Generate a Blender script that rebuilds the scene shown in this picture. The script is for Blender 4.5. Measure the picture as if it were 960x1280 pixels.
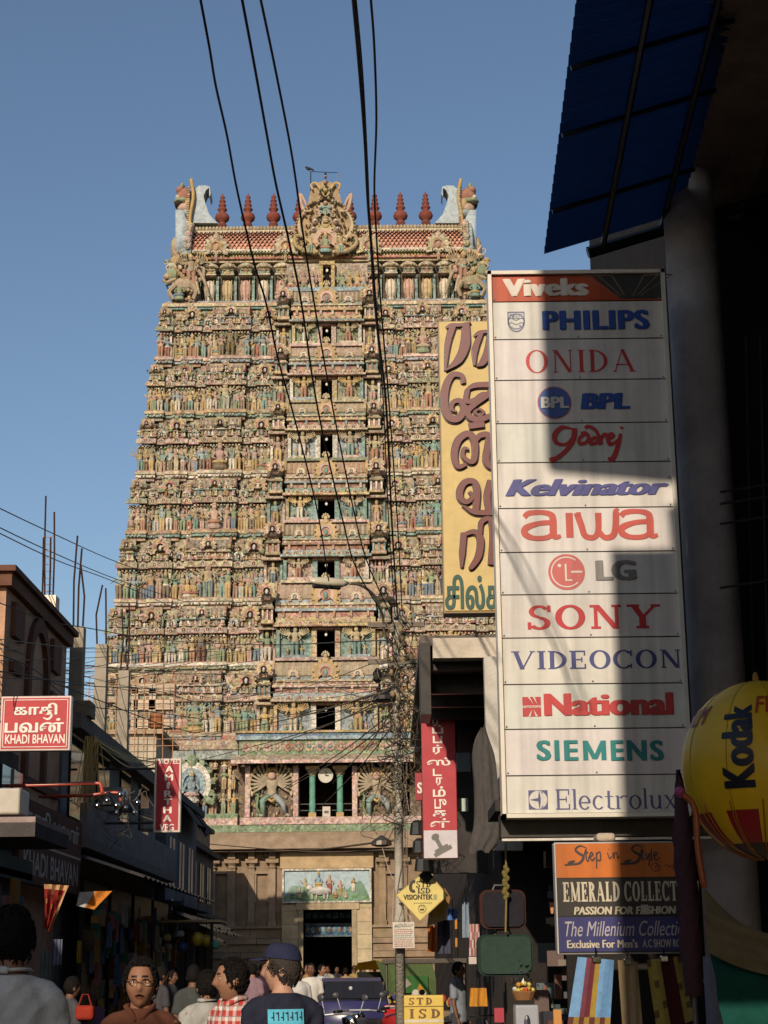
import bpy, bmesh, math, random
import numpy as np
from math import sin, cos, tan, pi, radians, atan2, sqrt
from mathutils import Vector, Matrix
for o in list(bpy.data.objects): bpy.data.objects.remove(o)
S = bpy.context.scene
COL = S.collection
rnd = random.Random(7)

# ------------------------------------------------------------------ camera, world, sun, exposure
FPX, TH, ROLL = 2140.0, radians(14.9), radians(0.62)
EYE = Vector((0, 0, 1.6))
_r0, _u0, _f0 = Vector((1, 0, 0)), Vector((0, -sin(TH), cos(TH))), Vector((0, cos(TH), sin(TH)))
CR = _r0 * cos(ROLL) - _u0 * sin(ROLL)
CU = _r0 * sin(ROLL) + _u0 * cos(ROLL)
cd = bpy.data.cameras.new('camera'); cam = bpy.data.objects.new('camera', cd); COL.objects.link(cam)
cd.sensor_fit = 'VERTICAL'; cd.sensor_height = 24.0; cd.lens = 24.0 * FPX / 1280.0
cd.clip_start = 0.05; cd.clip_end = 5000
m = Matrix.Identity(4)
for i in range(3):
    m[i][0], m[i][1], m[i][2], m[i][3] = CR[i], CU[i], -_f0[i], EYE[i]
cam.matrix_world = m
S.camera = cam

SUN_EL, SUN_AZ = radians(22), radians(14)          # sun behind the viewer, to the left
sun_dir = Vector((-sin(SUN_AZ) * cos(SUN_EL), -cos(SUN_AZ) * cos(SUN_EL), sin(SUN_EL)))
W = bpy.data.worlds.new("World"); S.world = W; W.use_nodes = True
wn = W.node_tree; bg = wn.nodes['Background']
sky = wn.nodes.new('ShaderNodeTexSky'); sky.sky_type = 'NISHITA'; sky.sun_disc = False
sky.sun_elevation = SUN_EL; sky.sun_rotation = atan2(sun_dir.x, sun_dir.y) % (2 * pi)
sky.air_density = 1.0; sky.dust_density = 1.0; sky.ozone_density = 2.0
wn.links.new(sky.outputs[0], bg.inputs[0]); bg.inputs[1].default_value = 0.105
sl = bpy.data.lights.new('sun', 'SUN'); sl.energy = 4.3; sl.angle = radians(0.53); sl.color = (1.0, 0.86, 0.69)
so = bpy.data.objects.new('sun', sl); COL.objects.link(so); so.rotation_euler = sun_dir.to_track_quat('Z', 'Y').to_euler()
so.location = (-30, -60, 60)
S.view_settings.view_transform = 'Standard'; S.view_settings.look = 'None'
S.view_settings.exposure = 0.0; S.view_settings.gamma = 1.0; S.view_settings.use_curve_mapping = False
S.cycles.max_bounces = 4; S.cycles.diffuse_bounces = 2; S.cycles.glossy_bounces = 2
S.cycles.use_denoising = True

# ------------------------------------------------------------------ helpers
def P(px, py, Y):
    """world point at distance Y down the street seen at photograph pixel (px, py)"""
    d = _f0 + CR * ((px - 480) / FPX) + CU * ((640 - py) / FPX)
    return EYE + d * (Y / d.y)
def PX(px, py, Y): return P(px, py, Y).x
def PZ(py, Y, px=480): return P(px, py, Y).z
def rect(x0, y0, x1, y1, Y):
    a, b, c, d = P(x0, y0, Y), P(x1, y0, Y), P(x1, y1, Y), P(x0, y1, Y)
    return (a.x + d.x) / 2, (c.z + d.z) / 2, (b.x + c.x) / 2, (a.z + b.z) / 2   # x0,z0,x1,z1

def mat(name, rough=0.8, metal=0.0, noise=0.25, scale=4.0, bump=0.0, bscale=40.0, spec=0.3, detail=4.0, trans=0.0):
    M = bpy.data.materials.new(name); M.use_nodes = True
    nt = M.node_tree; N = nt.nodes; L = nt.links; b = N['Principled BSDF']
    at = N.new('ShaderNodeAttribute'); at.attribute_name = 'col'
    tc = N.new('ShaderNodeTexCoord')
    out = at.outputs['Color']
    if noise > 0:
        n = N.new('ShaderNodeTexNoise'); n.inputs['Scale'].default_value = scale; n.inputs['Detail'].default_value = detail
        n.inputs['Roughness'].default_value = 0.7
        L.new(tc.outputs['Object'], n.inputs['Vector'])
        mr = N.new('ShaderNodeMapRange'); mr.inputs[1].default_value = 0.3; mr.inputs[2].default_value = 0.7
        mr.inputs[3].default_value = 1 - noise; mr.inputs[4].default_value = 1 + noise * 0.5
        L.new(n.outputs['Fac'], mr.inputs[0])
        mx = N.new('ShaderNodeVectorMath'); mx.operation = 'SCALE'
        L.new(out, mx.inputs[0]); L.new(mr.outputs[0], mx.inputs[3]); out = mx.outputs[0]
    L.new(out, b.inputs['Base Color'])
    b.inputs['Roughness'].default_value = rough; b.inputs['Metallic'].default_value = metal
    b.inputs['Specular IOR Level'].default_value = spec
    if trans: b.inputs['Transmission Weight'].default_value = trans
    if bump > 0:
        n2 = N.new('ShaderNodeTexNoise'); n2.inputs['Scale'].default_value = bscale; n2.inputs['Detail'].default_value = 3
        L.new(tc.outputs['Object'], n2.inputs['Vector'])
        bm = N.new('ShaderNodeBump'); bm.inputs['Strength'].default_value = bump; bm.inputs['Distance'].default_value = 0.02
        L.new(n2.outputs['Fac'], bm.inputs['Height']); L.new(bm.outputs[0], b.inputs['Normal'])
    return M
M_STUCCO = mat('weathered painted stucco', 0.88, noise=0.5, scale=2.2, bump=0.0, spec=0.12, detail=8)
def carve(M, scale, strength, dist, amt):
    """fine carved and repainted detail: cells of slightly different paint with grooves between them"""
    nt = M.node_tree; N = nt.nodes; L = nt.links; b = N['Principled BSDF']; src = b.inputs['Base Color'].links[0].from_socket
    tc = N.new('ShaderNodeTexCoord'); v = N.new('ShaderNodeTexVoronoi'); v.inputs['Scale'].default_value = scale; L.new(tc.outputs['Object'], v.inputs['Vector'])
    hs = N.new('ShaderNodeHueSaturation'); sp = N.new('ShaderNodeSeparateColor'); L.new(v.outputs['Color'], sp.inputs[0])
    for ch, inp, lo, hi in ((0, 'Hue', .5 - .05, .5 + .05), (1, 'Value', 1 - amt, 1 + amt), (2, 'Saturation', .6, 1.1)):
        mr = N.new('ShaderNodeMapRange'); mr.inputs[3].default_value = lo; mr.inputs[4].default_value = hi; L.new(sp.outputs[ch], mr.inputs[0]); L.new(mr.outputs[0], hs.inputs[inp])
    L.new(src, hs.inputs['Color']); L.new(hs.outputs[0], b.inputs['Base Color'])
    bp = N.new('ShaderNodeBump'); bp.inputs['Strength'].default_value = strength; bp.inputs['Distance'].default_value = dist; bp.invert = True; L.new(v.outputs['Distance'], bp.inputs['Height']); L.new(bp.outputs[0], b.inputs['Normal'])
carve(M_STUCCO, 8.0, .55, .07, .32)
M_SMOOTH = mat('smooth painted stucco', 0.8, noise=0.35, scale=3.0, bump=0.25, bscale=14, spec=0.15, detail=8)
M_STONE = mat('granite and sandstone', 0.9, noise=0.35, scale=1.6, bump=0.6, bscale=9, spec=0.15, detail=8)
M_PLASTER = mat('old plaster', 0.9, noise=0.4, scale=1.3, bump=0.4, bscale=25, spec=0.15, detail=8)
M_CONC = mat('raw concrete', 0.95, noise=0.35, scale=2.5, bump=0.5, bscale=30, spec=0.1, detail=8)
M_SIGN = mat('sign sheet', 0.42, noise=0.16, scale=1.6, spec=0.3, detail=10, bump=0.12, bscale=2.5)
M_SIGN_OLD = mat('dusty sign sheet', 0.55, noise=0.16, scale=5.0, spec=0.25, detail=8)
M_PAINT = mat('gloss paint', 0.3, noise=0.08, scale=5.0, spec=0.5)
M_PLASTIC = mat('plastic', 0.42, noise=0.12, scale=6.0, spec=0.4)
M_RUBBER = mat('rubber', 0.75, noise=0.2, scale=9.0, spec=0.2)
M_METAL = mat('dull metal', 0.45, metal=0.7, noise=0.25, scale=8.0)
M_CHROME = mat('chrome', 0.12, metal=1.0, noise=0.05)
M_GLASS = mat('dark glass', 0.06, noise=0.0, spec=0.6)
M_CLOTH = mat('cloth', 0.92, noise=0.18, scale=14.0, bump=0.25, bscale=60, spec=0.1)
M_SKIN = mat('skin', 0.55, noise=0.1, scale=20.0, spec=0.3)
M_HAIR = mat('hair', 0.7, noise=0.3, scale=70.0, bump=0.5, bscale=120, spec=0.06)
M_ASPH = mat('asphalt', 0.92, noise=0.3, scale=1.2, bump=0.5, bscale=60, spec=0.15, detail=10)
M_CABLE = mat('cable sheath', 0.6, noise=0.1, spec=0.2)

M_SHEET = mat('translucent plastic sheet', 0.4, noise=0.15, scale=3.0, spec=0.3)
_nt = M_SHEET.node_tree; _b = _nt.nodes['Principled BSDF']; _t = _nt.nodes.new('ShaderNodeBsdfTranslucent'); _m = _nt.nodes.new('ShaderNodeMixShader'); _m.inputs[0].default_value = .35
_nt.links.new(_b.inputs['Base Color'].links[0].from_socket, _t.inputs[0]); _nt.links.new(_b.outputs[0], _m.inputs[1]); _nt.links.new(_t.outputs[0], _m.inputs[2]); _nt.links.new(_m.outputs[0], _nt.nodes['Material Output'].inputs[0])
_nt = M_SIGN.node_tree; _b = _nt.nodes['Principled BSDF']; _s = _b.inputs['Base Color'].links[0].from_socket      # rain streaks and dust
_tc = _nt.nodes.new('ShaderNodeTexCoord'); _mp = _nt.nodes.new('ShaderNodeMapping'); _mp.inputs['Scale'].default_value = (9, 9, .55); _nz = _nt.nodes.new('ShaderNodeTexNoise'); _nz.inputs['Scale'].default_value = 1.0; _nz.inputs['Detail'].default_value = 6
_mr = _nt.nodes.new('ShaderNodeMapRange'); _mr.inputs[1].default_value = .42; _mr.inputs[2].default_value = .72; _mr.inputs[3].default_value = 1.0; _mr.inputs[4].default_value = .72
_vm = _nt.nodes.new('ShaderNodeVectorMath'); _vm.operation = 'SCALE'
_nt.links.new(_tc.outputs['Object'], _mp.inputs[0]); _nt.links.new(_mp.outputs[0], _nz.inputs['Vector']); _nt.links.new(_nz.outputs['Fac'], _mr.inputs[0]); _nt.links.new(_s, _vm.inputs[0]); _nt.links.new(_mr.outputs[0], _vm.inputs[3]); _nt.links.new(_vm.outputs[0], _b.inputs['Base Color'])
class MB:
    def __init__(s): s.v = []; s.f = []; s.c = []
    def n(s): return len(s.v)
    def face(s, idx, c): s.f.append(tuple(idx)); s.c.append(c)
    def poly(s, pts, c):
        b = len(s.v); s.v += [tuple(p) for p in pts]; s.face(range(b, b + len(pts)), c)
    def box(s, cx, cy, cz, sx, sy, sz, c, rz=0.0, taper=1.0, M=None):
        b = len(s.v); ca, sa = cos(rz), sin(rz)
        for z in (-1, 1):
            k = taper if z > 0 else 1.0
            for x, y in ((-1, -1), (1, -1), (1, 1), (-1, 1)):
                X, Y = x * sx / 2 * k, y * sy / 2 * k
                p = Vector((cx + X * ca - Y * sa, cy + X * sa + Y * ca, cz + z * sz / 2))
                if M is not None: p = M @ p
                s.v.append(tuple(p))
        for q in ((3, 2, 1, 0), (4, 5, 6, 7), (0, 1, 5, 4), (1, 2, 6, 5), (2, 3, 7, 6), (3, 0, 4, 7)):
            s.face([b + i for i in q], c)
    def bx(s, x0, x1, y0, y1, z0, z1, c): s.box((x0 + x1) / 2, (y0 + y1) / 2, (z0 + z1) / 2, abs(x1 - x0), abs(y1 - y0), abs(z1 - z0), c)
    def bbox(s, x0, x1, y0, y1, z0, z1, c, r=0.02):
        """box with bevelled vertical and horizontal edges"""
        bm = bmesh.new(); bmesh.ops.create_cube(bm, size=1)
        for v in bm.verts: v.co = Vector(((x0 + x1) / 2 + v.co.x * (x1 - x0), (y0 + y1) / 2 + v.co.y * (y1 - y0), (z0 + z1) / 2 + v.co.z * (z1 - z0)))
        bmesh.ops.bevel(bm, geom=list(bm.edges), offset=r, segments=3, affect='EDGES', profile=0.5)
        s.bm(bm, c)
    def bm(s, bm, c, M=None):
        b = len(s.v); bm.verts.ensure_lookup_table(); bm.verts.index_update()
        for v in bm.verts: s.v.append(tuple(M @ v.co) if M is not None else tuple(v.co))
        for f in bm.faces: s.face([b + v.index for v in f.verts], c)
        bm.free()
    def lathe(s, prof, n, c, cx=0, cy=0, cz=0, sx=1.0, sy=1.0, cols=None, M=None, cap=True, rot=0.0):
        b = len(s.v)
        for (r, z) in prof:
            for i in range(n):
                a = 2 * pi * i / n + rot
                p = Vector((cx + cos(a) * r * sx, cy + sin(a) * r * sy, cz + z))
                s.v.append(tuple(M @ p) if M is not None else tuple(p))
        for k in range(len(prof) - 1):
            cc = cols[k] if cols else c
            for i in range(n):
                j = (i + 1) % n
                s.face((b + k * n + i, b + k * n + j, b + (k + 1) * n + j, b + (k + 1) * n + i), cc)
        if cap:
            s.face([b + i for i in reversed(range(n))], cols[0] if cols else c)
            t = b + (len(prof) - 1) * n
            s.face([t + i for i in range(n)], cols[-1] if cols else c)
    def tube(s, path, r, c, n=6, cap=True, closed=False):
        path = [Vector(p) for p in path]; N = len(path)
        R = r if isinstance(r, (list, tuple)) else [r] * N
        b = len(s.v); nrm = None
        for i, p in enumerate(path):
            if closed: t = path[(i + 1) % N] - path[i - 1]
            else: t = path[min(i + 1, N - 1)] - path[max(i - 1, 0)]
            if t.length < 1e-9: t = Vector((0, 0, 1))
            t.normalize()
            if nrm is None:
                nrm = t.orthogonal().normalized()
            else:
                nrm = nrm - t * nrm.dot(t)
                nrm = nrm.normalized() if nrm.length > 1e-6 else t.orthogonal().normalized()
            bi = t.cross(nrm)
            rr = R[i]; ra, rb = rr if isinstance(rr, tuple) else (rr, rr)
            for k in range(n):
                a = 2 * pi * k / n
                s.v.append(tuple(p + nrm * (cos(a) * ra) + bi * (sin(a) * rb)))
        for i in range(N if closed else N - 1):
            i2 = (i + 1) % N
            for k in range(n):
                j = (k + 1) % n
                s.face((b + i * n + k, b + i * n + j, b + i2 * n + j, b + i2 * n + k), c)
        if cap and not closed:
            s.face([b + k for k in reversed(range(n))], c); t = b + (N - 1) * n
            s.face([t + k for k in range(n)], c)
    def ell(s, cx, cy, cz, rx, ry, rz, c, n=10, m=7, M=None):
        prof = [(sin(pi * k / m), -cos(pi * k / m)) for k in range(m + 1)]
        prof[0] = (0.02, -1); prof[-1] = (0.02, 1)
        b = len(s.v)
        for (r, z) in prof:
            for i in range(n):
                a = 2 * pi * i / n
                p = Vector((cx + cos(a) * r * rx, cy + sin(a) * r * ry, cz + z * rz))
                s.v.append(tuple(M @ p) if M is not None else tuple(p))
        for k in range(m):
            for i in range(n):
                j = (i + 1) % n
                s.face((b + k * n + i, b + k * n + j, b + (k + 1) * n + j, b + (k + 1) * n + i), c)
    def prism(s, pts, y0, y1, c, M=None):
        """polygon given in x,z pushed from y0 (front) to y1"""
        b = len(s.v); n = len(pts)
        for y in (y0, y1):
            for (x, z) in pts:
                p = Vector((x, y, z)); s.v.append(tuple(M @ p) if M is not None else tuple(p))
        s.face([b + i for i in range(n)], c); s.face([b + n + i for i in reversed(range(n))], c)
        for i in range(n):
            j = (i + 1) % n; s.face((b + i, b + n + i, b + n + j, b + j), c)
    def add(s, T, x, y, z, k, pal, flip=False, ry=1.0, kx=None, rz=0.0):
        b = len(s.v); V = np.array(T.v, dtype=float)
        V = V * np.array([(kx or k) * (-1 if flip else 1), k * ry, k])
        if rz:
            ca, sa = cos(rz), sin(rz); X = V[:, 0] * ca - V[:, 1] * sa; Y = V[:, 0] * sa + V[:, 1] * ca
            V = np.stack([X, Y, V[:, 2]], 1)
        V = V + np.array([x, y, z])
        s.v += [tuple(q) for q in V.tolist()]
        for f, c in zip(T.f, T.c):
            s.f.append(tuple(b + i for i in (reversed(f) if flip else f))); s.c.append(pal[c] if isinstance(c, int) else c)
    def build(s, name, material, parent=None, local=False, smooth=False, kind=None, label=None, fix=False):
        me = bpy.data.meshes.new(name)
        V = s.v
        if parent is not None and not local:
            L = parent.location
            p = parent.parent
            off = Vector(L)
            while p is not None: off = off + Vector(p.location); p = p.parent
            V = [(a - off.x, b - off.y, c - off.z) for a, b, c in V]
        me.from_pydata(V, [], s.f)
        set_col(me, s.c)
        me.materials.append(material)
        if smooth: me.polygons.foreach_set('use_smooth', [True] * len(me.polygons))
        if fix:
            bm = bmesh.new(); bm.from_mesh(me); bmesh.ops.recalc_face_normals(bm, faces=bm.faces); bm.to_mesh(me); bm.free()
        o = bpy.data.objects.new(name, me); COL.objects.link(o)
        if parent is not None: o.parent = parent
        if kind: o['kind'] = kind
        if label: o['label'] = label
        return o
def set_col(me, cols):
    at = me.color_attributes.new('col', 'FLOAT_COLOR', 'CORNER')
    n = np.array([p.loop_total for p in me.polygons]); a = np.array([(c[0], c[1], c[2], 1.0) for c in cols], dtype=np.float32)
    if len(a): at.data.foreach_set('color', np.repeat(a, n, axis=0).ravel())

def thing(name, label, cat, loc=(0, 0, 0), group=None, rz=0.0):
    o = bpy.data.objects.new(name, None); COL.objects.link(o); o.location = loc; o.rotation_euler = (0, 0, rz)
    o.empty_display_size = 0.2
    return tag(o, label, cat, group)
def tag(o, label, cat, group=None):
    o['label'] = label; o['category'] = cat
    if group: o['group'] = group
    return o
def struct(mb, name, material):
    o = mb.build(name, material); o['kind'] = 'structure'; return o
def origin(o, loc):
    """move a world-built single mesh's origin to loc without moving it"""
    loc = Vector(loc); o.data.transform(Matrix.Translation(-loc)); o.location = loc; return o
def copy_tree(o, parent=None):
    c = o.copy(); COL.objects.link(c)
    if parent is not None: c.parent = parent
    for ch in list(o.children): copy_tree(ch, c)
    return c

# ------------------------------------------------------------------ lettering
def _font_mesh(s, bold=0.0, shear=0.0, spacing=1.0):
    """outline of the built-in face; heavy weights are layered copies so that counters stay open"""
    off = 0.0 if 'M' in s else 0.012
    if 'M' in s and bold <= 0.026: bold = max(bold, 0.0) and 0.03
    if bold <= 0.026: return _font_one(s, bold, shear, spacing)
    e = bold - 0.008; X, Yv, Fs, L = [], [], [], []
    x, y, F, l = _font_one(s, off, shear, spacing * (1 + bold * .5)); n = 0
    for k, (dx, dy) in enumerate(((-e, 0), (0, .008), (e, 0), (-e * .5, -.004), (e * .5, .004))):
        X.append(x + dx); Yv.append(y + dy); L.append(l + 6 * k); Fs += [tuple(i + n for i in f) for f in F]; n += len(x)
    return np.concatenate(X), np.concatenate(Yv), Fs, np.concatenate(L)
def _font_one(s, bold=0.0, shear=0.0, spacing=1.0):
    cu = bpy.data.curves.new('lettering', 'FONT'); cu.body = s; cu.size = 1.0; cu.offset = bold; cu.shear = shear
    cu.space_character = spacing; cu.resolution_u = 4
    o = bpy.data.objects.new('lettering', cu); COL.objects.link(o)
    dg = bpy.context.evaluated_depsgraph_get(); me = o.evaluated_get(dg).to_mesh()
    V = np.array([v.co[:] for v in me.vertices]).reshape(-1, 3); Fs = [tuple(p.vertices) for p in me.polygons]
    o.evaluated_get(dg).to_mesh_clear(); bpy.data.objects.remove(o); bpy.data.curves.remove(cu)
    par = list(range(len(V)))
    def find(a):
        while par[a] != a: par[a] = par[par[a]]; a = par[a]
        return a
    for f in Fs:
        for i in f[1:]: par[find(i)] = find(f[0])
    ids = {}
    lay = [ids.setdefault(find(i), len(ids)) for i in range(len(V))]
    return V[:, 0], V[:, 1], Fs, np.array(lay) % 6
def put_text(mb, s, box, c, Y, bold=0.0, shear=0.0, spacing=1.0, M=None, gap=0.004, vert=False, keep=False, rot=0.0, warp=None):
    """letters fitted to the box (x0,z0,x1,z1) on the plane y=Y, facing the viewer"""
    x, y, Fs, lay = _font_mesh(s, bold, shear, spacing) if not isinstance(s, tuple) else s
    x = x - x.min(); y = y - y.min(); w, h = x.max(), y.max()
    u, v = x / w, y / h
    if rot == 90: u, v = 1 - v, u
    x0, z0, x1, z1 = box
    b = len(mb.v)
    for a, d, l in zip(u, v, lay):
        p = Vector((x0 + a * (x1 - x0), Y - gap - 0.0003 * l, z0 + d * (z1 - z0)))
        if warp is not None: p = warp(p)
        mb.v.append(tuple(M @ p) if M is not None else tuple(p))
    for f in Fs: mb.face([b + i for i in f], c)
# a small slab-serif face: glyphs as strokes on a unit cap height
def _arc(cx, cy, rx, ry, a0, a1, wh, wv, n=20):
    P_ = []
    for k in range(n + 1):
        a = radians(a0 + (a1 - a0) * k / n); P_.append((cx + rx * cos(a), cy + ry * sin(a)))
    for k in range(n, -1, -1):
        a = radians(a0 + (a1 - a0) * k / n); P_.append((cx + (rx - wv) * cos(a), cy + (ry - wh) * sin(a)))
    return ('ring', P_, n)
def serif_mesh(s, w=0.17, t=0.08, sl=0.09, st=0.06, track=0.1, slab=None):
    """w: thick stem, t: thin stroke, sl: serif overhang, st: serif thickness"""
    polys = []; x = 0.0
    def L(x0, y0, x1, y1, ww): return ('q', [(x0 - ww / 2, y0), (x0 + ww / 2, y0), (x1 + ww / 2, y1), (x1 - ww / 2, y1)])
    def SF(xc, y, ww): return ('q', [(xc - ww / 2 - sl, y), (xc + ww / 2 + sl, y), (xc + ww / 2 + sl, y + st), (xc - ww / 2 - sl, y + st)])
    def H(x0, x1, y, tt): return ('q', [(x0, y), (x1, y), (x1, y + tt), (x0, y + tt)])
    for ch in s:
        g = []; a = w / 2 + sl
        if ch == ' ': x += 0.4; continue
        if ch == 'I': g = [L(a, 0, a, 1, w), SF(a, 0, w), SF(a, 1 - st, w)]; W_ = 2 * a
        elif ch == 'N':
            b = a + 0.62; g = [L(a, 0, a, 1, t), L(b, 0, b, 1, t), L(a + .02, 1, b - .02, 0, w), SF(a, 0, t), SF(b, 1 - st, t), SF(a - .03, 1 - st, t)]; W_ = b + a
        elif ch == 'D': g = [L(a, 0, a, 1, w), _arc(a, .5, .62, .5, -90, 90, t, w), H(a - w / 2 - sl, a, 0, st), H(a - w / 2 - sl, a, 1 - st, st)]; W_ = a + .64
        elif ch == 'A':
            b = .44; g = [L(a * .8, 0, b, 1, t), L(b * 2 - a * .3, 0, b, 1, w), H(a, b * 2 - a * .6, .3, t), SF(a * .8, 0, t), SF(b * 2 - a * .3, 0, w)]; W_ = b * 2 + .1
        elif ch == 'O': g = [_arc(.45, .5, .45, .52, 0, 360, t, w, 36)]; W_ = .9
        elif ch == 'V':
            b = .46; g = [L(a, 1, b, 0, w), L(.9, 1, b, 0, t), SF(a, 1 - st, w), SF(.9, 1 - st, t)]; W_ = 1.0
        elif ch == 'Y':
            b = .46; g = [L(a, 1, b, .45, w), L(.86, 1, b, .45, t), L(b, 0, b, .48, w), SF(a, 1 - st, w), SF(.86, 1 - st, t), SF(b, 0, w)]; W_ = .98
        elif ch == 'E': g = [L(a, 0, a, 1, w), H(a - w / 2 - sl, .68, 0, t), H(a - w / 2 - sl, .66, 1 - t, t), H(a, .54, .47, t), L(.66, 0, .66, .27, t), L(.64, .73, .64, 1, t), L(.52, .36, .52, .64, t * .8)]; W_ = .74
        elif ch == 'L': g = [L(a, 0, a, 1, w), SF(a, 1 - st, w), H(a - w / 2 - sl, .66, 0, t), L(.63, 0, .63, .3, t)]; W_ = .72
        elif ch == 'C': g = [_arc(.45, .5, .45, .52, 42, 318, t, w, 28), L(.77, .68, .77, 1, t), L(.77, .0, .77, .26, t * .8)]; W_ = .86
        elif ch == 'S':
            g = [_arc(.33, .74, .31, .275, 25, 270, t, w * .8), _arc(.33, .255, .33, .275, -155, 90, t, w * .9), L(.62, .72, .62, 1, t), L(.03, 0, .03, .3, t)]; W_ = .68
        elif ch == 'M':
            b = a + .78; g = [L(a, 0, a, 1, t), L(b, 0, b, 1, w), L(a, 1, (a + b) / 2, .05, w), L(b, 1, (a + b) / 2, .05, t), SF(a, 0, t), SF(b, 0, w), SF(a, 1 - st, t), SF(b, 1 - st, w)]; W_ = b + a
        elif ch == 'R': g = [L(a, 0, a, 1, w), _arc(a, .745, .5, .255, -90, 90, t, w), H(a - w / 2 - sl, a, 1 - st, st), SF(a, 0, w), L(.42, .5, .68, 0, w), SF(.7, 0, w * .6)]; W_ = .82
        elif ch == 'T': g = [L(.42, 0, .42, 1, w), SF(.42, 0, w), H(.0, .84, 1 - t, t), L(.04, .72, .04, 1, t), L(.8, .72, .8, 1, t)]; W_ = .84
        elif ch == 'l': g = [L(a, 0, a, 1, w), SF(a, 0, w), H(a - w / 2 - sl, a, 1 - st, st)]; W_ = 2 * a
        elif ch == 'e': g = [_arc(.3, .33, .3, .35, 0, 320, t, w, 26), H(.05, .58, .3, t)]; W_ = .62
        elif ch == 'c': g = [_arc(.3, .33, .3, .35, 45, 318, t, w, 24)]; W_ = .54
        elif ch == 't': g = [L(.2, .1, .2, .9, w), H(.02, .44, .6, st), _arc(.38, .17, .27, .19, 180, 300, t, w, 10)]; W_ = .46
        elif ch == 'r': g = [L(a, 0, a, .66, w), SF(a, 0, w), _arc(.44, .4, .28, .27, 50, 150, t, w * .8, 10), H(a - w / 2 - sl, a, .66 - st, st)]; W_ = .6
        elif ch == 'o': g = [_arc(.31, .33, .31, .35, 0, 360, t, w, 30)]; W_ = .62
        elif ch == 'u': g = [L(a, .25, a, .66, w), _arc(a + .2, .27, .2 + w / 2, .29, 180, 360, t, w, 14), L(a + .4, 0, a + .4, .66, w), H(a - w / 2 - sl, a, .66 - st, st), H(a + .3, a + .4, .66 - st, st), H(a + .4, a + .4 + w / 2 + sl, 0, st)]; W_ = 2 * a + .42
        elif ch == 'x': g = [L(.1, .66, .52, 0, w), L(.52, .66, .1, 0, t), SF(.1, .66 - st, t), SF(.52, .66 - st, t), SF(.1, 0, t), SF(.52, 0, t)]; W_ = .66
        for it in g: polys.append((it, x))
        x += W_ + track
    X, Yv, Fs, lay = [], [], [], []
    for k, (it, ox) in enumerate(polys):
        b = len(X); pts = it[1]
        for (a, d) in pts: X.append(a + ox); Yv.append(d); lay.append(k % 7)
        if it[0] == 'q': Fs.append((b, b + 1, b + 2, b + 3))
        else:
            n = it[2]; m_ = 2 * n + 1
            for i in range(n): Fs.append((b + i, b + i + 1, b + m_ - i - 1, b + m_ - i))
    return np.array(X), np.array(Yv), Fs, np.array(lay)
def bez(pts, n=10):
    """smooth curve through the points (Catmull-Rom)"""
    pts = [Vector(p) for p in pts]; Q = [pts[0] * 2 - pts[1]] + pts + [pts[-1] * 2 - pts[-2]]; out = []
    for i in range(1, len(Q) - 2):
        for k in range(n):
            t = k / n; a, b, c, d = Q[i - 1], Q[i], Q[i + 1], Q[i + 2]
            out.append(0.5 * ((2 * b) + (c - a) * t + (2 * a - 5 * b + 4 * c - d) * t * t + (3 * b - a - 3 * c + d) * t ** 3))
    out.append(pts[-1]); return out
def ribbon(mb, pts, w, c, Y, box, gap=0.004, n=8):
    """brush stroke: pts in unit square -> box on plane y=Y; w in metres (scalar or list)"""
    x0, z0, x1, z1 = box
    q = bez([(x0 + a * (x1 - x0), 0, z0 + d * (z1 - z0)) for a, d in pts], n); N = len(q); b = len(mb.v)
    for i, p in enumerate(q):
        t = (q[min(i + 1, N - 1)] - q[max(i - 1, 0)]).normalized(); nn = Vector((-t.z, 0, t.x))
        u = i / (N - 1)
        ww = w if not isinstance(w, (list, tuple)) else float(np.interp(u, np.linspace(0, 1, len(w)), w))
        for sgn in (1, -1):
            r = p + nn * (ww / 2 * sgn); mb.v.append((r.x, Y - gap - 0.00004 * i, r.z))
    for i in range(N - 1): mb.face((b + 2 * i, b + 2 * i + 1, b + 2 * i + 3, b + 2 * i + 2), c)
def ribbon3(mb, pts, w, c, Y, depth, back=0.0):
    """raised brush stroke with side walls: pts are world (x, z)"""
    q = bez([(a, 0, d) for a, d in pts], 6); N = len(q); b = len(mb.v)
    for i, p in enumerate(q):
        t = (q[min(i + 1, N - 1)] - q[max(i - 1, 0)]).normalized(); nn = Vector((-t.z, 0, t.x)); u = i / (N - 1)
        ww = w if not isinstance(w, (list, tuple)) else float(np.interp(u, np.linspace(0, 1, len(w)), w))
        for sgn, yy in ((1, Y - depth), (-1, Y - depth), (1, Y - back), (-1, Y - back)):
            r = p + nn * (ww / 2 * sgn); mb.v.append((r.x, yy - 0.00004 * i, r.z))
    for i in range(N - 1):
        k = b + 4 * i
        mb.face((k, k + 1, k + 5, k + 4), c); mb.face((k, k + 4, k + 6, k + 2), c); mb.face((k + 1, k + 3, k + 7, k + 5), c)
    mb.face((b, b + 2, b + 3, b + 1), c); k = b + 4 * (N - 1); mb.face((k, k + 1, k + 3, k + 2), c)
def disc(mb, cx, cz, r, c, Y, gap=0.004, n=36, r2=0.0, a0=0, a1=360):
    b = len(mb.v); k = n + 1
    for i in range(k):
        a = radians(a0 + (a1 - a0) * i / n); mb.v.append((cx + cos(a) * r, Y - gap, cz + sin(a) * r))
        mb.v.append((cx + cos(a) * r2, Y - gap, cz + sin(a) * r2))
    for i in range(n): mb.face((b + 2 * i, b + 2 * i + 2, b + 2 * i + 3, b + 2 * i + 1), c)
def plate(mb, x0, z0, x1, z1, Y, c, gap=0.002):
    mb.poly([(x0, Y - gap, z0), (x1, Y - gap, z0), (x1, Y - gap, z1), (x0, Y - gap, z1)], c)

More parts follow.
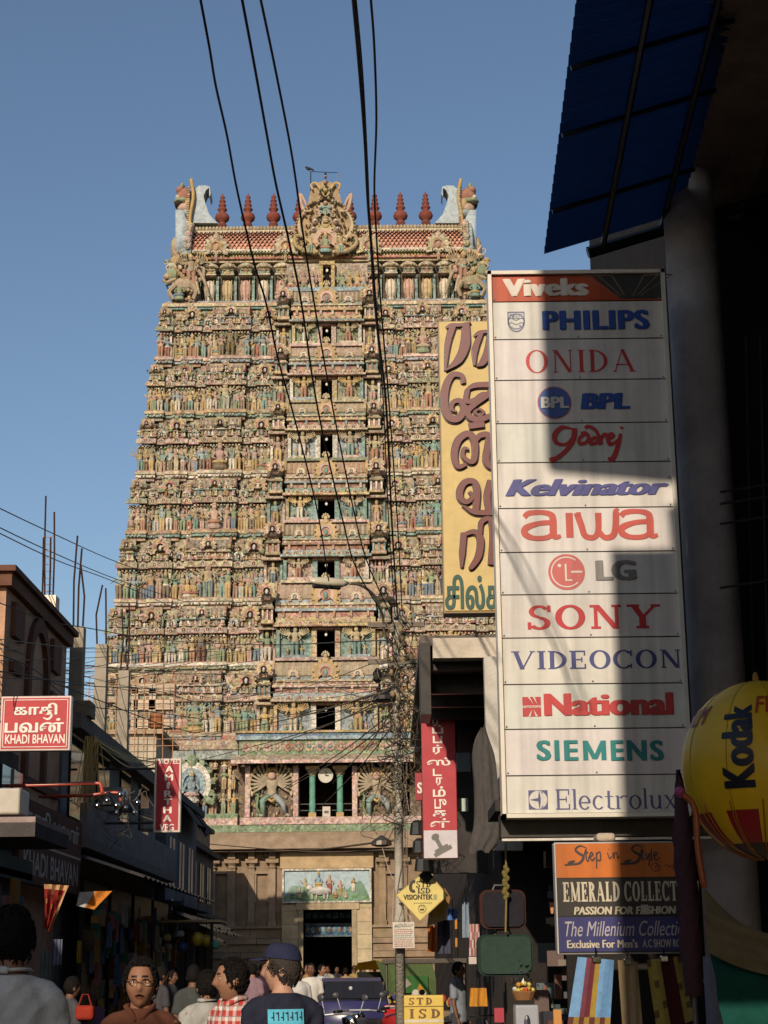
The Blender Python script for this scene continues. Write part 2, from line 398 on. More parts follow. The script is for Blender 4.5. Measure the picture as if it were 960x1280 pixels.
# ------------------------------------------------------------------ ground, road, pavements
g = MB(); g.poly([(-900, -300, 0), (900, -300, 0), (900, 1500, 0), (-900, 1500, 0)], (.16, .13, .10)); struct(g, 'ground', M_ASPH)
g = MB(); g.poly([(-5.2, -25, .004), (1.0, -25, .004), (1.0, 92, .004), (-5.2, 92, .004)], (.06, .055, .05)); struct(g, 'road', M_ASPH)
g = MB(); g.bx(-6.2, -5.2, -25, 90, 0, .13, (.2, .17, .14)); struct(g, 'pavement', M_CONC)
g = MB(); g.bx(1.0, 2.0, -25, 90, 0, .13, (.2, .17, .14)); struct(g, 'pavement', M_CONC)
# ------------------------------------------------------------------ the temple tower
PAL = dict(cream=(.46, .37, .22), ochre=(.40, .275, .12), terra=(.36, .165, .10), pink=(.38, .24, .195), teal=(.14, .27, .24), sage=(.20, .26, .145),
           sky=(.25, .32, .34), white=(.56, .51, .41), brown=(.17, .12, .078), gold=(.44, .30, .115), dark=(.035, .026, .02), red=(.30, .095, .065),
           blue=(.13, .20, .27), stone=(.34, .265, .17), rose=(.48, .31, .25))
SKINS = ['cream', 'ochre', 'pink', 'gold', 'teal', 'sage', 'rose', 'sky', 'cream', 'stone']
CLOTHS = ['terra', 'gold', 'teal', 'sage', 'red', 'white', 'blue', 'ochre', 'pink', 'cream', 'brown']
def jit(c, a=.16):
    k = 1 + rnd.uniform(-a, a); return (c[0] * k * rnd.uniform(.95, 1.05), c[1] * k, c[2] * k * rnd.uniform(.93, 1.07))
BEIGE = (.35, .305, .225)
def pc(n, a=.16, k=.26):
    c = PAL[n]; k = 0 if n in ('dark',) else k
    return jit(tuple(u * (1 - k) + v * k for u, v in zip(c, BEIGE)), a)
def fpal():
    return {0: pc(rnd.choice(CLOTHS)), 1: pc(rnd.choice(SKINS)), 2: pc(rnd.choice(['gold', 'ochre', 'cream', 'sage', 'terra'])), 3: pc(rnd.choice(CLOTHS)), 4: PAL['dark']}

def T_stand(hip=0.0, arms=((.2, -.03, .58, .15, -.1, .5), (.2, -.03, .58, .15, -.1, .5))):
    T = MB()
    for sx in (-1, 1):
        T.lathe([(.035, 0), (.05, .03), (.045, .12), (.062, .3), (.075, .46)], 6, 0, sx * .058 + hip * (.02 if sx > 0 else 0), 0, 0, 1, .9)
    T.lathe([(.11, .42), (.125, .47), (.10, .53), (.085, .59), (.118, .68), (.125, .73), (.05, .76), (.04, .785)], 8, 1, hip * .02, 0, 0, 1, .62, cols=[0, 3, 1, 1, 1, 1, 1])
    T.lathe([(.045, .775), (.062, .81), (.066, .85), (.055, .885)], 7, 1, hip * .03, -.012, 0, 1, 1)
    T.lathe([(.07, .875), (.06, .92), (.05, .95), (.028, .985), (.006, 1.0)], 7, 2, hip * .03, -.005, 0)
    for i, sx in enumerate((-1, 1)):
        a = arms[i]
        T.tube([(sx * .12, 0, .715), (sx * a[0], a[1], a[2]), (sx * a[3], a[4], a[5])], [.036, .028, .022], 1, 5)
    return T
def T_multi(na=4):
    T = T_stand(1.0)
    for sx in (-1, 1):
        for k in range(na):
            a = radians(-5 + 70 * k / max(1, na - 1)); L1, L2 = .17, .2
            e = (sx * (.1 + cos(a) * L1), .01 + .01 * k, .70 + sin(a) * L1 * .7 - .02)
            h = (e[0] + sx * cos(a + .5) * L2, -.03, e[2] + sin(a + .55) * L2)
            T.tube([(sx * .1, .01, .71), e, h], [.03, .024, .018], 1, 5)
            T.ell(h[0], h[1], h[2] + .02, .025, .02, .045, 2, 5, 4)
    return T
def T_seat():
    T = MB(); T.lathe([(.2, 0), (.24, .06), (.2, .12), (.22, .16)], 9, 3, 0, 0, 0, 1, .7)
    T.ell(0, -.02, .24, .24, .14, .09, 0, 9, 5)
    T.lathe([(.12, .24), (.095, .36), (.14, .52), (.14, .58), (.05, .62), (.045, .65)], 8, 1, 0, 0, 0, 1, .65)
    T.lathe([(.05, .64), (.075, .69), (.075, .74), (.06, .79)], 7, 1); T.lathe([(.08, .78), (.07, .86), (.05, .93), (.01, 1.0)], 7, 2)
    for sx in (-1, 1): T.tube([(sx * .14, 0, .56), (sx * .23, -.03, .4), (sx * .12, -.13, .33)], [.04, .034, .026], 1, 5)
    return T
def T_yali():
    """rearing lion with a curled tail, facing sideways"""
    T = MB(); T.ell(0, 0, .42, .3, .17, .2, 0, 9, 6); T.ell(.3, -.05, .68, .17, .15, .17, 1, 8, 6); T.ell(.42, -.09, .62, .1, .09, .08, 3, 6, 5)
    T.tube([(-.26, 0, .46), (-.48, 0, .62), (-.5, 0, .85), (-.34, 0, .96), (-.24, 0, .86)], [.06, .055, .05, .04, .03], 0, 6)
    for x, f in ((-.22, -.1), (.2, .16)):
        for y in (-.1, .1): T.tube([(x, y, .4), (x + f, y, .2), (x + f * .3, y, 0)], [.08, .06, .05], 0, 6)
    T.tube([(.2, -.08, .55), (.42, -.16, .42), (.5, -.18, .5)], [.06, .05, .05], 0, 5)
    for k in range(5): T.ell(.22 - k * .06, -.08, .83 - k * .07, .06, .08, .06, 2, 5, 4)
    return T
def T_kudu():
    """horseshoe gable with a flame border, facing -y; unit wide and high"""
    T = MB(); n = 12
    for (ro, ri, y, c) in ((.5, .34, 0.0, 0), (.36, .22, -.03, 1)):
        pts = []
        for k in range(n + 1):
            a = radians(-40 + 260 * k / n); pts.append((cos(a), sin(a)))
        for k in range(n):
            (a0, b0), (a1, b1) = pts[k], pts[k + 1]
            q = [(a0 * ri, .5 + b0 * ri), (a0 * ro, .5 + b0 * ro), (a1 * ro, .5 + b1 * ro), (a1 * ri, .5 + b1 * ri)]
            T.prism(q, y - .06, y + .1, c)
    for k in range(9):
        a = radians(-20 + 220 * k / 8); T.box(cos(a) * .54, .02, .5 + sin(a) * .54, .13, .1, .13, 2, M=None)
    T.poly([(cos(radians(30 * k)) * .24, .02, .5 + sin(radians(30 * k)) * .24) for k in range(12)], 4)
    T.ell(0, -.05, .46, .1, .09, .17, 3, 6, 5); T.ell(0, -.05, 1.02, .15, .1, .14, 2, 7, 5); T.lathe([(.08, 1.1), (.05, 1.18), (.01, 1.3)], 5, 1)
    for sx in (-1, 1): T.tube([(sx * .32, -.02, .2), (sx * .55, -.04, .12), (sx * .6, -.04, .26), (sx * .5, -.04, .28)], [.09, .08, .06, .04], 2, 5)
    return T
def T_kuta():
    """square miniature shrine with a domed roof; unit wide, 1.15 high"""
    T = MB(); T.box(0, 0, .04, .9, .9, .08, 0); T.box(0, 0, .2, .66, .66, .26, 4)
    for x in (-.33, 0, .33):
        for y in (-.33, .33): T.box(x, y, .2, .12, .12, .26, 3)
    T.lathe([(.62, .33), (.66, .36), (.5, .42), (.46, .46)], 4, 1, rot=pi / 4); T.lathe([(.44, .46), (.44, .52)], 4, 3, rot=pi / 4)
    T.lathe([(.52, .52), (.6, .58), (.58, .7), (.44, .84), (.24, .93), (.1, .97)], 8, 2, rot=pi / 8); T.lathe([(.06, .96), (.11, 1.02), (.05, 1.08), (.02, 1.16)], 6, 0)
    return T
def T_sala(L=2.4):
    """oblong miniature shrine with a ribbed barrel roof along x; unit high"""
    T = MB(); T.box(0, 0, .04, L, .9, .08, 0); T.box(0, .02, .19, L * .94, .7, .24, 4)
    n = max(4, int(L * 3))
    for k in range(n + 1): T.box(-L * .46 + L * .92 * k / n, -.34, .19, .09, .1, .24, 3)
    T.box(0, 0, .335, L * 1.03, 1.0, .05, 1); T.box(0, 0, .39, L * .96, .84, .06, 3); T.box(0, 0, .445, L * .92, .76, .05, 0)
    m_ = int(L * 9); prof = [(-.44, .46), (-.5, .54), (-.47, .7), (-.34, .84), (-.12, .92), (.12, .92), (.4, .8), (.48, .6), (.44, .46)]
    for k in range(m_):
        x0, x1 = -L / 2 + L * k / m_, -L / 2 + L * (k + 1) / m_; g_ = (.025 if k % 2 else 0)
        b = T.n()
        for x in (x0, x1):
            for (y, z) in prof: T.v.append((x, y * (1 - g_), z - g_ * .6))
        q = len(prof)
        for i in range(q - 1): T.face((b + i, b + q + i, b + q + i + 1, b + i + 1), 2 if k % 2 else 5)
    for sx in (-1, 1):
        T.prism([(-.5, .46), (-.56, .62), (-.46, .84), (-.2, 1.0), (0, 1.1), (.2, 1.0), (.46, .84), (.56, .62), (.5, .46)], 0, .1, 0,
                M=Matrix(((0, 1, 0, sx * L / 2 - .05), (1, 0, 0, 0), (0, 0, 1, 0), (0, 0, 0, 1))))
    for k in range(3): T.lathe([(.05, .9), (.08, .97), (.04, 1.03), (.01, 1.12)], 5, 3, (k - 1) * L * .3)
    return T
ST = [T_stand(h, a) for h, a in ((0, ((.2, -.03, .58, .15, -.1, .5),) * 2), (1, ((.22, -.02, .8, .26, -.05, .92), (.2, -.03, .58, .13, -.12, .56))),
      (-1, ((.2, -.03, .58, .13, -.12, .6), (.22, -.02, .58, .24, -.05, .45))), (0, ((.17, -.09, .6, .04, -.14, .66),) * 2))]
_r = random.Random(31)
for _ in range(9):
    ST.append(T_stand(_r.uniform(-1.4, 1.4), tuple((_r.uniform(.16, .24), _r.uniform(-.1, .0), _r.uniform(.52, .82), _r.uniform(.05, .28), _r.uniform(-.14, -.02), _r.uniform(.42, .95)) for q in (0, 1))))
SM4, SM6, SE, YA, KU, KT = T_multi(3), T_multi(6), T_seat(), T_yali(), T_kudu(), T_kuta()
SA = T_sala(2.2); SAC = T_sala(3.0)

TY = 98.0
TX = (PX(408, 1100, TY) + PX(408, 600, 101)) / 2
tower = thing('temple_tower', 'tall painted temple gateway tower crowded with sculpted figures at the end of the street', 'temple tower', (TX, TY, 0))
rows = {2: 917, 3: 829, 4: 749, 5: 664, 6: 590, 7: 515, 8: 448, 9: 378, 10: 318}
lefts = {1: 112, 2: 118, 3: 132, 4: 146, 5: 160, 6: 172, 7: 184, 8: 196, 9: 208, 10: 222}
wins = {2: (880, 917, 397, 421), 3: (786, 820, 397.5, 420.5), 4: (699, 723, 396.5, 418), 5: (622, 648, 396, 417), 6: (541, 571, 398.5, 414), 7: (472, 498, 399.5, 413.5), 8: (405, 428, 401.5, 413), 9: (331, 358, 402, 411.5)}
YF = {k: TY + .35 + .52 * (k - 1) for k in range(1, 11)}
ZF = {k: PZ(rows[k], YF[k], 300) for k in rows}
ZF[1] = PZ(1031, YF[1], 300)
HW = {k: TX - PX(lefts[k], rows.get(k, 1000), YF[k]) for k in lefts}
n_stat = [0]; small = MB(); shr = [0]
def statue(T, x, y, z, h, big=False, flip=None, pal=None, ry=1.0):
    fl = rnd.random() < .5 if flip is None else flip
    pal = pal or fpal()
    if big and n_stat[0] < 96:
        mb = MB(); mb.add(T, x, y, z, h, pal, fl, ry); mb.build('statue', M_SMOOTH, tower); n_stat[0] += 1
    else: small.add(T, x, y, z, h, pal, fl, ry)

def shrine(st, T, x, y, z, k, pal, kx=None, kudu=None, name='miniature_shrine'):
    mb = MB(); mb.add(T, x, y, z, k, pal, False, 1.0, kx)
    if kudu: mb.add(KU, x, y - k * .62, z + kudu[1], kudu[0], {0: pc('gold'), 1: pc('terra'), 2: pc(rnd.choice(['cream', 'ochre', 'rose', 'sage'])), 3: pc('white'), 4: PAL['dark']})
    mb.build(name, M_STUCCO, st)

def ledge(mb, x0, x1, y, z, h, d, c): mb.bx(x0, x1, y - d, y + .6, z, z + h, c)
def eave(mb, x0, x1, y, z, h, d, c, c2):
    """curved overhanging cornice along x"""
    prof = [(0, h), (-d * .45, h * .86), (-d * .85, h * .5), (-d, h * .12), (-d * .96, 0), (-d * .6, .02), (0, .06)]
    b = mb.n(); n = len(prof)
    for x in (x0, x1):
        for (yy, zz) in prof: mb.v.append((x, y + yy, z + zz))
    for i in range(n - 1): mb.face((b + i, b + i + 1, b + n + i + 1, b + n + i), c if i != 3 else c2)
    mb.face([b + i for i in range(n)], c); mb.face([b + n + i for i in reversed(range(n))], c)

for k in range(2, 9):
    z0, z1 = ZF[k], ZF[k + 1]; H = z1 - z0; hw = HW[k]; yf = YF[k]; yb = TY + 16 - (yf - TY)
    st = bpy.data.objects.new('storey', None); COL.objects.link(st); st.parent = tower; st.location = (0, yf - TY, z0)
    mb = MB()
    base_c = pc('brown', .1)
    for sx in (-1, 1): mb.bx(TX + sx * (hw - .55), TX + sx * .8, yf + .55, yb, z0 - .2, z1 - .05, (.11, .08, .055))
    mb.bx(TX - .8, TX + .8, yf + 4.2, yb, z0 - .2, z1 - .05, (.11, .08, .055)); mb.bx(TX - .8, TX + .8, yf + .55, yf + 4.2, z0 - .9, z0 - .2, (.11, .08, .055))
    # banded ledge under the figures
    bands = [rnd.choice(['cream', 'ochre', 'white', 'rose']), rnd.choice(['teal', 'sky', 'sage', 'blue', 'white']), rnd.choice(['terra', 'ochre', 'pink', 'stone'])]
    if k == 3: bands = ['white', 'sage', 'cream']
    if k == 2: bands = ['stone', 'sky', 'terra']
    wl = .30 * hw       # half width of the centre block
    u_w = hw - wl
    for sx in (-1, 1):
        segs = []; u = 0.0
        bays = [(0, .13, .28, 'kuta'), (.13, .22, 0, None), (.22, .37, .22, 'nasi'), (.37, .47, 0, None), (.47, .78, .38, 'sala'), (.78, .87, 0, None), (.87, 1.0, .22, 'nasi')]
        for (a, b_, pr, kind) in bays:
            xa, xb = TX + sx * (hw - a * u_w), TX + sx * (hw - b_ * u_w)
            xl, xr = min(xa, xb), max(xa, xb); y = yf - pr; wbay = xr - xl; xc = (xl + xr) / 2
            mb.bx(xl, xr, y + .02, yf + .9, z0 - .60, z0 - .38, pc(bands[2])); mb.bx(xl - .06, xr + .06, y - .16, yf + .9, z0 - .40, z0 - .22, pc(bands[1])); mb.bx(xl - .1, xr + .1, y - .26, yf + .9, z0 - .22, z0 - .04, pc(bands[0]))
            mb.bx(xl - .04, xr + .04, y - .2, yf + .9, z0 - .04, z0 + .03, pc('terra'))
            # wall behind the figures, pilasters, cornice
            zw = z0 + .43 * H
            mb.bx(xl + .04, xr - .04, y + .20, yf + 1.0, z0, zw, pc('stone', .2, .1))
            npil = max(2, int(round(wbay / .95)))
            for i in range(npil + 1):
                xp = xl + .09 + (wbay - .18) * i / npil; cpil = pc(rnd.choice(['teal', 'white', 'ochre', 'sage', 'rose', 'sky', 'cream']))
                mb.box(xp, y + .2, z0 + .19 * H, .13, .16, .38 * H, cpil); mb.box(xp, y + .18, z0 + .385 * H, .24, .24, .05, pc('cream')); mb.box(xp, y + .18, z0 + .05, .2, .22, .1, pc('ochre'))
            if kind is None or rnd.random() < .4: mb.bx(xl, xr, y + .04, yf + .9, zw - .04, zw + .06, pc('teal'))
            eave(mb, xl - .08, xr + .08, y + .05, zw, .10 * H, .30, pc(rnd.choice(['cream', 'ochre', 'stone', 'sage', 'rose'])), pc('terra'))
            nk = max(1, int(wbay / .62))
            for i in range(nk):
                xk = xl + wbay * (i + .5) / nk
                mb.add(KU, xk, y - .24, zw + .04, .36, {0: pc('cream'), 1: pc('terra'), 2: pc(rnd.choice(['ochre', 'rose', 'sage'])), 3: pc('white'), 4: PAL['dark']}, ry=.5)
            zh = zw + .10 * H
            mb.bx(xl + .05, xr - .05, y + .12, yf + 1.1, zh, zh + .10, pc(rnd.choice(['sage', 'sky', 'terra', 'white'])))
            mb.bx(xl + .12, xr - .12, y + .45, yf + 1.2, zh + .1, z1 - .5, pc('stone', .2, .1))
            # figures standing in front of the wall
            sp = .335; nf = max(1, int(wbay / sp))
            for i in range(nf):
                xf = xl + wbay * (i + .5) / nf + rnd.uniform(-.06, .06)
                mid = (kind == 'sala' and abs(xf - xc) < .3)
                if kind == 'sala' and .3 <= abs(xf - xc) < .55: continue
                r_ = rnd.random()
                if mid: statue(rnd.choice([SM4, SM4, SE]), xc, y - .08, z0 + .02, .50 * H, True)
                elif r_ < .72: statue(rnd.choice(ST), xf, y - rnd.uniform(-.05, .16), z0 + .02, rnd.uniform(.30, .41) * H, k <= 3 and rnd.random() < .6)
                elif r_ < .86: statue(SE, xf, y - .05, z0 + .02, rnd.uniform(.27, .33) * H)
                else: statue(SM4, xf, y - .05, z0 + .02, rnd.uniform(.33, .39) * H)
                if rnd.random() < .5: mb.ell(xf + rnd.uniform(-.15, .15), y - .1, z0 + rnd.uniform(.05, .36) * H, rnd.uniform(.04, .09), .08, rnd.uniform(.05, .14), pc(rnd.choice(['stone', 'cream', 'ochre', 'sage', 'rose', 'terra'])), 5, 4)
            # miniature shrines along the parapet
            hh = z1 - .62 - zh
            if kind == 'kuta':
                shrine(st, KT, xc, y + .55, zh + .1, hh * .92, {0: pc('ochre'), 1: pc('cream'), 2: pc(rnd.choice(['rose', 'stone', 'cream', 'terra'])), 3: pc(rnd.choice(['white', 'teal'])), 4: pc('terra')}, kx=wbay * .86, kudu=(hh * .42, hh * .45))
            elif kind == 'nasi':
                shrine(st, KT, xc, y + .55, zh + .1, hh * .80, {0: pc('terra'), 1: pc('ochre'), 2: pc('terra'), 3: pc('cream'), 4: pc('brown')}, kx=wbay * .8, kudu=(min(wbay * .9, hh * .74), hh * .16))
            elif kind == 'sala':
                pl = {0: pc('terra'), 1: pc(rnd.choice(['sky', 'teal', 'cream'])), 2: pc('brown', .1), 3: pc(rnd.choice(['white', 'sky', 'cream'])), 4: pc('terra'), 5: pc('stone')}
                shrine(st, SA, xc, y + .55, zh + .1, hh * .98, pl, kx=wbay / 2.2 * .96, kudu=(hh * .56, hh * .34))
                for s2 in (-1, 1): mb.add(KU, xc + s2 * wbay * .3, y - .0, zh + .35 * hh, hh * .36, {0: pc('cream'), 1: pc('gold'), 2: pc('rose'), 3: pc('white'), 4: PAL['dark']})
            else:
                statue(YA, xc, y + .30, zh + .12, hh * .78, False, sx > 0, {0: pc(rnd.choice(['sage', 'stone', 'teal', 'brown'])), 1: pc('stone'), 2: pc('ochre'), 3: pc('terra'), 4: PAL['dark']})
                mb.add(KU, xc, y + .05, zh + .06, hh * .42, {0: pc('white'), 1: pc('sky'), 2: pc('cream'), 3: pc('white'), 4: PAL['dark']})
            for i in range(int(wbay / .19)):
                mb.box(xl + wbay * (i + .5) / int(wbay / .19), y + .05, zw - .10, .11, .2, rnd.uniform(.08, .16), pc(rnd.choice(['cream', 'ochre', 'stone', 'teal', 'terra', 'white'])))
                if rnd.random() < .6: mb.box(xl + wbay * (i + .5) / int(wbay / .19), y - .22, z0 - .31, .1, .06, .1, pc(rnd.choice(['cream', 'ochre', 'white', 'terra', 'sky'])))
                if rnd.random() < .35: mb.add(KT, xl + wbay * (i + .5) / int(wbay / .19), y + rnd.uniform(0, .35), zh + rnd.uniform(.05, .35) * (z1 - zh), rnd.uniform(.30, .5), {0: pc('ochre'), 1: pc('cream'), 2: pc(rnd.choice(['ochre', 'stone', 'cream', 'gold', 'rose'])), 3: pc('white'), 4: pc('brown')}, kx=.36)
            for i in range(max(1, int(wbay / .36))):
                xk = xl + wbay * (i + .5) / max(1, int(wbay / .36)) + rnd.uniform(-.1, .1)
                q_ = rnd.uniform(.55, 1.0); mb.lathe([(.14 * q_, 0), (.10 * q_, .1 * q_), (.14 * q_, .16 * q_), (.05 * q_, .3 * q_), (.01, .44 * q_)], 6, pc(rnd.choice(['white', 'cream', 'ochre', 'rose'])), xk, y - .02, zh + .08)
                for _ in range(3): mb.ell(xk + rnd.uniform(-.3, .3), y + rnd.uniform(.0, .3), zh + rnd.uniform(.15, .8) * hh, rnd.uniform(.05, .12), .1, rnd.uniform(.06, .18), pc(rnd.choice(['stone', 'brown', 'ochre', 'sage', 'terra', 'cream', 'teal'])), 5, 4)
                if rnd.random() < .8:
                    T_ = rnd.choice([SE, ST[3], ST[1], SM4]); statue(T_, xk + .2, y + rnd.uniform(.0, .2), zh + .1, rnd.uniform(.42, .62) * hh)
    # centre block with the window
    yc = yf - .55; ycc = yf - 1.0
    wt, wb_, wxl, wxr = wins[k]
    zt, zb = PZ(wt, ycc, 408), PZ(wb_, ycc, 408); hx = (PX(wxr, wb_, ycc) - PX(wxl, wb_, ycc)) / 2
    nzb = PZ(wins[k + 1][1], ycc + .52, 408)
    wc = (.205 if k > 3 else .225) * hw
    for sx in (-1, 1):      # flanking bays
        xa, xb = TX + sx * wc, TX + sx * wl; xl, xr = min(xa, xb), max(xa, xb); wbay = xr - xl; xc = (xl + xr) / 2
        zfl = zb - .2
        mb.bx(xl, xr, yc - .1, yf + .9, zfl - .5, zfl - .25, pc(bands[2])); mb.bx(xl - .06, xr + .06, yc - .22, yf + .9, zfl - .25, zfl, pc(bands[0]))
        mb.bx(xl, xr, yc + .3, yf + .9, zfl, zt + .3, pc('brown', .2))
        for xp in (xl + .12, xr - .12): mb.box(xp, yc + .2, (zfl + zt) / 2, .15, .18, zt - zfl, pc(rnd.choice(['teal', 'ochre', 'rose', 'white'])))
        statue(rnd.choice([ST[1], SM4, ST[0]]), xc, yc, zfl + .02, (zt - zfl) * .98, True, sx < 0)
        eave(mb, xl - .08, xr + .08, yc + .05, zt, .32, .42, pc('stone'), pc('terra'))
        hh = nzb - zt - .45
        shrine(st, KT, xc, yc + .45, zt + .3, hh * 1.0, {0: pc('ochre'), 1: pc('cream'), 2: pc(rnd.choice(['rose', 'stone', 'pink'])), 3: pc(rnd.choice(['white', 'teal', 'rose'])), 4: pc('terra')}, kx=wbay * .84, kudu=(hh * .36, hh * .5))
    win = bpy.data.objects.new('window', None)
    jc = rnd.choice(['gold', 'rose', 'ochre', 'teal', 'white']); wall_c = pc(rnd.choice(['sky', 'teal', 'rose', 'blue']) if k < 7 else 'sage')
    mb.bx(TX - wc, TX - hx - .3, ycc + .5, yf + 2.2, zb - .1, zt + .15, wall_c); mb.bx(TX + hx + .3, TX + wc, ycc + .5, yf + 2.2, zb - .1, zt + .15, wall_c)
    wm = MB(); dk = (.012, .010, .009)  # near-black interior colour stands in for shade inside the sunlit opening
    for sx in (-1, 1):
        wm.bx(TX + sx * hx, TX + sx * (hx + .3), ycc + .3, yf + 2.2, zb - .1, zt + .1, pc(jc, .1))
    wm.bx(TX - hx - .3, TX + hx + .3, ycc + .25, yf + 2.2, zt, zt + .18, pc('terra'))
    wo = wm.build('window_frame', M_STUCCO, st)
    wm = MB(); yb2 = yf + 3.2
    wm.poly([(TX - hx, yb2, zb - .1), (TX + hx, yb2, zb - .1), (TX + hx, yb2, zt), (TX - hx, yb2, zt)], dk)
    for sx in (-1, 1): wm.bx(TX + sx * (hx + .01), TX + sx * (hx - .03), ycc + .55, yb2, zb - .1, zt, dk)
    wm.bx(TX - hx, TX + hx, ycc + .75, yb2, zt - .05, zt - .01, dk); wm.bx(TX - hx, TX + hx, ycc + .75, yb2, zb - .14, zb - .06, dk)
    wm.build('window', M_PLASTER, st)
    wm = MB(); wm.ell(TX, ycc + .62, zt - .22, .09, .09, .12, (.75, .7, .6), 8, 6); wm.lathe([(.03, 0), (.03, .13)], 6, (.1, .1, .1), TX, ycc + .62, zt - .14); wm.build('light_bulb', M_PLASTIC, st)
    for sx in (-1, 1):     # the many-armed door guardians
        xg = TX + sx * (hx + .3 + (wc - hx - .3) * .48); pal = {0: pc(rnd.choice(['ochre', 'teal', 'terra', 'white'])), 1: pc(rnd.choice(['ochre', 'cream', 'gold', 'stone'])), 2: pc('gold'), 3: pc('terra'), 4: PAL['dark']}
        statue(SM6, xg, ycc + .10, zb + .02, (zt - zb) * 1.16, True, sx > 0, pal)
        mb.box(xg, ycc + .18, zb - .05, (wc - hx) * .62, .5, .26, pc(rnd.choice(['sky', 'rose', 'cream'])))
        for q in (0, 1):
            statue(rnd.choice(ST), xg + sx * (.42 + .0 * q) * (1 if q else -1) * hw / 13, ycc + .3, zb + .05, (zt - zb) * .42)
        mb.box(TX + sx * (wc - .12), ycc + .3, (zb + zt) / 2, .2, .3, zt - zb, pc(rnd.choice(['white', 'teal', 'ochre'])))
    # mouldings below, ledge and barrel roof above the window
    mb.bx(TX - wc - .1, TX + wc + .1, ycc - .1, yf + 1, zb - .26, zb - .08, pc(rnd.choice(['cream', 'sage', 'rose'])))
    zz = zt + .18; hz = nzb - .3 - zz
    cs = [rnd.choice(['cream', 'sky', 'gold', 'terra', 'rose', 'teal']) for _ in range(4)]
    eave(mb, TX - wc - .15, TX + wc + .15, ycc + .3, zz - .05, .13 * hz, .5, pc(cs[0]), pc('terra'))
    mb.bx(TX - wc, TX + wc, ycc + .1, yf + 1.5, zz + .08 * hz, zz + .2 * hz, pc(cs[1])); mb.bx(TX - wc + .1, TX + wc - .1, ycc + .2, yf + 1.5, zz + .2 * hz, zz + .34 * hz, pc('terra'))
    mb.bx(TX - wc - .05, TX + wc + .05, ycc, yf + 1.5, zz + .34 * hz, zz + .40 * hz, pc(cs[2]))
    for i in range(6): mb.box(TX - wc * .85 + wc * 1.7 * i / 5, ycc + .12, zz + .27 * hz, .14, .2, .14 * hz, pc(cs[3]))
    rf = MB(); R_ = hz * .40; n = 34
    prof = [(-.40, 0), (-.5, .1), (-.52, .34), (-.42, .66), (-.2, .9), (.05, 1.0), (.5, 1.0)]; zr = zz + .60 * hz
    for q0, q1, dd, cc in ((.40, .47, .0, 'terra'), (.47, .52, -.12, 'cream'), (.52, .60, .06, rnd.choice(['teal', 'sky', 'rose', 'gold']))): mb.bx(TX - wc - .02, TX + wc + .02, ycc + .08 + dd, yf + 1.5, zz + q0 * hz, zz + q1 * hz, pc(cc))
    for i in range(14): mb.box(TX - wc * .94 + wc * 1.88 * i / 13, ycc + .1, zz + .435 * hz, .12, .12, .06 * hz, pc('cream'))
    for i in range(10): mb.add(KU, TX - wc * .9 + wc * 1.8 * i / 9, ycc - .12, zz - .02 * hz, .34, {0: pc('cream'), 1: pc('terra'), 2: pc('ochre'), 3: pc('white'), 4: PAL['dark']}, ry=.4)
    for i in range(n):
        xa, xb = TX - wc + 2 * wc * i / n, TX - wc + 2 * wc * (i + 1) / n; gg = .05 if i % 2 else 0; b = rf.n()
        for x in (xa, xb):
            for (yy, q) in prof: rf.v.append((x, ycc + .62 + yy * (1 - gg), zr + q * R_ * (1 - gg * .4)))
        q = len(prof); cc = pc('stone' if i % 2 else ['brown', 'terra', 'stone', 'pink'][k % 4], .08)
        for j in range(q - 1): rf.face((b + j, b + q + j, b + q + j + 1, b + j + 1), cc)
    for sx in (-1, 1):
        rf.prism([(-.42, 0), (-.62, .3), (-.5, .7), (-.2, 1.05), (.1, 1.2), (.4, 1.0), (.5, 0)], 0, .14, pc('ochre'), M=Matrix(((0, 1, 0, TX + sx * wc - .07), (1, 0, 0, ycc + .6), (0, 0, R_, zr), (0, 0, 0, 1))))
    kp = {0: pc('gold'), 1: pc('rose'), 2: pc('ochre'), 3: pc('teal'), 4: pc('terra')}
    rf.add(KU, TX, ycc + .02, zr - .16 * hz, R_ * 1.35, kp, ry=.6)
    for sx in (-1, 1): rf.add(KU, TX + sx * wc * .62, ycc + .06, zr - .06 * hz, R_ * .62, {0: pc('cream'), 1: pc('white'), 2: pc('rose'), 3: pc('sky'), 4: pc('terra')}, ry=.7)
    rf.ell(TX, ycc + .0, zr + R_ * 1.22, .13, .12, .13, pc('cream'), 8, 6)
    for a in range(5): rf.ell(TX + cos(radians(20 + 35 * a)) * .2, ycc + .0, zr + R_ * 1.22 + sin(radians(20 + 35 * a)) * .22, .06, .06, .11, pc('cream'), 6, 4)
    rf.build('barrel_roof', M_SMOOTH, st)
    mb.bx(TX - wc, TX + wc, ycc + 1.2, yf + 2, zr, nzb - .15, pc('brown'))
    mb.build('storey_wall', M_STUCCO, st)

# ---- topmost storey under the great roof
k = 9; z0, z1 = ZF[9], ZF[10]; H = z1 - z0; hw = HW[9]; yf = YF[9]; yb = TY + 16 - (yf - TY)
st = bpy.data.objects.new('storey', None); COL.objects.link(st); st.parent = tower; st.location = (0, yf - TY, z0)
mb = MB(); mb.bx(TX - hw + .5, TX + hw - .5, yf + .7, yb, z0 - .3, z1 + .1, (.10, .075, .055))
for (dz, h, d, c) in ((-.75, .2, .1, 'ochre'), (-.55, .14, .3, 'teal'), (-.41, .22, .42, 'cream'), (-.19, .1, .3, 'terra'), (-.09, .12, .2, 'sky')):
    mb.bx(TX - hw + .2 - d, TX + hw - .2 + d, yf - d, yb + d, z0 + dz, z0 + dz + h, PAL[c])
vase = [(.12, 0), (.2, .06), (.16, .14), (.3, .32), (.36, .55), (.34, .78), (.24, .94), (.1, 1.0)]
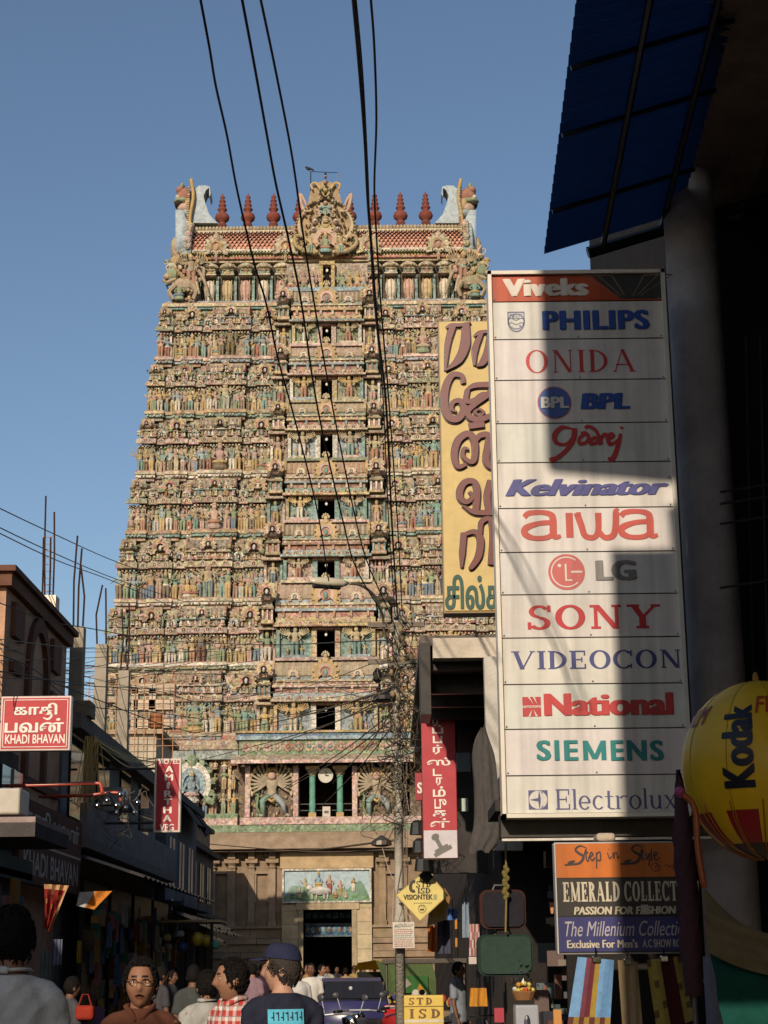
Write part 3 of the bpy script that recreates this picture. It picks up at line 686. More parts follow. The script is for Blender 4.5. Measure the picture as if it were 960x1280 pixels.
for sx in (-1, 1):
    for i in range(6):
        u = .285 + .56 * i / 5; xv = TX + sx * hw * u; hh = .42 * H
        c = ['rose', 'white', 'rose', 'cream', 'white', 'rose'][i]
        v = MB()
        v.lathe([(r * hh * .72, z * hh) for r, z in vase], 12, PAL[c], xv, yf + .25, z0 + .1, 1, .8)
        for q in (-1, 0, 1): v.tube([(xv + q * .17 * hh, yf + .25 - (r * hh * .6 if q == 0 else r * hh * .5), z0 + .1 + z * hh) for r, z in vase[1:]], .035, PAL['ochre' if q else 'terra'], 4)
        v.build('urn', M_SMOOTH, st)
        mb.box(xv + hw * .045, yf + .5, z0 + .3 * H, .18, .3, .5 * H, pc('teal'))
        mb.add(KT, xv, yf + .3, z0 + .52 * H, .28 * H, {0: pc('cream'), 1: pc('ochre'), 2: pc('cream'), 3: pc('teal'), 4: pc('ochre')}, kx=.95)
        statue(SE, xv, yf + .0, z0 + .55 * H, .24 * H)
    # rearing guardian lion with flung limbs at the corner
    cfig = MB(); xx = TX + sx * hw * .89
    cfig.add(YA, xx, yf - .25, z0 + .05, .72 * H, {0: pc('stone'), 1: pc('sage'), 2: pc('ochre'), 3: pc('rose'), 4: PAL['dark']}, sx < 0)
    cfig.add(SM6, xx - sx * .5, yf - .5, z0 + .28 * H, .62 * H, {0: pc('terra'), 1: pc('stone'), 2: pc('gold'), 3: pc('teal'), 4: PAL['dark']}, sx < 0)
    cfig.add(SE, xx + sx * .25, yf - .5, z0 + .0 * H, .40 * H, fpal())
    for (p, rr) in (([(.1, 0, .74), (-.6, -.3, .68), (-1.25, -.35, .42), (-1.62, -.3, .08)], .12), ([(.1, 0, .7), (.4, -.2, .85), (.75, -.2, 1.02)], .10), ([(-.1, 0, .5), (-.7, -.35, .42), (-1.0, -.35, .12)], .11)):
        q = bez(p, 5); cfig.tube([(xx + sx * v.x, yf + v.y - .1, z0 + v.z * H) for v in q], [rr * (1.25 - .6 * i / len(q)) for i in range(len(q))], pc(rnd.choice(['stone', 'ochre', 'rose'])), 7)
    for i in range(46): cfig.ell(xx + sx * rnd.uniform(-1.0, .75), yf - rnd.uniform(.2, .6), z0 + rnd.uniform(.0, .95) * H, rnd.uniform(.07, .17), .12, rnd.uniform(.08, .2), pc(rnd.choice(['stone', 'ochre', 'sage', 'cream', 'rose', 'brown', 'terra'])), 6, 4)
    cfig.build('corner_figure', M_SMOOTH, st)
    for i in range(9): statue(rnd.choice([SE, ST[1], YA]), TX + sx * hw * rnd.uniform(.9, 1.0), yf - rnd.uniform(0, .3), z0 + rnd.uniform(.0, .8) * H, .26 * H)
    for i in range(16): statue(rnd.choice([SE, ST[1], ST[3], SM4]), TX + sx * hw * (.24 + .7 * i / 15), yf - .1, z0 - .75 - .35 * H * 0, .25 * H)
    for i in range(4): statue(rnd.choice([ST[1], SM4]), TX + sx * (1.0 + .45 * i), yf - .55, z0 + .1, .5 * H, i < 2)
wt, wb_, wxl, wxr = wins[9]; ycc = yf - .7; zt, zb = PZ(wt, ycc, 408), PZ(wb_, ycc, 408); hx = (PX(wxr, wb_, ycc) - PX(wxl, wb_, ycc)) / 2
for sx in (-1, 1):
    mb.bx(TX + sx * (hx + .02), TX + sx * (hx + .25), ycc, yf + 1, zb - .1, zt + .2, PAL['gold']); mb.bx(TX + sx * (hx + .25), TX + sx * 2.6, ycc + .5, yf + 1, zb - .1, zt + .3, pc('stone'))
mb.bx(TX - hx - .25, TX + hx + .25, ycc - .05, yf + 1, zt, zt + .25, PAL['ochre']); mb.bx(TX - 2.7, TX + 2.7, ycc - .1, yf + 1, zb - .35, zb - .08, PAL['sky']); mb.bx(TX - 2.6, TX + 2.6, ycc, yf + 1, zb - .8, zb - .35, PAL['terra'])
mb.build('storey_wall', M_STUCCO, st)
wm = MB(); wm.bx(TX - hx, TX + hx, ycc + .5, ycc + .6, zb - .1, zt, (.012, .01, .009)); wm.build('window', M_PLASTER, st)  # thin near-black slab stands in for the shade inside the window
wm = MB(); wm.ell(TX, ycc + .35, zt - .25, .09, .09, .12, (.75, .7, .6), 8, 6); wm.build('light_bulb', M_PLASTIC, st)

# ---- great barrel roof
roof = bpy.data.objects.new('great_roof', None); COL.objects.link(roof); roof.parent = tower; roof.location = (0, YF[10] - TY, ZF[10])
yr = YF[10]; ybk = TY + 16 - (yr - TY); ym = (yr + ybk) / 2; Rd = ym - yr
zr0 = PZ(312, yr + .1, 300); zr1 = PZ(288, yr + 1.2, 300); zr2 = PZ(279, yr + 2.2, 300)
hl = TX - PX(237, 300, yr); hr_ = hl
mb = MB()
for (za, h, d, c) in ((ZF[10] - .62, .16, .15, 'cream'), (ZF[10] - .46, .14, .35, 'terra'), (ZF[10] - .32, .2, .2, 'ochre'), (ZF[10] - .12, .12, .42, 'sage'), (ZF[10], .14, .52, 'white')):
    mb.bx(TX - hl - d, TX + hl + d, yr - d, ybk + d, za, za + h, PAL[c])
for i in range(90):
    mb.box(TX - hl + 2 * hl * (i + .5) / 90, yr - .5, ZF[10] - .02, .1, .12, .16, PAL['cream']); mb.box(TX - hl + 2 * hl * (i + .5) / 90, yr - .22, ZF[10] - .32 + .1, .1, .1, .18, PAL['gold'])
for sx in (-1, 1):
    for u in (.30, .80) if True else ():
        mb.add(KU, TX + sx * hl * u, yr - .55, ZF[10] - .35, 1.35, {0: pc('cream'), 1: pc('ochre'), 2: pc('cream'), 3: pc('gold'), 4: PAL['terra']}, ry=.6)
        mb.add(ST[3], TX + sx * hl * u, yr - .5, ZF[10] - .7, .8, fpal())
mb.build('roof_cornice', M_STUCCO, roof)
# scale tiles on the vault: an ellipse between eave and ridge
tiles = MB(); NR, NC = 8, 64
zc0 = ZF[10] + .12
amax = radians(50); y9_ = ym - cos(amax) * (Rd + .25); zc1 = zc0 + (PZ(282.5, y9_, 300) - .5 - zc0) / sin(amax)
def vault(a): return (ym - cos(a) * (Rd + .25), zc0 + sin(a) * (zc1 - zc0))
for r_ in range(NR):
    for back in (0, 1):
        for c_ in range(NC):
            a0, a1 = amax * r_ / NR, amax * (r_ + 1.35) / NR
            (y0, q0), (y1, q1) = vault(a0), vault(a1)
            if back: y0, y1 = 2 * ym - y0, 2 * ym - y1
            sg = -1 if not back else 1
            off = .5 if r_ % 2 else 0; w = 2 * hl / NC; xm = TX - hl + (c_ + .5 + off * .999) * w
            if xm > TX + hl - .05: continue
            c = jit((.52, .27, .19), .14)
            tiles.v += [(xm - w * .46, y0 + sg * .02, q0 + .22), (xm, y0 + sg * .11, q0 - .02), (xm + w * .46, y0 + sg * .02, q0 + .22), (xm + w * .3, y1 - sg * .02, q1), (xm - w * .3, y1 - sg * .02, q1)]
            b = tiles.n() - 5; tiles.face((b, b + 1, b + 2, b + 3, b + 4), c)
N_ = 14; b = tiles.n()
for x in (TX - hl, TX + hl):
    for i in range(N_ + 1):
        y, q = vault(pi * i / N_); tiles.v.append((x, y + (.03 if i < N_ / 2 else -.03), q - .05))
for i in range(N_): tiles.face((b + i, b + N_ + 1 + i, b + N_ + 2 + i, b + i + 1), (.22, .09, .06))
tiles.build('tiled_vault', M_SMOOTH, roof)
rg = MB()
y9, q9 = vault(amax)
rg.bx(TX - hl, TX + hl, y9 - .12, 2 * ym - y9 + .12, q9 - .08, q9 + .14, PAL['white']); rg.bx(TX - hl, TX + hl, y9 + .05, 2 * ym - y9 - .05, q9 + .14, q9 + .42, PAL['sage'])
for i in range(80): rg.ell(TX - hl + 2 * hl * (i + .5) / 80, y9 + .02, q9 + .34, .13, .1, .16, pc('stone'), 6, 4)
for i in range(110): rg.box(TX - hl + 2 * hl * (i + .5) / 110, y9 - .12, q9 + .04, .08, .1, .12, PAL['cream'])
rg.bx(TX - hl + .2, TX + hl - .2, y9 + .4, 2 * ym - y9 - .4, q9 + .4, q9 + .5, PAL['stone'])
rg.build('ridge', M_SMOOTH, roof)
# finials along the ridge
fz = q9 + .5; fy = y9 + .95; fz0 = PZ(281.5, fy, 340); fz1 = PZ(241, fy, 340); fh = fz1 - fz0
fp = [(.20, 0), (.24, .03), (.16, .06), (.20, .10), (.36, .17), (.40, .24), (.34, .33), (.2, .38), (.13, .41), (.24, .46), (.27, .49), (.22, .53), (.12, .555), (.20, .60), (.215, .625), (.17, .665), (.09, .69), (.165, .725), (.18, .75), (.14, .785), (.07, .81), (.13, .845), (.14, .87), (.09, .91), (.04, .93), (.035, .96), (.01, 1.0)]
for px in (278, 310, 342, 374.5, 437, 468.5, 500.5, 532):
    x = PX(px, 262, fy); f_ = MB(); c = jit((.19, .055, .038), .1)
    f_.bx(x - .3, x + .3, fy - .3, fy + .3, q9 + .3, fz0 + .02, (.12, .04, .03))
    f_.lathe([(r * fh * .52, z * fh) for r, z in fp], 16, c, x, fy, fz0); f_.build('finial', M_SMOOTH, roof, smooth=True)
# gable ends: great horseshoe plates seen edge on, with curling crest and guardian head
for sx in (-1, 1):
    ge = MB(); xe = TX + sx * (hl + .12)
    Mx = Matrix(((0, 1, 0, xe), (1, 0, 0, ym), (0, 0, 1, 0), (0, 0, 0, 1)))
    zb_, zt_ = ZF[10] - .4, q9 + .9; n = 22
    pts = [(-(Rd + .7) * cos(pi * i / n) * (1 + .16 * sin(pi * i / n)), zb_ + (zt_ - zb_) * sin(pi * i / n) ** .8) for i in range(n + 1)]
    ge.prism(pts, -.3, .3, PAL['sky'], M=Mx)
    for i in range(n + 1):
        y, z = pts[i]; ge.ell(xe - sx * .1, ym + y, z, .26, .22, .26, pc(rnd.choice(['ochre', 'stone', 'rose'])), 7, 5)
    ge.build('gable_end', M_STUCCO, roof)
    # smooth grey-blue crest curling towards the middle
    def E(px, py):
        p = P(px if sx < 0 else 408 * 2 - 0.5 - px, py, yr + 1.0); return (p.x, p.z)
    cr = MB()
    o1 = [E(*q) for q in ((272, 281), (262, 270), (257, 256), (255, 247), (258, 240), (262, 237), (262, 248.5), (264, 245), (263, 236), (257, 234), (249, 234.5), (245, 238), (240, 232), (238.5, 236), (239, 250), (237, 281))]
    cr.prism(o1 if sx < 0 else o1[::-1], yr + .7, yr + 2.0, (.36, .41, .43)); cr.build('crest', M_SMOOTH, roof)
    hd = MB()
    strip = [E(*q) for q in ((221, 268), (229, 268), (236, 282), (238, 296), (236, 309), (228, 320), (220, 318), (221, 300))]
    hd.prism(strip if sx < 0 else strip[::-1], yr + .3, yr + 1.6, (.38, .43, .45))
    edge = [E(*q) for q in ((240, 229), (243, 250), (239, 275), (238, 300), (235, 316))]
    hd.tube([(q.x, yr + .4, q.z) for q in bez([(a, 0, b) for a, b in edge], 5)], .12, PAL['ochre'], 7)
    for i in range(26): p_ = edge[0] if i < 2 else None; a_ = i / 25; q_ = E(240 - 3 * a_, 240 + 72 * a_); hd.ell(q_[0] - .12, yr + .35, q_[1], .11, .1, .09, pc(rnd.choice(['terra', 'stone', 'cream'])), 6, 4)
    for (px, py, rx, rz_, c) in ((231, 247, .55, .62, 'red'), (226, 240, .3, .3, 'red'), (228, 253, .6, .22, 'sage'), (224, 257, .3, .3, 'dark'), (231, 262, .5, .35, 'rose'), (236, 258, .3, .55, 'ochre'), (228.5, 236, .16, .3, 'sage'), (223, 250, .2, .22, 'white'), (234, 269, .42, .3, 'sky'), (219, 312, .3, .8, 'stone'), (222, 330, .5, .6, 'ochre'), (218, 345, .4, .5, 'stone'), (228, 327, .5, .4, 'sage')):
        x, z = E(px, py); hd.ell(x, yr + .9, z, rx, .55, rz_, pc(c, .05), 9, 7)
    hd.build('guardian_head', M_SMOOTH, roof, smooth=True)

# ---- ornate central crest (lion face and scrolls) over the top window
ck = MB(); yk = yr - .75
def K(px, py, y=None):
    p = P(px, py, yk if y is None else y); return p.x, p.z
def kd(px, py, r, c, y=0, ry=.25, rz=None):
    x, z = K(px, py); k_ = 104 / FPX; ck.ell(x, yk + y, z, r * k_, ry, (rz or r) * k_, pc(c, .08), 10, 7)
def ktube(pts, r, c, y=0):
    k_ = 104 / FPX; q = bez([(K(a, b)[0], yk + y, K(a, b)[1]) for a, b in pts], 5)
    ck.tube(q, [r * k_ * (1 - .5 * i / (len(q) - 1)) for i in range(len(q))], pc(c, .08), 7)
back = [(369, 300), (366, 285), (374, 268), (384, 258), (388, 238), (394, 228), (406, 224), (418, 228), (424, 238), (428, 258), (438, 268), (447, 285), (443, 300), (432, 313), (420, 318), (408, 322), (394, 318), (380, 313)]
ck.prism([K(*q) for q in back][::-1], yk + .15, yk + 1.6, (.33, .24, .14))
def kk(px, py, k, pal, y=0, T=None): x, z = K(px, py); ck.add(T or KU, x, yk + y, z, k, {n: pc(c) for n, c in enumerate(pal)}, ry=.6)
kk(407, 319, 2.05, ('cream', 'rose', 'ochre', 'stone', 'terra'), -.1); kk(407, 274, 1.05, ('rose', 'teal', 'cream', 'sage', 'sky'), -.15)
kk(407, 318, 1.5, ('terra', 'sage', 'gold', 'teal', 'dark'), -.35, SE); kk(407, 281, .8, ('rose', 'stone', 'cream', 'gold', 'dark'), -.35, SE)
for mside in (-1, 1):
    X_ = lambda px: 407 + mside * (px - 407)
    ktube([(X_(418), 317), (X_(434), 314), (X_(445), 306), (X_(444), 296), (X_(435), 297), (X_(432), 304), (X_(437), 306)], 3.4, 'ochre', -.1)
    ktube([(X_(426), 304), (X_(438), 292), (X_(440), 278), (X_(434), 266), (X_(425), 264)], 3.2, 'cream', -.05)
    ktube([(X_(433), 266), (X_(437), 256), (X_(439), 243), (X_(433), 252), (X_(430), 262)], 2.8, 'rose', -.05)
    ktube([(X_(409), 250), (X_(413), 238), (X_(419), 230), (X_(425), 232), (X_(423), 238)], 2.6, 'gold', -.1)
    for (a, b_, r, c) in ((420, 279, 4.4, 'rose'), (422, 289, 4.2, 'rose'), (420, 279, 2.6, 'white'), (422, 289, 2.4, 'white'), (413.5, 244, 2.8, 'white'), (413.5, 244, 1.5, 'dark'), (412, 239, 2.6, 'sage'), (413, 262, 2.6, 'sky'), (416, 254, 2.4, 'cream')):
        kd(X_(a), b_, r, c, -.2 - (.12 if c == 'white' else .24 if c == 'dark' else 0))
    for i in range(70):
        t_ = rnd.random(); yy = 250 + 66 * t_; kd(X_(408 + rnd.uniform(3, 12 + 26 * t_ ** .6)), yy, rnd.uniform(.8, 1.9), rnd.choice(['rose', 'cream', 'sage', 'ochre', 'terra', 'gold', 'sky', 'stone', 'pink']), -.05, .25)
    for i in range(22):
        a = radians(-40 + 130 * i / 21); kd(407 + mside * (36 * cos(a) + 1), 290 - 40 * sin(a), 2.0, rnd.choice(['ochre', 'cream', 'terra', 'sage']), .0, .25)
for (a, b_, r, c) in ((407, 256, 3.2, 'rose'), (407, 249, 2.8, 'sage'), (407, 240, 3.2, 'gold'), (407, 231, 2.6, 'terra'), (407, 220, 1.6, 'dark'), (407, 223, 2, 'rose'), (396, 317, 3, 'cream'), (418, 317, 3, 'cream')):
    kd(a, b_, r, c, -.2)
ktube([(402, 247), (407, 250.5), (412, 247)], 1.3, 'dark', -.45)
for px in (388, 426): kk(px, 318, 1.1, ('teal', 'ochre', 'gold', 'rose', 'dark'), -.3, ST[1])
ck.build('lion_face_crest', M_SMOOTH, roof)
rod = MB(); y_ = yk + .9
a, b_, c_, d_ = P(388.5, 262, y_), P(388.5, 214.5, y_), P(422.5, 216, y_), P(422.5, 262, y_)
rod.tube([a, b_], .035, (.05, .05, .05), 5); rod.tube([b_, c_], .025, (.05, .05, .05), 5); rod.tube([c_, d_], .035, (.05, .05, .05), 5)
rod.build('lightning_rod_frame', M_METAL, roof)
bird = MB(); p = P(386, 211, y_)
bird.ell(p.x, p.y, p.z, .17, .1, .11, (.03, .03, .035), 8, 6, M=None); bird.ell(p.x - .15, p.y, p.z + .1, .08, .07, .08, (.03, .03, .035), 7, 5); bird.tube([(p.x - .2, p.y, p.z + .1), (p.x - .28, p.y, p.z + .08)], [.03, .008], (.1, .08, .05), 5); bird.tube([(p.x + .1, p.y, p.z), (p.x + .34, p.y, p.z - .12)], [.07, .05], (.03, .03, .035), 5)
bird.tube([(p.x, p.y, p.z - .08), (p.x + .02, p.y, p.z - .2)], .02, (.03, .03, .03), 4)
o = bird.build('crow', M_CLOTH, smooth=True); origin(o, p); tag(o, 'tiny dark bird perched on the thin rod above the tower roof', 'bird')
# ---- first storey: colonnade between the two great relief panels
yf = YF[1]; hw = HW[1]
st = bpy.data.objects.new('storey', None); COL.objects.link(st); st.parent = tower; st.location = (0, yf - TY, ZF[1])
def Z1(py, y=None): return PZ(py, yf if y is None else y, 400)
yp = yf - .9                       # plane of the projecting middle part
x_l, x_r = PX(296, 960, yp), PX(530, 960, yp)
mb = MB()
zT = ZF[2] - .45
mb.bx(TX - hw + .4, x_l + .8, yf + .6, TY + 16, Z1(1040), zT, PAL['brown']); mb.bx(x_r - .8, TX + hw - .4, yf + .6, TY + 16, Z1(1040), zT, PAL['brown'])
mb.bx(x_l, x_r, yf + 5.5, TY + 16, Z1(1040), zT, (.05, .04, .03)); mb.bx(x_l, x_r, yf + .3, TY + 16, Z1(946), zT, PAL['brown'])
# roundel frieze and the blue band over the awning
zf0, zf1 = Z1(945, yp), Z1(924, yp)
mb.bx(x_l + .1, x_r - .1, yp + .1, yf + 1, zf0, zf1, PAL['sage']); mb.bx(x_l - .1, x_r + .1, yp - .1, yf + 1, zf1, zf1 + .2, PAL['sky']); mb.bx(x_l, x_r, yp - .02, yf + 1, zf1 + .2, zf1 + .38, PAL['blue']); mb.bx(x_l - .1, x_r + .1, yp - .15, yf + 1, zf1 + .38, zf1 + .5, PAL['ochre'])
nr = 17
for i in range(nr):
    xr_ = x_l + .5 + (x_r - x_l - 1) * i / (nr - 1); zc = (zf0 + zf1) / 2 + .08
    c1, c2 = pc(rnd.choice(['pink', 'terra', 'cream', 'rose', 'white'])), pc(rnd.choice(['terra', 'cream', 'teal']))
    for a in range(8): mb.ell(xr_ + cos(pi * a / 4) * .2, yp + .08, zc + sin(pi * a / 4) * .2, .11, .06, .11, c1, 6, 4)
    mb.ell(xr_, yp + .04, zc, .11, .08, .11, c2, 7, 5)
for sx in (-1, 1):
    xa = TX - hw + .4 if sx < 0 else x_r; xb = x_l if sx < 0 else TX + hw - .4
    mb.bx(xa, xb, yf - .1, yf + 1, Z1(948), Z1(936), pc('sky', .05, .45)); mb.bx(xa, xb, yf - .2, yf + 1, Z1(936), Z1(925), PAL['stone']); mb.bx(xa, xb, yf + .0, yf + 1, Z1(925), Z1(918), PAL['terra'])
    mb.bx(xa, xb, yf - .25, yf + 1, Z1(1034), Z1(1022), PAL['rose']); mb.bx(xa, xb, yf - .1, yf + 1, Z1(1022), Z1(1016), PAL['sage'])
    n = 15
    for i in range(n):
        xx = xa + (xb - xa) * (i + .5) / n
        statue(rnd.choice(ST + [SE, SM4]), xx, yf + .05, Z1(1017), rnd.uniform(1.1, 1.45), i % 3 == 0 and sx < 0)
        if i % 2: mb.box(xx + .3, yf + .3, Z1(985), .18, .2, Z1(950) - Z1(1018), pc(rnd.choice(['teal', 'ochre', 'rose', 'sky'])))
        statue(rnd.choice(ST + [SE, SM6]), xx, yf + .1, Z1(985), rnd.uniform(.9, 1.3))
        statue(rnd.choice([SE, YA]), xx, yf + .25, Z1(960), rnd.uniform(.6, .9))
# arched niche with a seated god, left of the panel
nx, nz = PX(240, 980, yf - .3), Z1(1000, yf - .3)
kp = {0: PAL['white'], 1: PAL['sky'], 2: PAL['sage'], 3: PAL['ochre'], 4: PAL['blue']}
mb.add(KU, nx, yf - .35, nz - .35, 2.6, kp, ry=.5, kx=2.2); mb.add(SE, nx, yf - .5, nz - .1, 1.9, {0: PAL['rose'], 1: PAL['sky'], 2: PAL['gold'], 3: PAL['white'], 4: PAL['dark']})
# ledge under the panels
mb.bx(x_l + .2, x_r - .2, yp - .05, yf + 1, Z1(1030, yp), Z1(1021, yp), PAL['rose']); mb.bx(TX - hw + .2, TX + hw - .2, yp + .02, yf + 1, Z1(1040, yp), Z1(1030, yp), PAL['sage'])
mb.build('storey_wall', M_STUCCO, st)
aw = MB(); za, zb = Z1(944, yp), Z1(953.5, yp - 1.0)
b = aw.n()
prof = [(yp + .2, za + .1), (yp - .5, za - .02), (yp - 1.05, zb + .2), (yp - 1.1, zb), (yp - .95, zb), (yp + .2, za - .18)]
for x in (x_l - .25, x_r + .1):
    for (y, z) in prof: aw.v.append((x, y, z))
n = len(prof)
for i in range(n):
    j = (i + 1) % n; aw.face((b + i, b + j, b + n + j, b + n + i), PAL['rose'] if i == 2 else PAL['stone'])
aw.face([b + i for i in range(n)], PAL['stone']); aw.face([b + n + i for i in reversed(range(n))], PAL['stone'])
aw.build('awning', M_STUCCO, st)
def demon(px0, px1):
    """many-armed dancing guardian in a framed panel"""
    x0, z0, x1, z1 = rect(px0, 957, px1, 1021, yp); pn = MB()
    pn.bx(x0, x1, yp + .5, yf + 5, z0, z1, PAL['brown'])
    for xx in (x0 - .12, x1 + .12): pn.bx(xx - .14, xx + .14, yp, yf + .8, z0, z1, PAL['rose'])
    pn.build('relief_panel', M_STUCCO, st)
    fg = MB(); cx = (x0 + x1) / 2; w = (x1 - x0); h = z1 - z0
    def pt(u, v, y=0): return (cx + u * w / 2, yp + .25 - y, z0 + v * h)
    flesh = pc('stone', .05); trim = PAL['cream']
    for i in range(60): u_, v_ = rnd.uniform(-.95, .95), rnd.uniform(.02, .98); fg.ell(cx + u_ * w / 2, yp + .42, z0 + v_ * h, rnd.uniform(.06, .14), .12, rnd.uniform(.06, .16), pc(rnd.choice(['stone', 'sage', 'teal', 'ochre', 'cream', 'brown', 'rose'])), 6, 4)
    fg.lathe([(.10 * w, .36 * h), (.125 * w, .46 * h), (.10 * w, .54 * h), (.145 * w, .66 * h), (.13 * w, .72 * h), (.05 * w, .76 * h)], 10, flesh, cx, yp + .2, z0, 1, .6)
    fg.ell(cx, yp + .02, z0 + .80 * h, .1 * w, .2, .085 * h, PAL['rose'], 10, 8)
    for a in range(9):
        t = radians(10 + 20 * a); fg.ell(cx + cos(t) * .13 * w, yp + .1, z0 + (.82 + .11 * sin(t)) * h, .035 * w, .12, .045 * h, PAL['gold'], 6, 4)
    for sx in (-1, 1):
        for k in range(9):
            t = radians(-28 + 14 * k); r1, r2 = .42, .86
            fg.tube([pt(sx * .16, .68), pt(sx * (.16 + r1 * cos(t)), .66 + .17 * sin(t) - .02, .08), pt(sx * (.14 + r2 * cos(t)) * .95, .64 + .36 * sin(t), .16)], [.09, .075, .06], flesh, 6)
            q = pt(sx * (.14 + (r2 + .05) * cos(t)) * .95, .64 + .40 * sin(t), .18); fg.ell(q[0], q[1], q[2], .10, .08, .16, trim, 6, 4)
    fg.tube([pt(-.1, .42), pt(-.42, .30, .3), pt(-.36, .03, .15)], [.2, .17, .11], pc('teal'), 8); fg.tube([pt(.1, .42), pt(.5, .26, .3), pt(.62, .05, .1)], [.2, .17, .11], pc('sky', .1, .4), 8)
    fg.tube([pt(-.36, .03, .15), pt(-.55, .02, .3)], [.11, .08], flesh, 6); fg.tube([pt(.62, .05, .1), pt(.82, .02, .2)], [.11, .08], flesh, 6)
    fg.tube([pt(-.2, .36, .2), pt(.0, .30, .25), pt(.2, .36, .2)], [.07, .09, .07], PAL['gold'], 6)
    fg.tube([pt(-.5, .05), pt(-.7, .2), pt(-.62, .42), pt(-.8, .5)], [.1, .09, .07, .04], PAL['sage'], 6)
    fg.build('guardian_relief', M_SMOOTH, st, smooth=True)
demon(312, 367); demon(446, 496)
# colonnade
for px in (390.5, 425):
    c = MB(); xx = PX(px, 990, yp + .3); z0, z1 = Z1(1022, yp), Z1(957, yp); h = z1 - z0
    c.box(xx, yp + .3, z0 + .05 * h, .42, .42, .1 * h, PAL['ochre']); c.lathe([(.17, .1 * h), (.19, .25 * h), (.17, .3 * h), (.165, .78 * h), (.2, .8 * h), (.17, .82 * h)], 12, (.13, .30, .22), xx, yp + .3, z0)
    c.lathe([(.18, .82 * h), (.3, .86 * h), (.24, .88 * h), (.36, .93 * h), (.3, .95 * h)], 12, PAL['stone'], xx, yp + .3, z0); c.box(xx, yp + .3, z0 + .97 * h, .8, .5, .06 * h, PAL['cream'])
    c.build('column', M_SMOOTH, st)
r_ = MB(); x0, x1 = PX(372, 1010, yp), PX(444, 1010, yp)
for py in (1012, 1004): r_.tube([(x0, yp + .5, Z1(py, yp)), (x1, yp + .5, Z1(py, yp))], .03, (.2, .2, .19), 6)
r_.build('railing', M_METAL, st)
r_ = MB(); cz = Z1(969, yp); cx = PX(407, 969, yp); r_.lathe([(.38, 0), (.42, .04), (.42, .12), (.36, .12), (.34, .09), (.02, .09)], 24, (.45, .42, .34), M=Matrix.Translation((cx, yp + .2, cz)) @ Matrix.Rotation(pi / 2, 4, 'X'))
r_.bx(cx - .02, cx + .02, yp + .02, yp + .1, cz - .02, cz + .26, (.03, .03, .03)); r_.bx(cx - .02, cx + .16, yp + .02, yp + .1, cz - .02, cz + .02, (.03, .03, .03)); r_.build('clock', M_PLASTIC, st)
r_ = MB(); x, z, x2, z2 = rect(403, 1008, 413, 1021, yp + .1); r_.bbox(x, x2, yp + .1, yp + .4, z, z2, (.45, .38, .3), .03); r_.bx(x + .1, x2 - .1, yp + .08, yp + .1, z + .2, z + .34, (.05, .05, .05)); r_.build('donation_box', M_PAINT, st)

# ---- granite base with the gateway
ba = bpy.data.objects.new('stone_base', None); COL.objects.link(ba); ba.parent = tower; ba.location = (0, 0, 0)
BH = HW[1] + .5; bx0, bx1 = TX - BH, TX + BH
yB = TY - .6; SC = (.28, .20, .13); SC2 = (.24, .17, .11)
def ZB(py, y=None): return PZ(py, yB if y is None else y, 400)
dx0, dx1 = PX(379, 1170, yB), PX(440, 1170, yB); dz = ZB(1137)
px0, px1 = PX(352, 1150, yB), PX(465, 1150, yB)
zc0, zc1 = ZB(1064), ZB(1040, yB - .5)
mb = MB()
for (a, b) in ((bx0, px0), (px1, bx1)): mb.bx(a, b, yB + .4, TY + 16, 0, zc1, SC2)
mb.bx(px0, dx0, yB + .2, TY + 16, 0, zc1, (.40, .30, .18)); mb.bx(dx1, px1, yB + .2, TY + 16, 0, zc1, (.40, .30, .18)); mb.bx(dx0, dx1, yB + .2, TY + 16, dz, zc1, (.36, .26, .15))
# cornice
b = mb.n(); prof = [(yB + .4, zc1 + .12), (yB - .5, zc1), (yB - .75, zc1 - .2), (yB - .95, zc0 + .35), (yB - 1.0, zc0 + .1), (yB - .85, zc0 + .08), (yB + .4, zc0 + .3)]
for x in (bx0 - .3, bx1 + .3):
    for (y, z) in prof: mb.v.append((x, y, z))
n = len(prof)
for i in range(n - 1): mb.face((b + i, b + i + 1, b + n + i + 1, b + n + i), jit(SC, .06))
mb.face([b + i for i in range(n)], SC); mb.face([b + n + i for i in range(n)], SC)
# stone courses and mouldings of the plinth
def course(xa, xb, z0, z1, d, c): mb.bx(xa, xb, yB - d + .35, yB + .6, z0, z1, jit(c, .12))
def wing(xa, xb):
    zs = [0]; ds = [.5, .62, .35, .55, .30, .48, .25, .4, .22]; i = 0; z = 0
    ztop = ZB(1128); hs = [.55, .4, .42, .34, .44, .34, .42, .3]
    while z < ztop - .1 and i < 9:
        h = min(hs[i % 8], ztop - z)
        x = xa
        while x < xb - .01:
            L = min(rnd.uniform(1.2, 2.6), xb - x)
            if xb - x - L < .5: L = xb - x
            mb.bx(x + .012, x + L - .012, yB - ds[i % 9] + .45 + rnd.uniform(-.02, .02), yB + .6, z + .012, z + h - .012, jit(SC, .14)); x += L
        z += h; i += 1
    mb.bx(xa, xb, yB + .05, yB + .6, z, z + .14, SC)
    return z + .14
z_p = wing(bx0, px0 - .02); wing(px1 + .02, bx1)
zcap = ZB(1075)
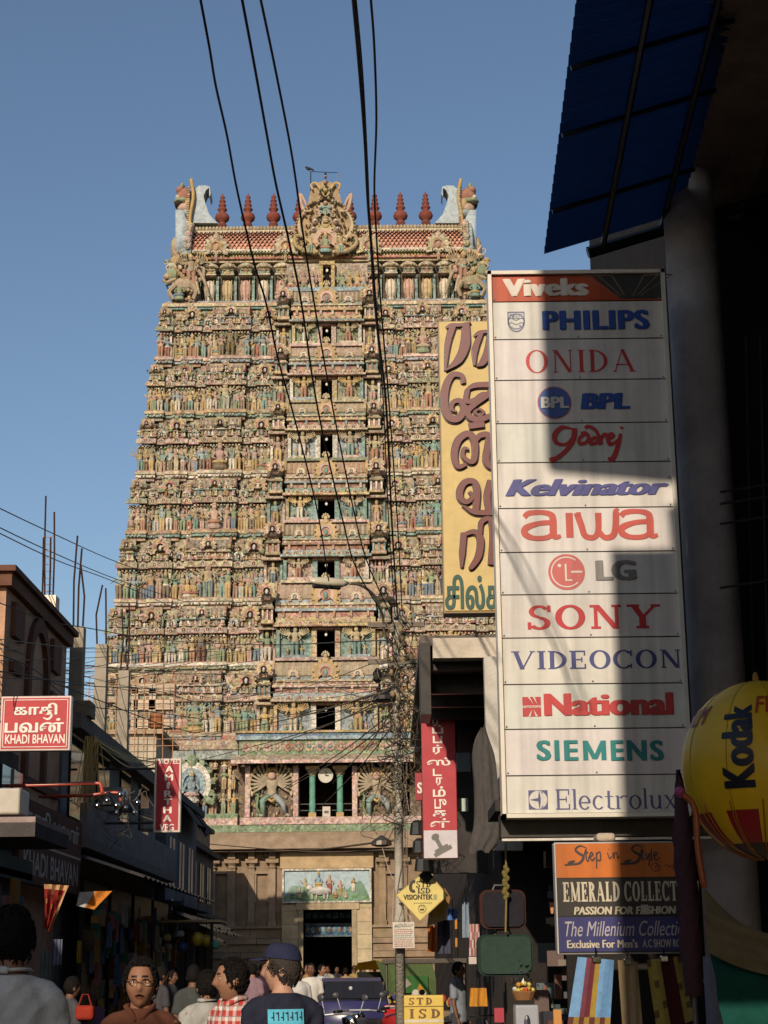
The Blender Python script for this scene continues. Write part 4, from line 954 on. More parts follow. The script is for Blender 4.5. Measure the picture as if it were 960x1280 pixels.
def pilaster(px, w, y_out=.22):
    x = PX(px, 1100, yB); mb.bx(x - w / 2, x + w / 2, yB + .36 - y_out, yB + .6, z_p, zcap - .45, jit(SC, .08))
    mb.bx(x - w * .62, x + w * .62, yB + .3 - y_out, yB + .6, z_p, z_p + .25, jit(SC)); mb.lathe([(w * .5, 0), (w * .72, .12), (w * .45, .2), (w * .85, .34)], 8, jit(SC), x, yB + .4 - y_out * .5, zcap - .46)
    mb.bx(x - w, x + w, yB + .2 - y_out, yB + .6, zcap - .12, zcap + .1, jit(SC)); mb.bx(x - w * .5, x + w * .5, yB - .1, yB + .6, zcap + .1, zc0 + .3, jit(SC2))
for px, w in ((196, .42), (214, .34), (240, .4), (263, .5), (289, .42), (314, .34), (340, .36), (478, .36), (505, .34), (532, .42), (560, .5), (585, .42)): pilaster(px, w)
for px in (276, 327, 490): # recessed niches between pilasters
    x, z, x2, z2 = rect(px - 7, 1092, px + 7, 1128, yB); c = SC2
    mb.bx(x - .1, x, yB + .2, yB + .6, z, z2, SC); mb.bx(x2, x2 + .1, yB + .2, yB + .6, z, z2, SC); mb.bx(x - .1, x2 + .1, yB + .15, yB + .6, z2, z2 + .14, SC)
mb.bx(bx0, bx1, yB + .28, yB + .6, zcap + .12, zcap + .3, SC2)
for i in range(70):
    x = bx0 + (bx1 - bx0) * rnd.random()
    if px0 - .3 < x < px1 + .3: continue
    mb.ell(x, yB + .3, rnd.uniform(zcap + .1, zc0), .14, .12, .2, jit(SC2), 6, 4)
mb.build('granite_wall', M_STONE, ba)
dr = MB()
for (a, b) in ((px0, dx0 - .28), (dx1 + .28, px1)):
    z = 0
    while z < dz + .3:
        h = min(rnd.uniform(.5, .8), dz + .3 - z)
        if h < .05: break
        dr.bx(a + .01, b - .01, yB - .05 + rnd.uniform(-.02, .02), yB + .4, z + .008, z + h - .008, jit((.46, .36, .22), .1)); z += h
for (a, b) in ((dx0 - .27, dx0), (dx1, dx1 + .27)): dr.bx(a, b, yB - .12, yB + 2, 0, dz, (.34, .27, .17))
dr.bx(dx0 - .4, dx1 + .4, yB - .16, yB + 2, dz, dz + .4, (.38, .29, .18))
dr.bx(px0, px1, yB - .02, yB + .4, dz + .42, ZB(1085), (.42, .32, .19)); dr.bx(px0 - .1, px1 + .1, yB - .06, yB + .4, ZB(1085), ZB(1066), (.42, .30, .17))
dr.build('door_surround', M_STONE, ba)
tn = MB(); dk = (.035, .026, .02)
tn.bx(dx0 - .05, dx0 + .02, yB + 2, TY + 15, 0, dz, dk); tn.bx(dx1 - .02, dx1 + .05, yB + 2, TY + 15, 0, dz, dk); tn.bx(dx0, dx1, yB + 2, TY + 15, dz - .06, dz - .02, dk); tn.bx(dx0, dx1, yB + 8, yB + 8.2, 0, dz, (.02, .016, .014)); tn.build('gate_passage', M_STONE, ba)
bl = MB(); z0, z1 = ZB(1171, yB + 2), ZB(1154, yB + 2)
bl.bx(dx0, dx1, yB + 2.0, yB + 2.3, z0, z1, (.05, .13, .22)); bl.bx(dx0, dx1, yB + 1.94, yB + 2, z1 - .1, z1, (.16, .2, .2)); bl.bx(dx0, dx1, yB + 1.94, yB + 2, z0, z0 + .08, (.16, .2, .2))
for i in range(9): bl.ell(dx0 + (dx1 - dx0) * (i + .5) / 9, yB + 1.98, (z0 + z1) / 2, .12, .05, .17, (.2, .3, .34) if i % 2 else (.3, .2, .12), 7, 5)
for i in range(7): bl.bx(dx0 + (dx1 - dx0) * (i + .1) / 7, dx0 + (dx1 - dx0) * (i + .9) / 7, yB + 1.9, yB + 1.97, dz - .42, dz - .1, (.06, .13, .2) if i % 2 else (.10, .16, .2))
bl.build('painted_beam', M_STUCCO, ba)
# painted relief over the gate: gods on a bull before green hills
x0, z0, x1, z1 = rect(355, 1088, 462, 1126, yB - .2); mu = MB(); w, h = x1 - x0, z1 - z0
mu.bx(x0, x1, yB - .08, yB + .1, z0, z1, (.36, .44, .46))
for (a, b, hh, c) in ((0, .34, .55, (.22, .30, .24)), (.2, .6, .38, (.26, .33, .22)), (.55, .82, .42, (.2, .3, .2)), (.70, 1.0, .62, (.18, .28, .2)), (.84, 1.0, .45, (.15, .24, .16))):
    pts = [(x0 + a * w, z0 + .01)] + [(x0 + (a + (b - a) * t) * w, z0 + .02 + hh * h * sin(pi * t) ** .7 * (1 + .12 * sin(9 * t + a * 20))) for t in np.linspace(.08, .92, 12)] + [(x0 + b * w, z0 + .01)]
    mu.prism(pts[::-1], yB - .10 - a * .02, yB - .06, c)
for i in range(40):
    mu.ell(x0 + w * rnd.random(), yB - .11, z0 + h * rnd.uniform(.03, .2), .14, .05, .08, jit((.16, .26, .12), .3), 6, 4)
mu.build('mural', M_SMOOTH, ba)
mg = MB()
mg.ell(x0 + .42 * w, yB - .2, z0 + .33 * h, .62, .16, .24, (.5, .47, .42), 10, 7); mg.ell(x0 + .30 * w, yB - .2, z0 + .44 * h, .2, .13, .17, (.5, .47, .42), 8, 6)
for q in (.33, .38, .47, .51): mg.tube([(x0 + q * w, yB - .2, z0 + .3 * h), (x0 + q * w, yB - .2, z0 + .06 * h)], [.08, .05], (.46, .43, .38), 5)
mg.build('mural_bull', M_SMOOTH, ba)
for (u, v, s, T, pal) in ((.40, .42, .95, SE, ('gold', 'sky', 'ochre')), (.53, .22, 1.1, ST[0], ('red', 'rose', 'gold')), (.24, .18, .95, ST[1], ('sage', 'cream', 'gold')), (.66, .16, .9, ST[2], ('ochre', 'rose', 'gold')), (.81, .3, .8, ST[3], ('white', 'ochre', 'gold')), (.60, .1, .6, SE, ('terra', 'cream', 'gold')), (.46, .08, .55, ST[1], ('teal', 'ochre', 'gold')), (.18, .1, .6, SE, ('cream', 'rose', 'gold')), (.72, .1, .5, SE, ('rose', 'cream', 'gold'))):
    mg = MB(); mg.add(T, x0 + u * w, yB - .18, z0 + v * h, s, {0: PAL[pal[0]], 1: PAL[pal[1]], 2: PAL[pal[2]], 3: PAL[pal[0]], 4: PAL['dark']}, ry=.6); mg.build('mural_figure', M_SMOOTH, ba)
fr = MB()
for (a, b, c, d) in ((x0 - .1, x1 + .1, z1, z1 + .1), (x0 - .1, x1 + .1, z0 - .1, z0), (x0 - .1, x0, z0, z1), (x1, x1 + .1, z0, z1)): fr.bx(a, b, yB - .22, yB + .1, c, d, (.5, .46, .36))
fr.build('mural_frame', M_STUCCO, ba)
small.build('carved_figures', M_SMOOTH, tower, kind='stuff')
# ------------------------------------------------------------------ left side of the street
XL = -6.0
DK = (.10, .085, .075); DK2 = (.07, .06, .055)
# --- low shop nearest, under the red sign
sh = thing('shop_building', 'low dark shop behind the blank white light box at the far left', 'building', (XL - 3, 24, 0), 'shop buildings along the street')
mb = MB(); mb.bx(XL - 7, XL, 18.2, 28, 0, 5.0, (.11, .095, .085)); mb.build('wall', M_PLASTER, sh)
for y0, y1 in ((18.6, 22.8), (23.4, 27.6)):
    mb = MB(); mb.bx(XL - .02, XL + .03, y0, y1, .15, 2.75, (.02, .018, .016))
    for i in range(10): mb.bx(XL + .03, XL + .06, y0, y1, .3 + i * .24, .34 + i * .24, (.06, .055, .05))
    mb.build('shutter', M_METAL, sh)
mb = MB()    # corrugated sheet roof sloping to the street
n = 14; za, zb_ = 6.0, 5.3
for i in range(n + 1):
    y = 26.4 + 1.8 * i / n; d = .05 * (1 if i % 2 else -1)
    mb.v += [(XL - 1.8, y, za + d), (XL + .5, y, zb_ + d)]
for i in range(n): mb.face((2 * i, 2 * i + 1, 2 * i + 3, 2 * i + 2), (.13, .11, .10))
mb.build('sheet_roof', M_METAL, sh)
mb = MB(); mb.bx(XL, XL + .3, 18.2, 28, 3.0, 3.1, (.07, .06, .05)); mb.bx(XL + .26, XL + .3, 18.2, 28, 2.95, 3.3, (.07, .08, .06)); mb.build('shop_shelf_awning', M_CONC, sh)
# --- parapet building with the arched side wall
pb = thing('parapet_building', 'tall building with dark arched parapet wall and sunlit orange front at upper left', 'building', (XL - 3.4, 30.5, 0), 'shop buildings along the street')
zt = PZ(712, 28.2, 20); xw = -6.40
mb = MB(); mb.bx(-13, xw, 28.3, 33.9, 0, zt - .28, (.46, .27, .17))
mb.build('wall', M_PLASTER, pb)
mb = MB(); mb.bx(-13.15, xw + .12, 28.14, 34.0, zt - .28, zt - .05, (.16, .075, .05)); mb.bx(-13.25, xw + .2, 28.04, 34.1, zt - .05, zt + .05, (.14, .065, .045)); mb.build('parapet_coping', M_PLASTER, pb)
mb = MB(); zc = PZ(765, 30.5, 44) - 1.12; cy = 31.0
for k in range(16):      # raised arch moulding on the side wall
    a0, a1 = pi * k / 16, pi * (k + 1) / 16; q = []
    for a, r in ((a0, .95), (a0, .72), (a1, .72), (a1, .95)): q.append((cy + cos(a) * r, zc + sin(a) * r * 1.15))
    b = mb.n()
    for x in (xw - .02, xw + .09): mb.v += [(x, y, z) for y, z in q]
    mb.face((b + 4, b + 5, b + 6, b + 7), (.15, .07, .05))
    for i in range(4): mb.face((b + i, b + (i + 1) % 4, b + 4 + (i + 1) % 4, b + 4 + i), (.15, .07, .05))
for y in (cy - .95, cy + .72): mb.bx(xw - .02, xw + .09, y, y + .23, zc - 1.9, zc, (.15, .07, .05))
for y in (28.75, 32.2): mb.bx(xw - .02, xw + .09, y, y + .75, zc + .35, zc + .95, (.16, .08, .055)); mb.bx(xw - .02, xw + .09, y, y + .75, zc - .25, zc - .05, (.16, .08, .055))
mb.bx(xw - .02, xw + .07, 28.3, 33.4, zc - 2.0, zc - 1.85, (.15, .07, .05)); mb.build('arch_moulding', M_PLASTER, pb)
# --- unfinished building: slab, balcony, columns with starter bars
ub = thing('unfinished_building', 'unfinished grey concrete building with bare roof columns and rusty starter bars', 'building', (XL - 3, 40, 0), 'shop buildings along the street')
zr = PZ(893, 33.8, 95)
mb = MB(); mb.bx(-12, XL - .35, 33.6, 47.5, 0, zr - .3, (.17, .16, .155)); mb.build('wall', M_PLASTER, ub)
mb = MB(); mb.bx(-12.2, XL + .02, 33.5, 47.8, zr - .3, zr, (.16, .14, .125)); mb.bx(-12.2, XL + .2, 33.5, 47.8, 3.9, 4.1, (.15, .13, .12)); mb.bx(XL + .05, XL + .2, 33.5, 47.8, 4.1, 4.75, (.18, .165, .155)); mb.build('floor_slab', M_CONC, ub)
for i in range(4):
    y = 34.3 + i * 3.3; mb = MB()
    mb.bx(XL - .37, XL - .30, y, y + 1.5, 4.3, 6.2, (.015, .014, .014)); mb.bx(XL - .32, XL - .26, y - .1, y + 1.6, 6.2, 6.3, (.22, .2, .19))
    mb.build('window', M_GLASS, ub)
for i in range(4):
    y = 34 + i * 3.4; mb = MB(); mb.bx(XL + .02, XL + .1, y, y + 2.9, .2, 3.3, (.02, .018, .016))
    for j in range(3): mb.bx(XL + .1, XL + .13, y, y + 2.9, .8 + j * .8, .83 + j * .8, (.05, .045, .04))
    mb.build('shutter', M_METAL, ub)
mb = MB(); b = mb.n(); n = 40
for i in range(n + 1):
    y = 33.6 + 14 * i / n; d = .03 * (1 if i % 2 else -1); mb.v += [(XL - .35, y, 3.9 + d), (XL + 1.3, y, 3.35 + d)]
for i in range(n): mb.face((2 * i, 2 * i + 1, 2 * i + 3, 2 * i + 2), (.14, .125, .115))
mb.build('sheet_awning', M_METAL, ub)
rs = random.Random(3)
for (px, pt, pb_, Y, w, bars) in ((94, 783, 905, 34.6, .27, ((-.09, 668), (.0, 632 + 52), (.1, 706))), (125, 805, 915, 38.0, .26, ((-.1, 730), (.1, 734))), (154, 838, 930, 41.5, .26, ((-.09, 760), (.08, 752)))):
    x = PX(px, 850, Y); z1 = PZ(pt, Y, px); mb = MB(); mb.bx(x - w / 2, x + w / 2, Y, Y + .3, zr - .02, z1, (.34, .29, .22)); c = mb.build('column', M_CONC, ub)
    for dx, pz in bars:
        r_ = MB(); zz = PZ(pz, Y, px); r_.tube([(x + dx, Y + .1, z1 - .1), (x + dx + rs.uniform(-.05, .05), Y + .1, (z1 + zz) / 2), (x + dx + rs.uniform(-.1, .1), Y + .12, zz)], .022, (.09, .05, .035), 5); r_.build('starter_bar', M_METAL, c)
# bars tied with stirrups behind the parapet
rb = MB(); Y = 34.0
for (px, pt) in ((53, 672), (56, 620), (62, 672), (66.5, 640)):
    a, b = P(px, 745, Y), P(px + 1.5, pt, Y); rb.tube([a, (a + b) / 2 + Vector((rs.uniform(-.02, .02), 0, 0)), b], .02, (.09, .05, .035), 5)
for i in range(9):
    py = 740 - i * 8.5; a, b = P(53, py, Y), P(65, py - 1, Y); rb.tube([a, b], .01, (.09, .05, .035), 4)
a = P(60, 745, Y); rb.bx(a.x - .18, a.x + .18, Y - .1, Y + .3, 5, a.z, (.3, .25, .2))
rb.build('starter_bar_cage', M_METAL, ub)
# roof edge clutter: sloping dark shade sheets and grey planks
rb = MB(); a, b = P(72, 880, 33.7), P(98, 893, 33.7); rb.bx(XL - .6, XL + .1, 33.95, 34.6, zr, zr + .3, (.22, .18, .12)); rb.build('brick_parapet', M_CONC, ub)
# --- far shops towards the temple
cfg = [(47.9, 55.5, XL - .1, 6.3, 'two-storey dark shop with blue shutters before the temple on the left', (.12, .12, .13), (.07, .12, .17)),
       (55.7, 66, XL - .6, 5.6, 'weathered brown shop with jutting broken awning left of the temple base', (.15, .12, .095), (.06, .05, .045)),
       (66.2, 78, XL - 2.4, 6.6, 'plain grey plastered shop block farther left of the temple base', (.17, .15, .13), (.10, .09, .08)),
       (78.2, 93, XL - 3.5, 8.6, 'tall plastered corner block nearest the temple wall on the left', (.2, .17, .14), (.1, .09, .08))]
for i, (y0, y1, x1, h, lab, c, c2) in enumerate(cfg):
    b_ = thing('shop_building', lab, 'building', ((x1 - 5), (y0 + y1) / 2, 0), 'shop buildings along the street')
    mb = MB(); mb.bx(x1 - 9, x1, y0, y1, 0, h, c); mb.build('wall', M_PLASTER, b_)
    mb = MB(); mb.bx(x1 - 9.1, x1 + .25, y0 - .05, y1 + .05, h - .02, h + .18, (c[0] * .8, c[1] * .8, c[2] * .8)); mb.bx(x1 - .1, x1 + .5, y0, y1, 3.3, 3.42, c); mb.build('roof_slab', M_CONC, b_)
    n = int((y1 - y0) / 2.4)
    for j in range(n):
        y = y0 + .5 + j * (y1 - y0 - .6) / n
        w = MB(); w.bx(x1 - .02, x1 + .04, y, y + 1.2, 3.9, 5.2, c2); w.bx(x1 + .04, x1 + .06, y + .58, y + .62, 3.9, 5.2, DK2); w.build('window', M_PAINT, b_)
        w = MB(); w.bx(x1 - .02, x1 + .05, y - .2, y + 1.7, .15, 2.8, (.025, .022, .02)); w.build('shop_opening', M_PLASTER, b_)
    a = MB(); k = 12 + i * 4
    for j in range(k + 1):
        y = y0 + (y1 - y0) * j / k; d = .04 * (1 if j % 2 else -1); a.v += [(x1 - .05, y, 3.3 + d), (x1 + 1.2, y, 2.75 + d + rs.uniform(-.03, .03))]
    for j in range(k): a.face((2 * j, 2 * j + 1, 2 * j + 3, 2 * j + 2), jit((.13, .12, .11), .3))
    a.build('sheet_awning', M_METAL, b_)
# broken awning on top near the red vertical sign
a = MB(); p0, p1 = P(228, 985, 52), P(252, 1035, 52)
for i in range(9):
    y = 50 + i * .5; a.poly([(p0.x - .2, y, p0.z), (p1.x + rs.uniform(-.1, .15), y, p1.z + rs.uniform(-.15, .1)), (p1.x + rs.uniform(-.1, .15), y + .5, p1.z + rs.uniform(-.15, .1)), (p0.x - .2, y + .5, p0.z)], jit((.07, .06, .055), .3))
o = a.build('tattered_awning', M_CLOTH); origin(o, (p0.x, 52, p0.z)); tag(o, 'dark tattered awning jutting from wall right of the red vertical sign', 'awning')
# --- scaffolded cream house with a rebar grid in front of the tower's left foot
cb = thing('cream_house', 'half-built cream house with rebar grid before the tower left corner', 'building', (-14, 76, 0), 'shop buildings along the street')
x0, z0, x1, z1 = rect(128, 860, 196, 935, 76)
mb = MB(); mb.bx(x0 - 3, x1, 76, 82, 0, z0 + .6, (.45, .38, .28)); mb.bx(x0 - 3, x1 + .3, 75.8, 82, z0 + .6, z0 + .8, (.4, .3, .2)); mb.build('wall', M_PLASTER, cb)
mb = MB()
for i, py in enumerate((862, 882, 905)):
    zz = PZ(py, 76.6, 170); mb.bx(x0 + 1.2 + .1 * i, x1 + .7, 76.5, 77.2, zz - .2, zz + .25, (.52, .42, .3))
for px in (168, 190): x = PX(px, 900, 76.6); mb.bx(x - .15, x + .15, 76.5, 77, z0, PZ(862, 76.6, px), (.5, .41, .3))
mb.bx(PX(187, 900, 76.4), PX(203, 900, 76.4), 76.35, 76.5, PZ(906, 76.4), PZ(888, 76.4), (.25, .09, .035)); mb.build('frame', M_PLASTER, cb)
mb = MB()
for i in range(13): x = x0 - 1 + i * .42; mb.tube([(x, 75.6, z0 - 1), (x + rs.uniform(-.1, .1), 75.6, PZ(835 + rs.uniform(0, 30), 75.6, 160))], .025, (.13, .07, .04), 4)
for i in range(11): mb.tube([(x0 - 1.2, 75.55, z0 + .35 * i), (x0 + 4.4, 75.55, z0 + .35 * i + rs.uniform(-.05, .05))], .02, (.13, .07, .04), 4)
mb.build('rebar_grid', M_METAL, cb)
# --- signs on the left
RED = (.42, .035, .04); WH = (.72, .66, .58)
def board(name, label, cat, px, Y, face, frame, depth=.14, fw=.03, group=None, m=M_SIGN_OLD):
    x0, z0, x1, z1 = rect(*px, Y); t = thing(name, label, cat, ((x0 + x1) / 2, Y + depth / 2, z0), group)
    f = MB(); f.bbox(x0, x1, Y, Y + depth, z0, z1, frame, .012); f.build('sign_box', M_PAINT, t)
    p = MB(); p.bx(x0 + fw, x1 - fw, Y - .006, Y + .01, z0 + fw, z1 - fw, face); p.build('face_panel', m, t)
    return t, x0, z0, x1, z1
def letters(t, items, Y, base=.006, m=M_SIGN_OLD, name='lettering'):
    mb = MB()
    for it in items:
        s, pxb, c = it[:3]; kw = it[3] if len(it) > 3 else {}
        put_text(mb, s, rect(*pxb, Y), c, Y - base, **kw)
    return mb.build(name, m, t)
Y = 26.0
t, x0, z0, x1, z1 = board('shop_sign', 'red square sign with two lines of white Tamil above English letters', 'sign', (0, 870, 88.5, 938.5), Y, RED, (.5, .38, .34))
bd = MB()
for (a, b, c, d) in ((x0 + .05, x1 - .05, z1 - .065, z1 - .055), (x0 + .05, x1 - .05, z0 + .055, z0 + .065), (x0 + .05, x0 + .06, z0 + .06, z1 - .06), (x1 - .06, x1 - .05, z0 + .06, z1 - .06)): bd.bx(a, b, Y - .009, Y - .005, c, d, WH)
bd.build('border', M_SIGN_OLD, t)
tail = MB(); ribbon(tail, [(.8, 1), (.95, .45), (.6, .05), (.1, .25)], [.03, .034, .03, .016], WH, Y - .006, rect(53, 890, 65, 899.5, Y)); tail.build('lettering', M_SIGN_OLD, t)
letters(t, [('காதி', (17, 879, 72, 899), WH, dict(bold=.035)), ('பவன்', (6, 898, 80, 916), WH, dict(bold=.035)), (serif_mesh('K' if 0 else 'LLLL') if 0 else 'KHADI BHAVAN', (6.5, 918, 81, 929.5), WH, dict(bold=.02))], Y)
br = MB(); br.tube([(x0 - .3, Y + .07, z1 - .1), (x1, Y + .07, z1 - .1)], .02, DK2, 6); br.tube([(XL - .3, Y + .07, z0 + .1), (x0, Y + .07, z0 + .1)], .02, DK2, 6); br.build('bracket', M_METAL, t)
Y = 35.5
t, x0, z0, x1, z1 = board('hotel_sign', 'narrow tall red sign with white letters stacked one below another', 'sign', (192.5, 948, 226, 1040.5), Y, (.36, .025, .035), (.52, .42, .36), fw=.045)
it = [('HOTEL', (199.5, 949.5, 224, 955), WH, dict(bold=.02)), ('VEG', (199.5, 1030, 217.5, 1038.5), WH, dict(bold=.03))]
for i, ch in enumerate('AMIRTHA'): it.append((ch, (206.5 - i * .45 if ch != 'I' else 208.3, 957.5 + i * 10.2, 217 - i * .45 if ch != 'I' else 212.3, 965.7 + i * 10.2), WH, dict(bold=.04)))
letters(t, it, Y)
br = MB(); br.tube([(XL - .2, Y + .07, z1 - .2), (x0, Y + .07, z1 - .2)], .025, DK2, 6); br.tube([(XL - .2, Y + .07, z0 + .2), (x0, Y + .07, z0 + .2)], .025, DK2, 6); br.build('bracket', M_METAL, t)
# wall board along the low shop, facing the street, two panels of faded lettering
t = thing('wall_board', 'long brown wall board with faded pale Tamil and English letters', 'sign', (XL + .1, 30.6, 3.0))
mb = MB(); mb.bx(XL - .02, XL + .1, 27.9, 33.5, 3.0, 4.35, (.13, .055, .035)); mb.build('board', M_PLASTER, t)
mb = MB(); Mr = Matrix.Translation((XL + .1, 0, 0)) @ Matrix(((0, -1, 0, 0), (1, 0, 0, 0), (0, 0, 1, 0), (0, 0, 0, 1)))
fd = (.34, .29, .24)
put_text(mb, 'காதி பவன்', (28.2, 3.78, 33.2, 4.26), fd, 0, bold=.03, M=Mr); put_text(mb, 'KHADI BHAVAN', (28.2, 3.14, 33.2, 3.54), fd, 0, bold=.02, M=Mr)
mb.bx(XL + .1, XL + .104, 27.9, 33.5, 3.64, 3.68, fd); mb.build('lettering', M_SIGN_OLD, t)
x0, z0, x1, z1 = rect(-30, 985, 25, 1018, 22.3)
t = thing('light_box', 'blank white light box above the awning edge at far left', 'sign', ((x0 + x1) / 2, 22.6, z0)); mb = MB(); mb.bbox(x0, x1, 22.3, 22.9, z0, z1, (.42, .37, .30), .03); mb.build('box', M_PLASTIC, t)
mb = MB(); mb.bx(x0 - .1, x1 + .25, 22.1, 24.5, z0 - .12, z0 - .05, (.34, .26, .24)); mb.bx(x0 - .1, x1 + .25, 22.1, 24.5, z0 - .3, z0 - .12, (.09, .08, .075)); mb.build('ledge', M_CONC, t)
# red goose-neck lamps
for j, (pts, Y, lab) in enumerate((([(22, 982), (60, 981), (118, 979), (126, 982), (127.5, 992)], 27.0, 'long red goose-neck pipe lamp over the wall board'), ([(112, 994), (136, 991), (149, 992), (151, 1002)], 29.5, 'short red goose-neck pipe lamp in front of grey wall'))):
    q = [P(a, b, Y) for a, b in pts]; t = thing('goose_neck_lamp', lab, 'lamp', q[0], 'red pipe lamps')
    mb = MB(); mb.tube([q[0] + Vector((-.9, .2, 0))] + bez(q, 5), .028, (.40, .06, .03), 8); mb.build('pipe', M_PAINT, t, smooth=True)
    e = q[-1]; mb = MB(); mb.lathe([(.03, .05), (.05, .0), (.13, -.12), (.14, -.16), (.10, -.16), (.02, -.08)], 12, (.03, .028, .026), e.x + .1, e.y, e.z - .02); mb.build('lamp_shade', M_METAL, t)
    mb = MB()
    for a, b in ((.1, -.12), (.25, -.2), (.3, -.03), (-.05, -.2)): mb.ell(e.x + a, e.y - .1, e.z + b, .05, .05, .05, (.75, .7, .6), 8, 6)
    mb.build('bulb', M_CHROME, t, smooth=True)
# yellow cable loops hanging from the slab edge
Y = 33.3; mb = MB()
for i in range(13):
    a = P(106 + rs.uniform(0, 16), 920, Y); L = rs.uniform(1.0, 1.45); dx = rs.uniform(-.28, .1)
    mb.tube(bez([(a.x, Y, a.z), (a.x + dx * .6, Y - .05, a.z - L * .6), (a.x + dx, Y, a.z - L), (a.x + dx + rs.uniform(.03, .12), Y, a.z - L * .9), (a.x + .06, Y, a.z - .1)], 5), .009, jit((.36, .25, .08), .3), 4)
for i in range(8):
    a, b = P(118, 922 + i * .8, Y), P(200, 949 + rs.uniform(-3, 6), 40); m_ = (a + b) / 2 + Vector((0, 0, -rs.uniform(.05, .35)))
    mb.tube(bez([a, m_, b], 8), .011, jit((.38, .27, .09), .3), 4)
o = mb.build('cable_loops', M_CABLE, kind='stuff'); origin(o, P(110, 920, Y)); tag(o, 'yellowish cables looped along the grey slab edge', 'cables')
# tangle of small bulbs and wires in front of the grey wall
mb = MB()
for i in range(26):
    a = P(rs.uniform(110, 178), rs.uniform(985, 1060), 33 + rs.uniform(0, 3)); q = [a]
    for k in range(3): q.append(q[-1] + Vector((rs.uniform(-.25, .3), 0, rs.uniform(-.3, .15))))
    mb.tube(bez(q, 4), .008, jit((.12, .10, .08), .5), 4)
o = mb.build('loose_wires', M_CABLE, kind='stuff'); origin(o, P(150, 1020, 34)); tag(o, 'loose dark wires sagging before the grey balcony wall', 'cables')
# banner, flag, little sign
Y = 21.5; mb = MB(); q = [P(a, b, Y) for a, b in ((55, 1105), (87, 1107), (84, 1118), (62, 1165), (55, 1158))]
n = 9; A, B, C, D = q[0], q[1], q[4], q[3]
for i in range(n + 1):
    u = i / n
    for j in range(n + 1):
        v = j / n; p = (A * (1 - u) + B * u) * (1 - v) + (C * (1 - u) + D * u) * v; mb.v.append((p.x, p.y + .05 * sin(u * 17 + v * 3), p.z))
for i in range(n):
    for j in range(n):
        b = i * (n + 1) + j; cc = (.20, .02, .018) if (i * 7 + j * 3) % 8 else (.36, .2, .06)
        if j in (0,) or i == n - 1: cc = (.5, .3, .15)
        mb.face((b, b + 1, b + n + 2, b + n + 1), cc)
o = mb.build('banner', M_CLOTH); origin(o, q[0]); tag(o, 'crumpled shiny red and gold banner hanging at left shop', 'banner')
Y = 24.0; mb = MB(); q = [P(a, b, Y) for a, b in ((99, 1115), (140, 1113.5), (118, 1137), (95, 1132))]; n = 8
for i in range(n + 1):
    u = i / n
    for j in range(5):
        v = j / 4; p = (q[0] * (1 - u) + q[1] * u) * (1 - v) + (q[3] * (1 - u) + q[2] * u) * v; mb.v.append((p.x, p.y + .04 * sin(u * 9 + v), p.z))
for i in range(n):
    for j in range(4): b = i * 5 + j; mb.face((b, b + 1, b + 6, b + 5), (.48, .17, .03) if i >= 4 else (.42, .4, .38))
o = mb.build('flag', M_CLOTH, smooth=True); origin(o, q[0]); tag(o, 'small orange and white cloth flag sticking out at left', 'flag')
Y = 48.0; t, x0, z0, x1, z1 = board('shop_sign', 'tiny blue and white sign below the dark left buildings', 'sign', (197, 1123, 215, 1141), Y, (.12, .13, .3), (.5, .48, .5))
letters(t, [('சிற்பி', (199, 1126, 213, 1132), WH, {}), ('பவன்', (200, 1133, 212, 1138), WH, {})], Y)
# goods hung outside a shop: balls, packets
for j, (px, py, r, Y, c, lab) in enumerate(((247, 1174, 8.5, 44, (.55, .38, .03), 'large yellow striped beach ball hanging at the left'), (258, 1176, 7.5, 44.4, (.5, .36, .04), 'yellow beach ball half behind the larger one'), (228, 1184, 6.5, 44, (.04, .08, .25), 'dark blue beach ball hanging left of yellow balls'))):
    p = P(px, py, Y); rr = r * Y / FPX; mb = MB(); n = 18; mm = 12
    mb.ell(p.x, p.y, p.z, rr, rr, rr, c, n, mm)
    for i in range(len(mb.c)):
        if (i % n) // 3 % 2: mb.c[i] = (c[0] * .7, c[1] * .6, c[2] * .6)
    t = thing('beach_ball', lab, 'ball', p, 'beach balls hung outside the shop'); mb.build('ball', M_PLASTIC, t, smooth=True)
    mb = MB(); mb.tube([(p.x, p.y, p.z + rr), (p.x, p.y, p.z + 1.2)], .012, DK2, 4); mb.build('string', M_CABLE, t)
for j, (px, py, w, h, c, lab) in enumerate(((187, 1172, 6, 9, (.3, .22, .12), 'brown packet'), (198, 1176, 8, 9, (.45, .42, .36), 'pale packet'), (209, 1172, 9, 8, (.4, .33, .12), 'yellowish packet'), (226, 1167, 8, 7, (.5, .48, .45), 'white packet'), (210, 1184, 8, 8, (.2, .18, .17), 'grey packet'), (196, 1188, 7, 7, (.36, .15, .08), 'reddish packet'), (270, 1181, 9, 10, (.06, .25, .2), 'green plastic bag'))):
    Y = 44.0; p = P(px, py, Y); k = Y / FPX; mb = MB(); mb.bbox(p.x - w * k / 2, p.x + w * k / 2, Y - .08, Y + .08, p.z - h * k / 2, p.z + h * k / 2, c, .05)
    mb.tube([(p.x, Y, p.z + h * k / 2), (p.x, Y, p.z + h * k / 2 + .3)], .012, DK2, 4)
    o = mb.build('packet', M_PLASTIC, smooth=False); origin(o, p); tag(o, lab + ' hanging among goods outside the left shop', 'packet', 'goods hung outside the left shop')
mb = MB(); a, b = P(180, 1152, 44), P(300, 1160, 44); mb.bx(a.x - .5, a.x + 1.9, 43.9, 46, a.z - .03, a.z + .03, (.3, .24, .16)); mb.tube([(a.x + 1.7, 44, 0), (a.x + 1.7, 44, a.z)], .04, DK2, 6); mb.tube([(a.x - .4, 44, 0), (a.x - .4, 44, a.z)], .04, DK2, 6)
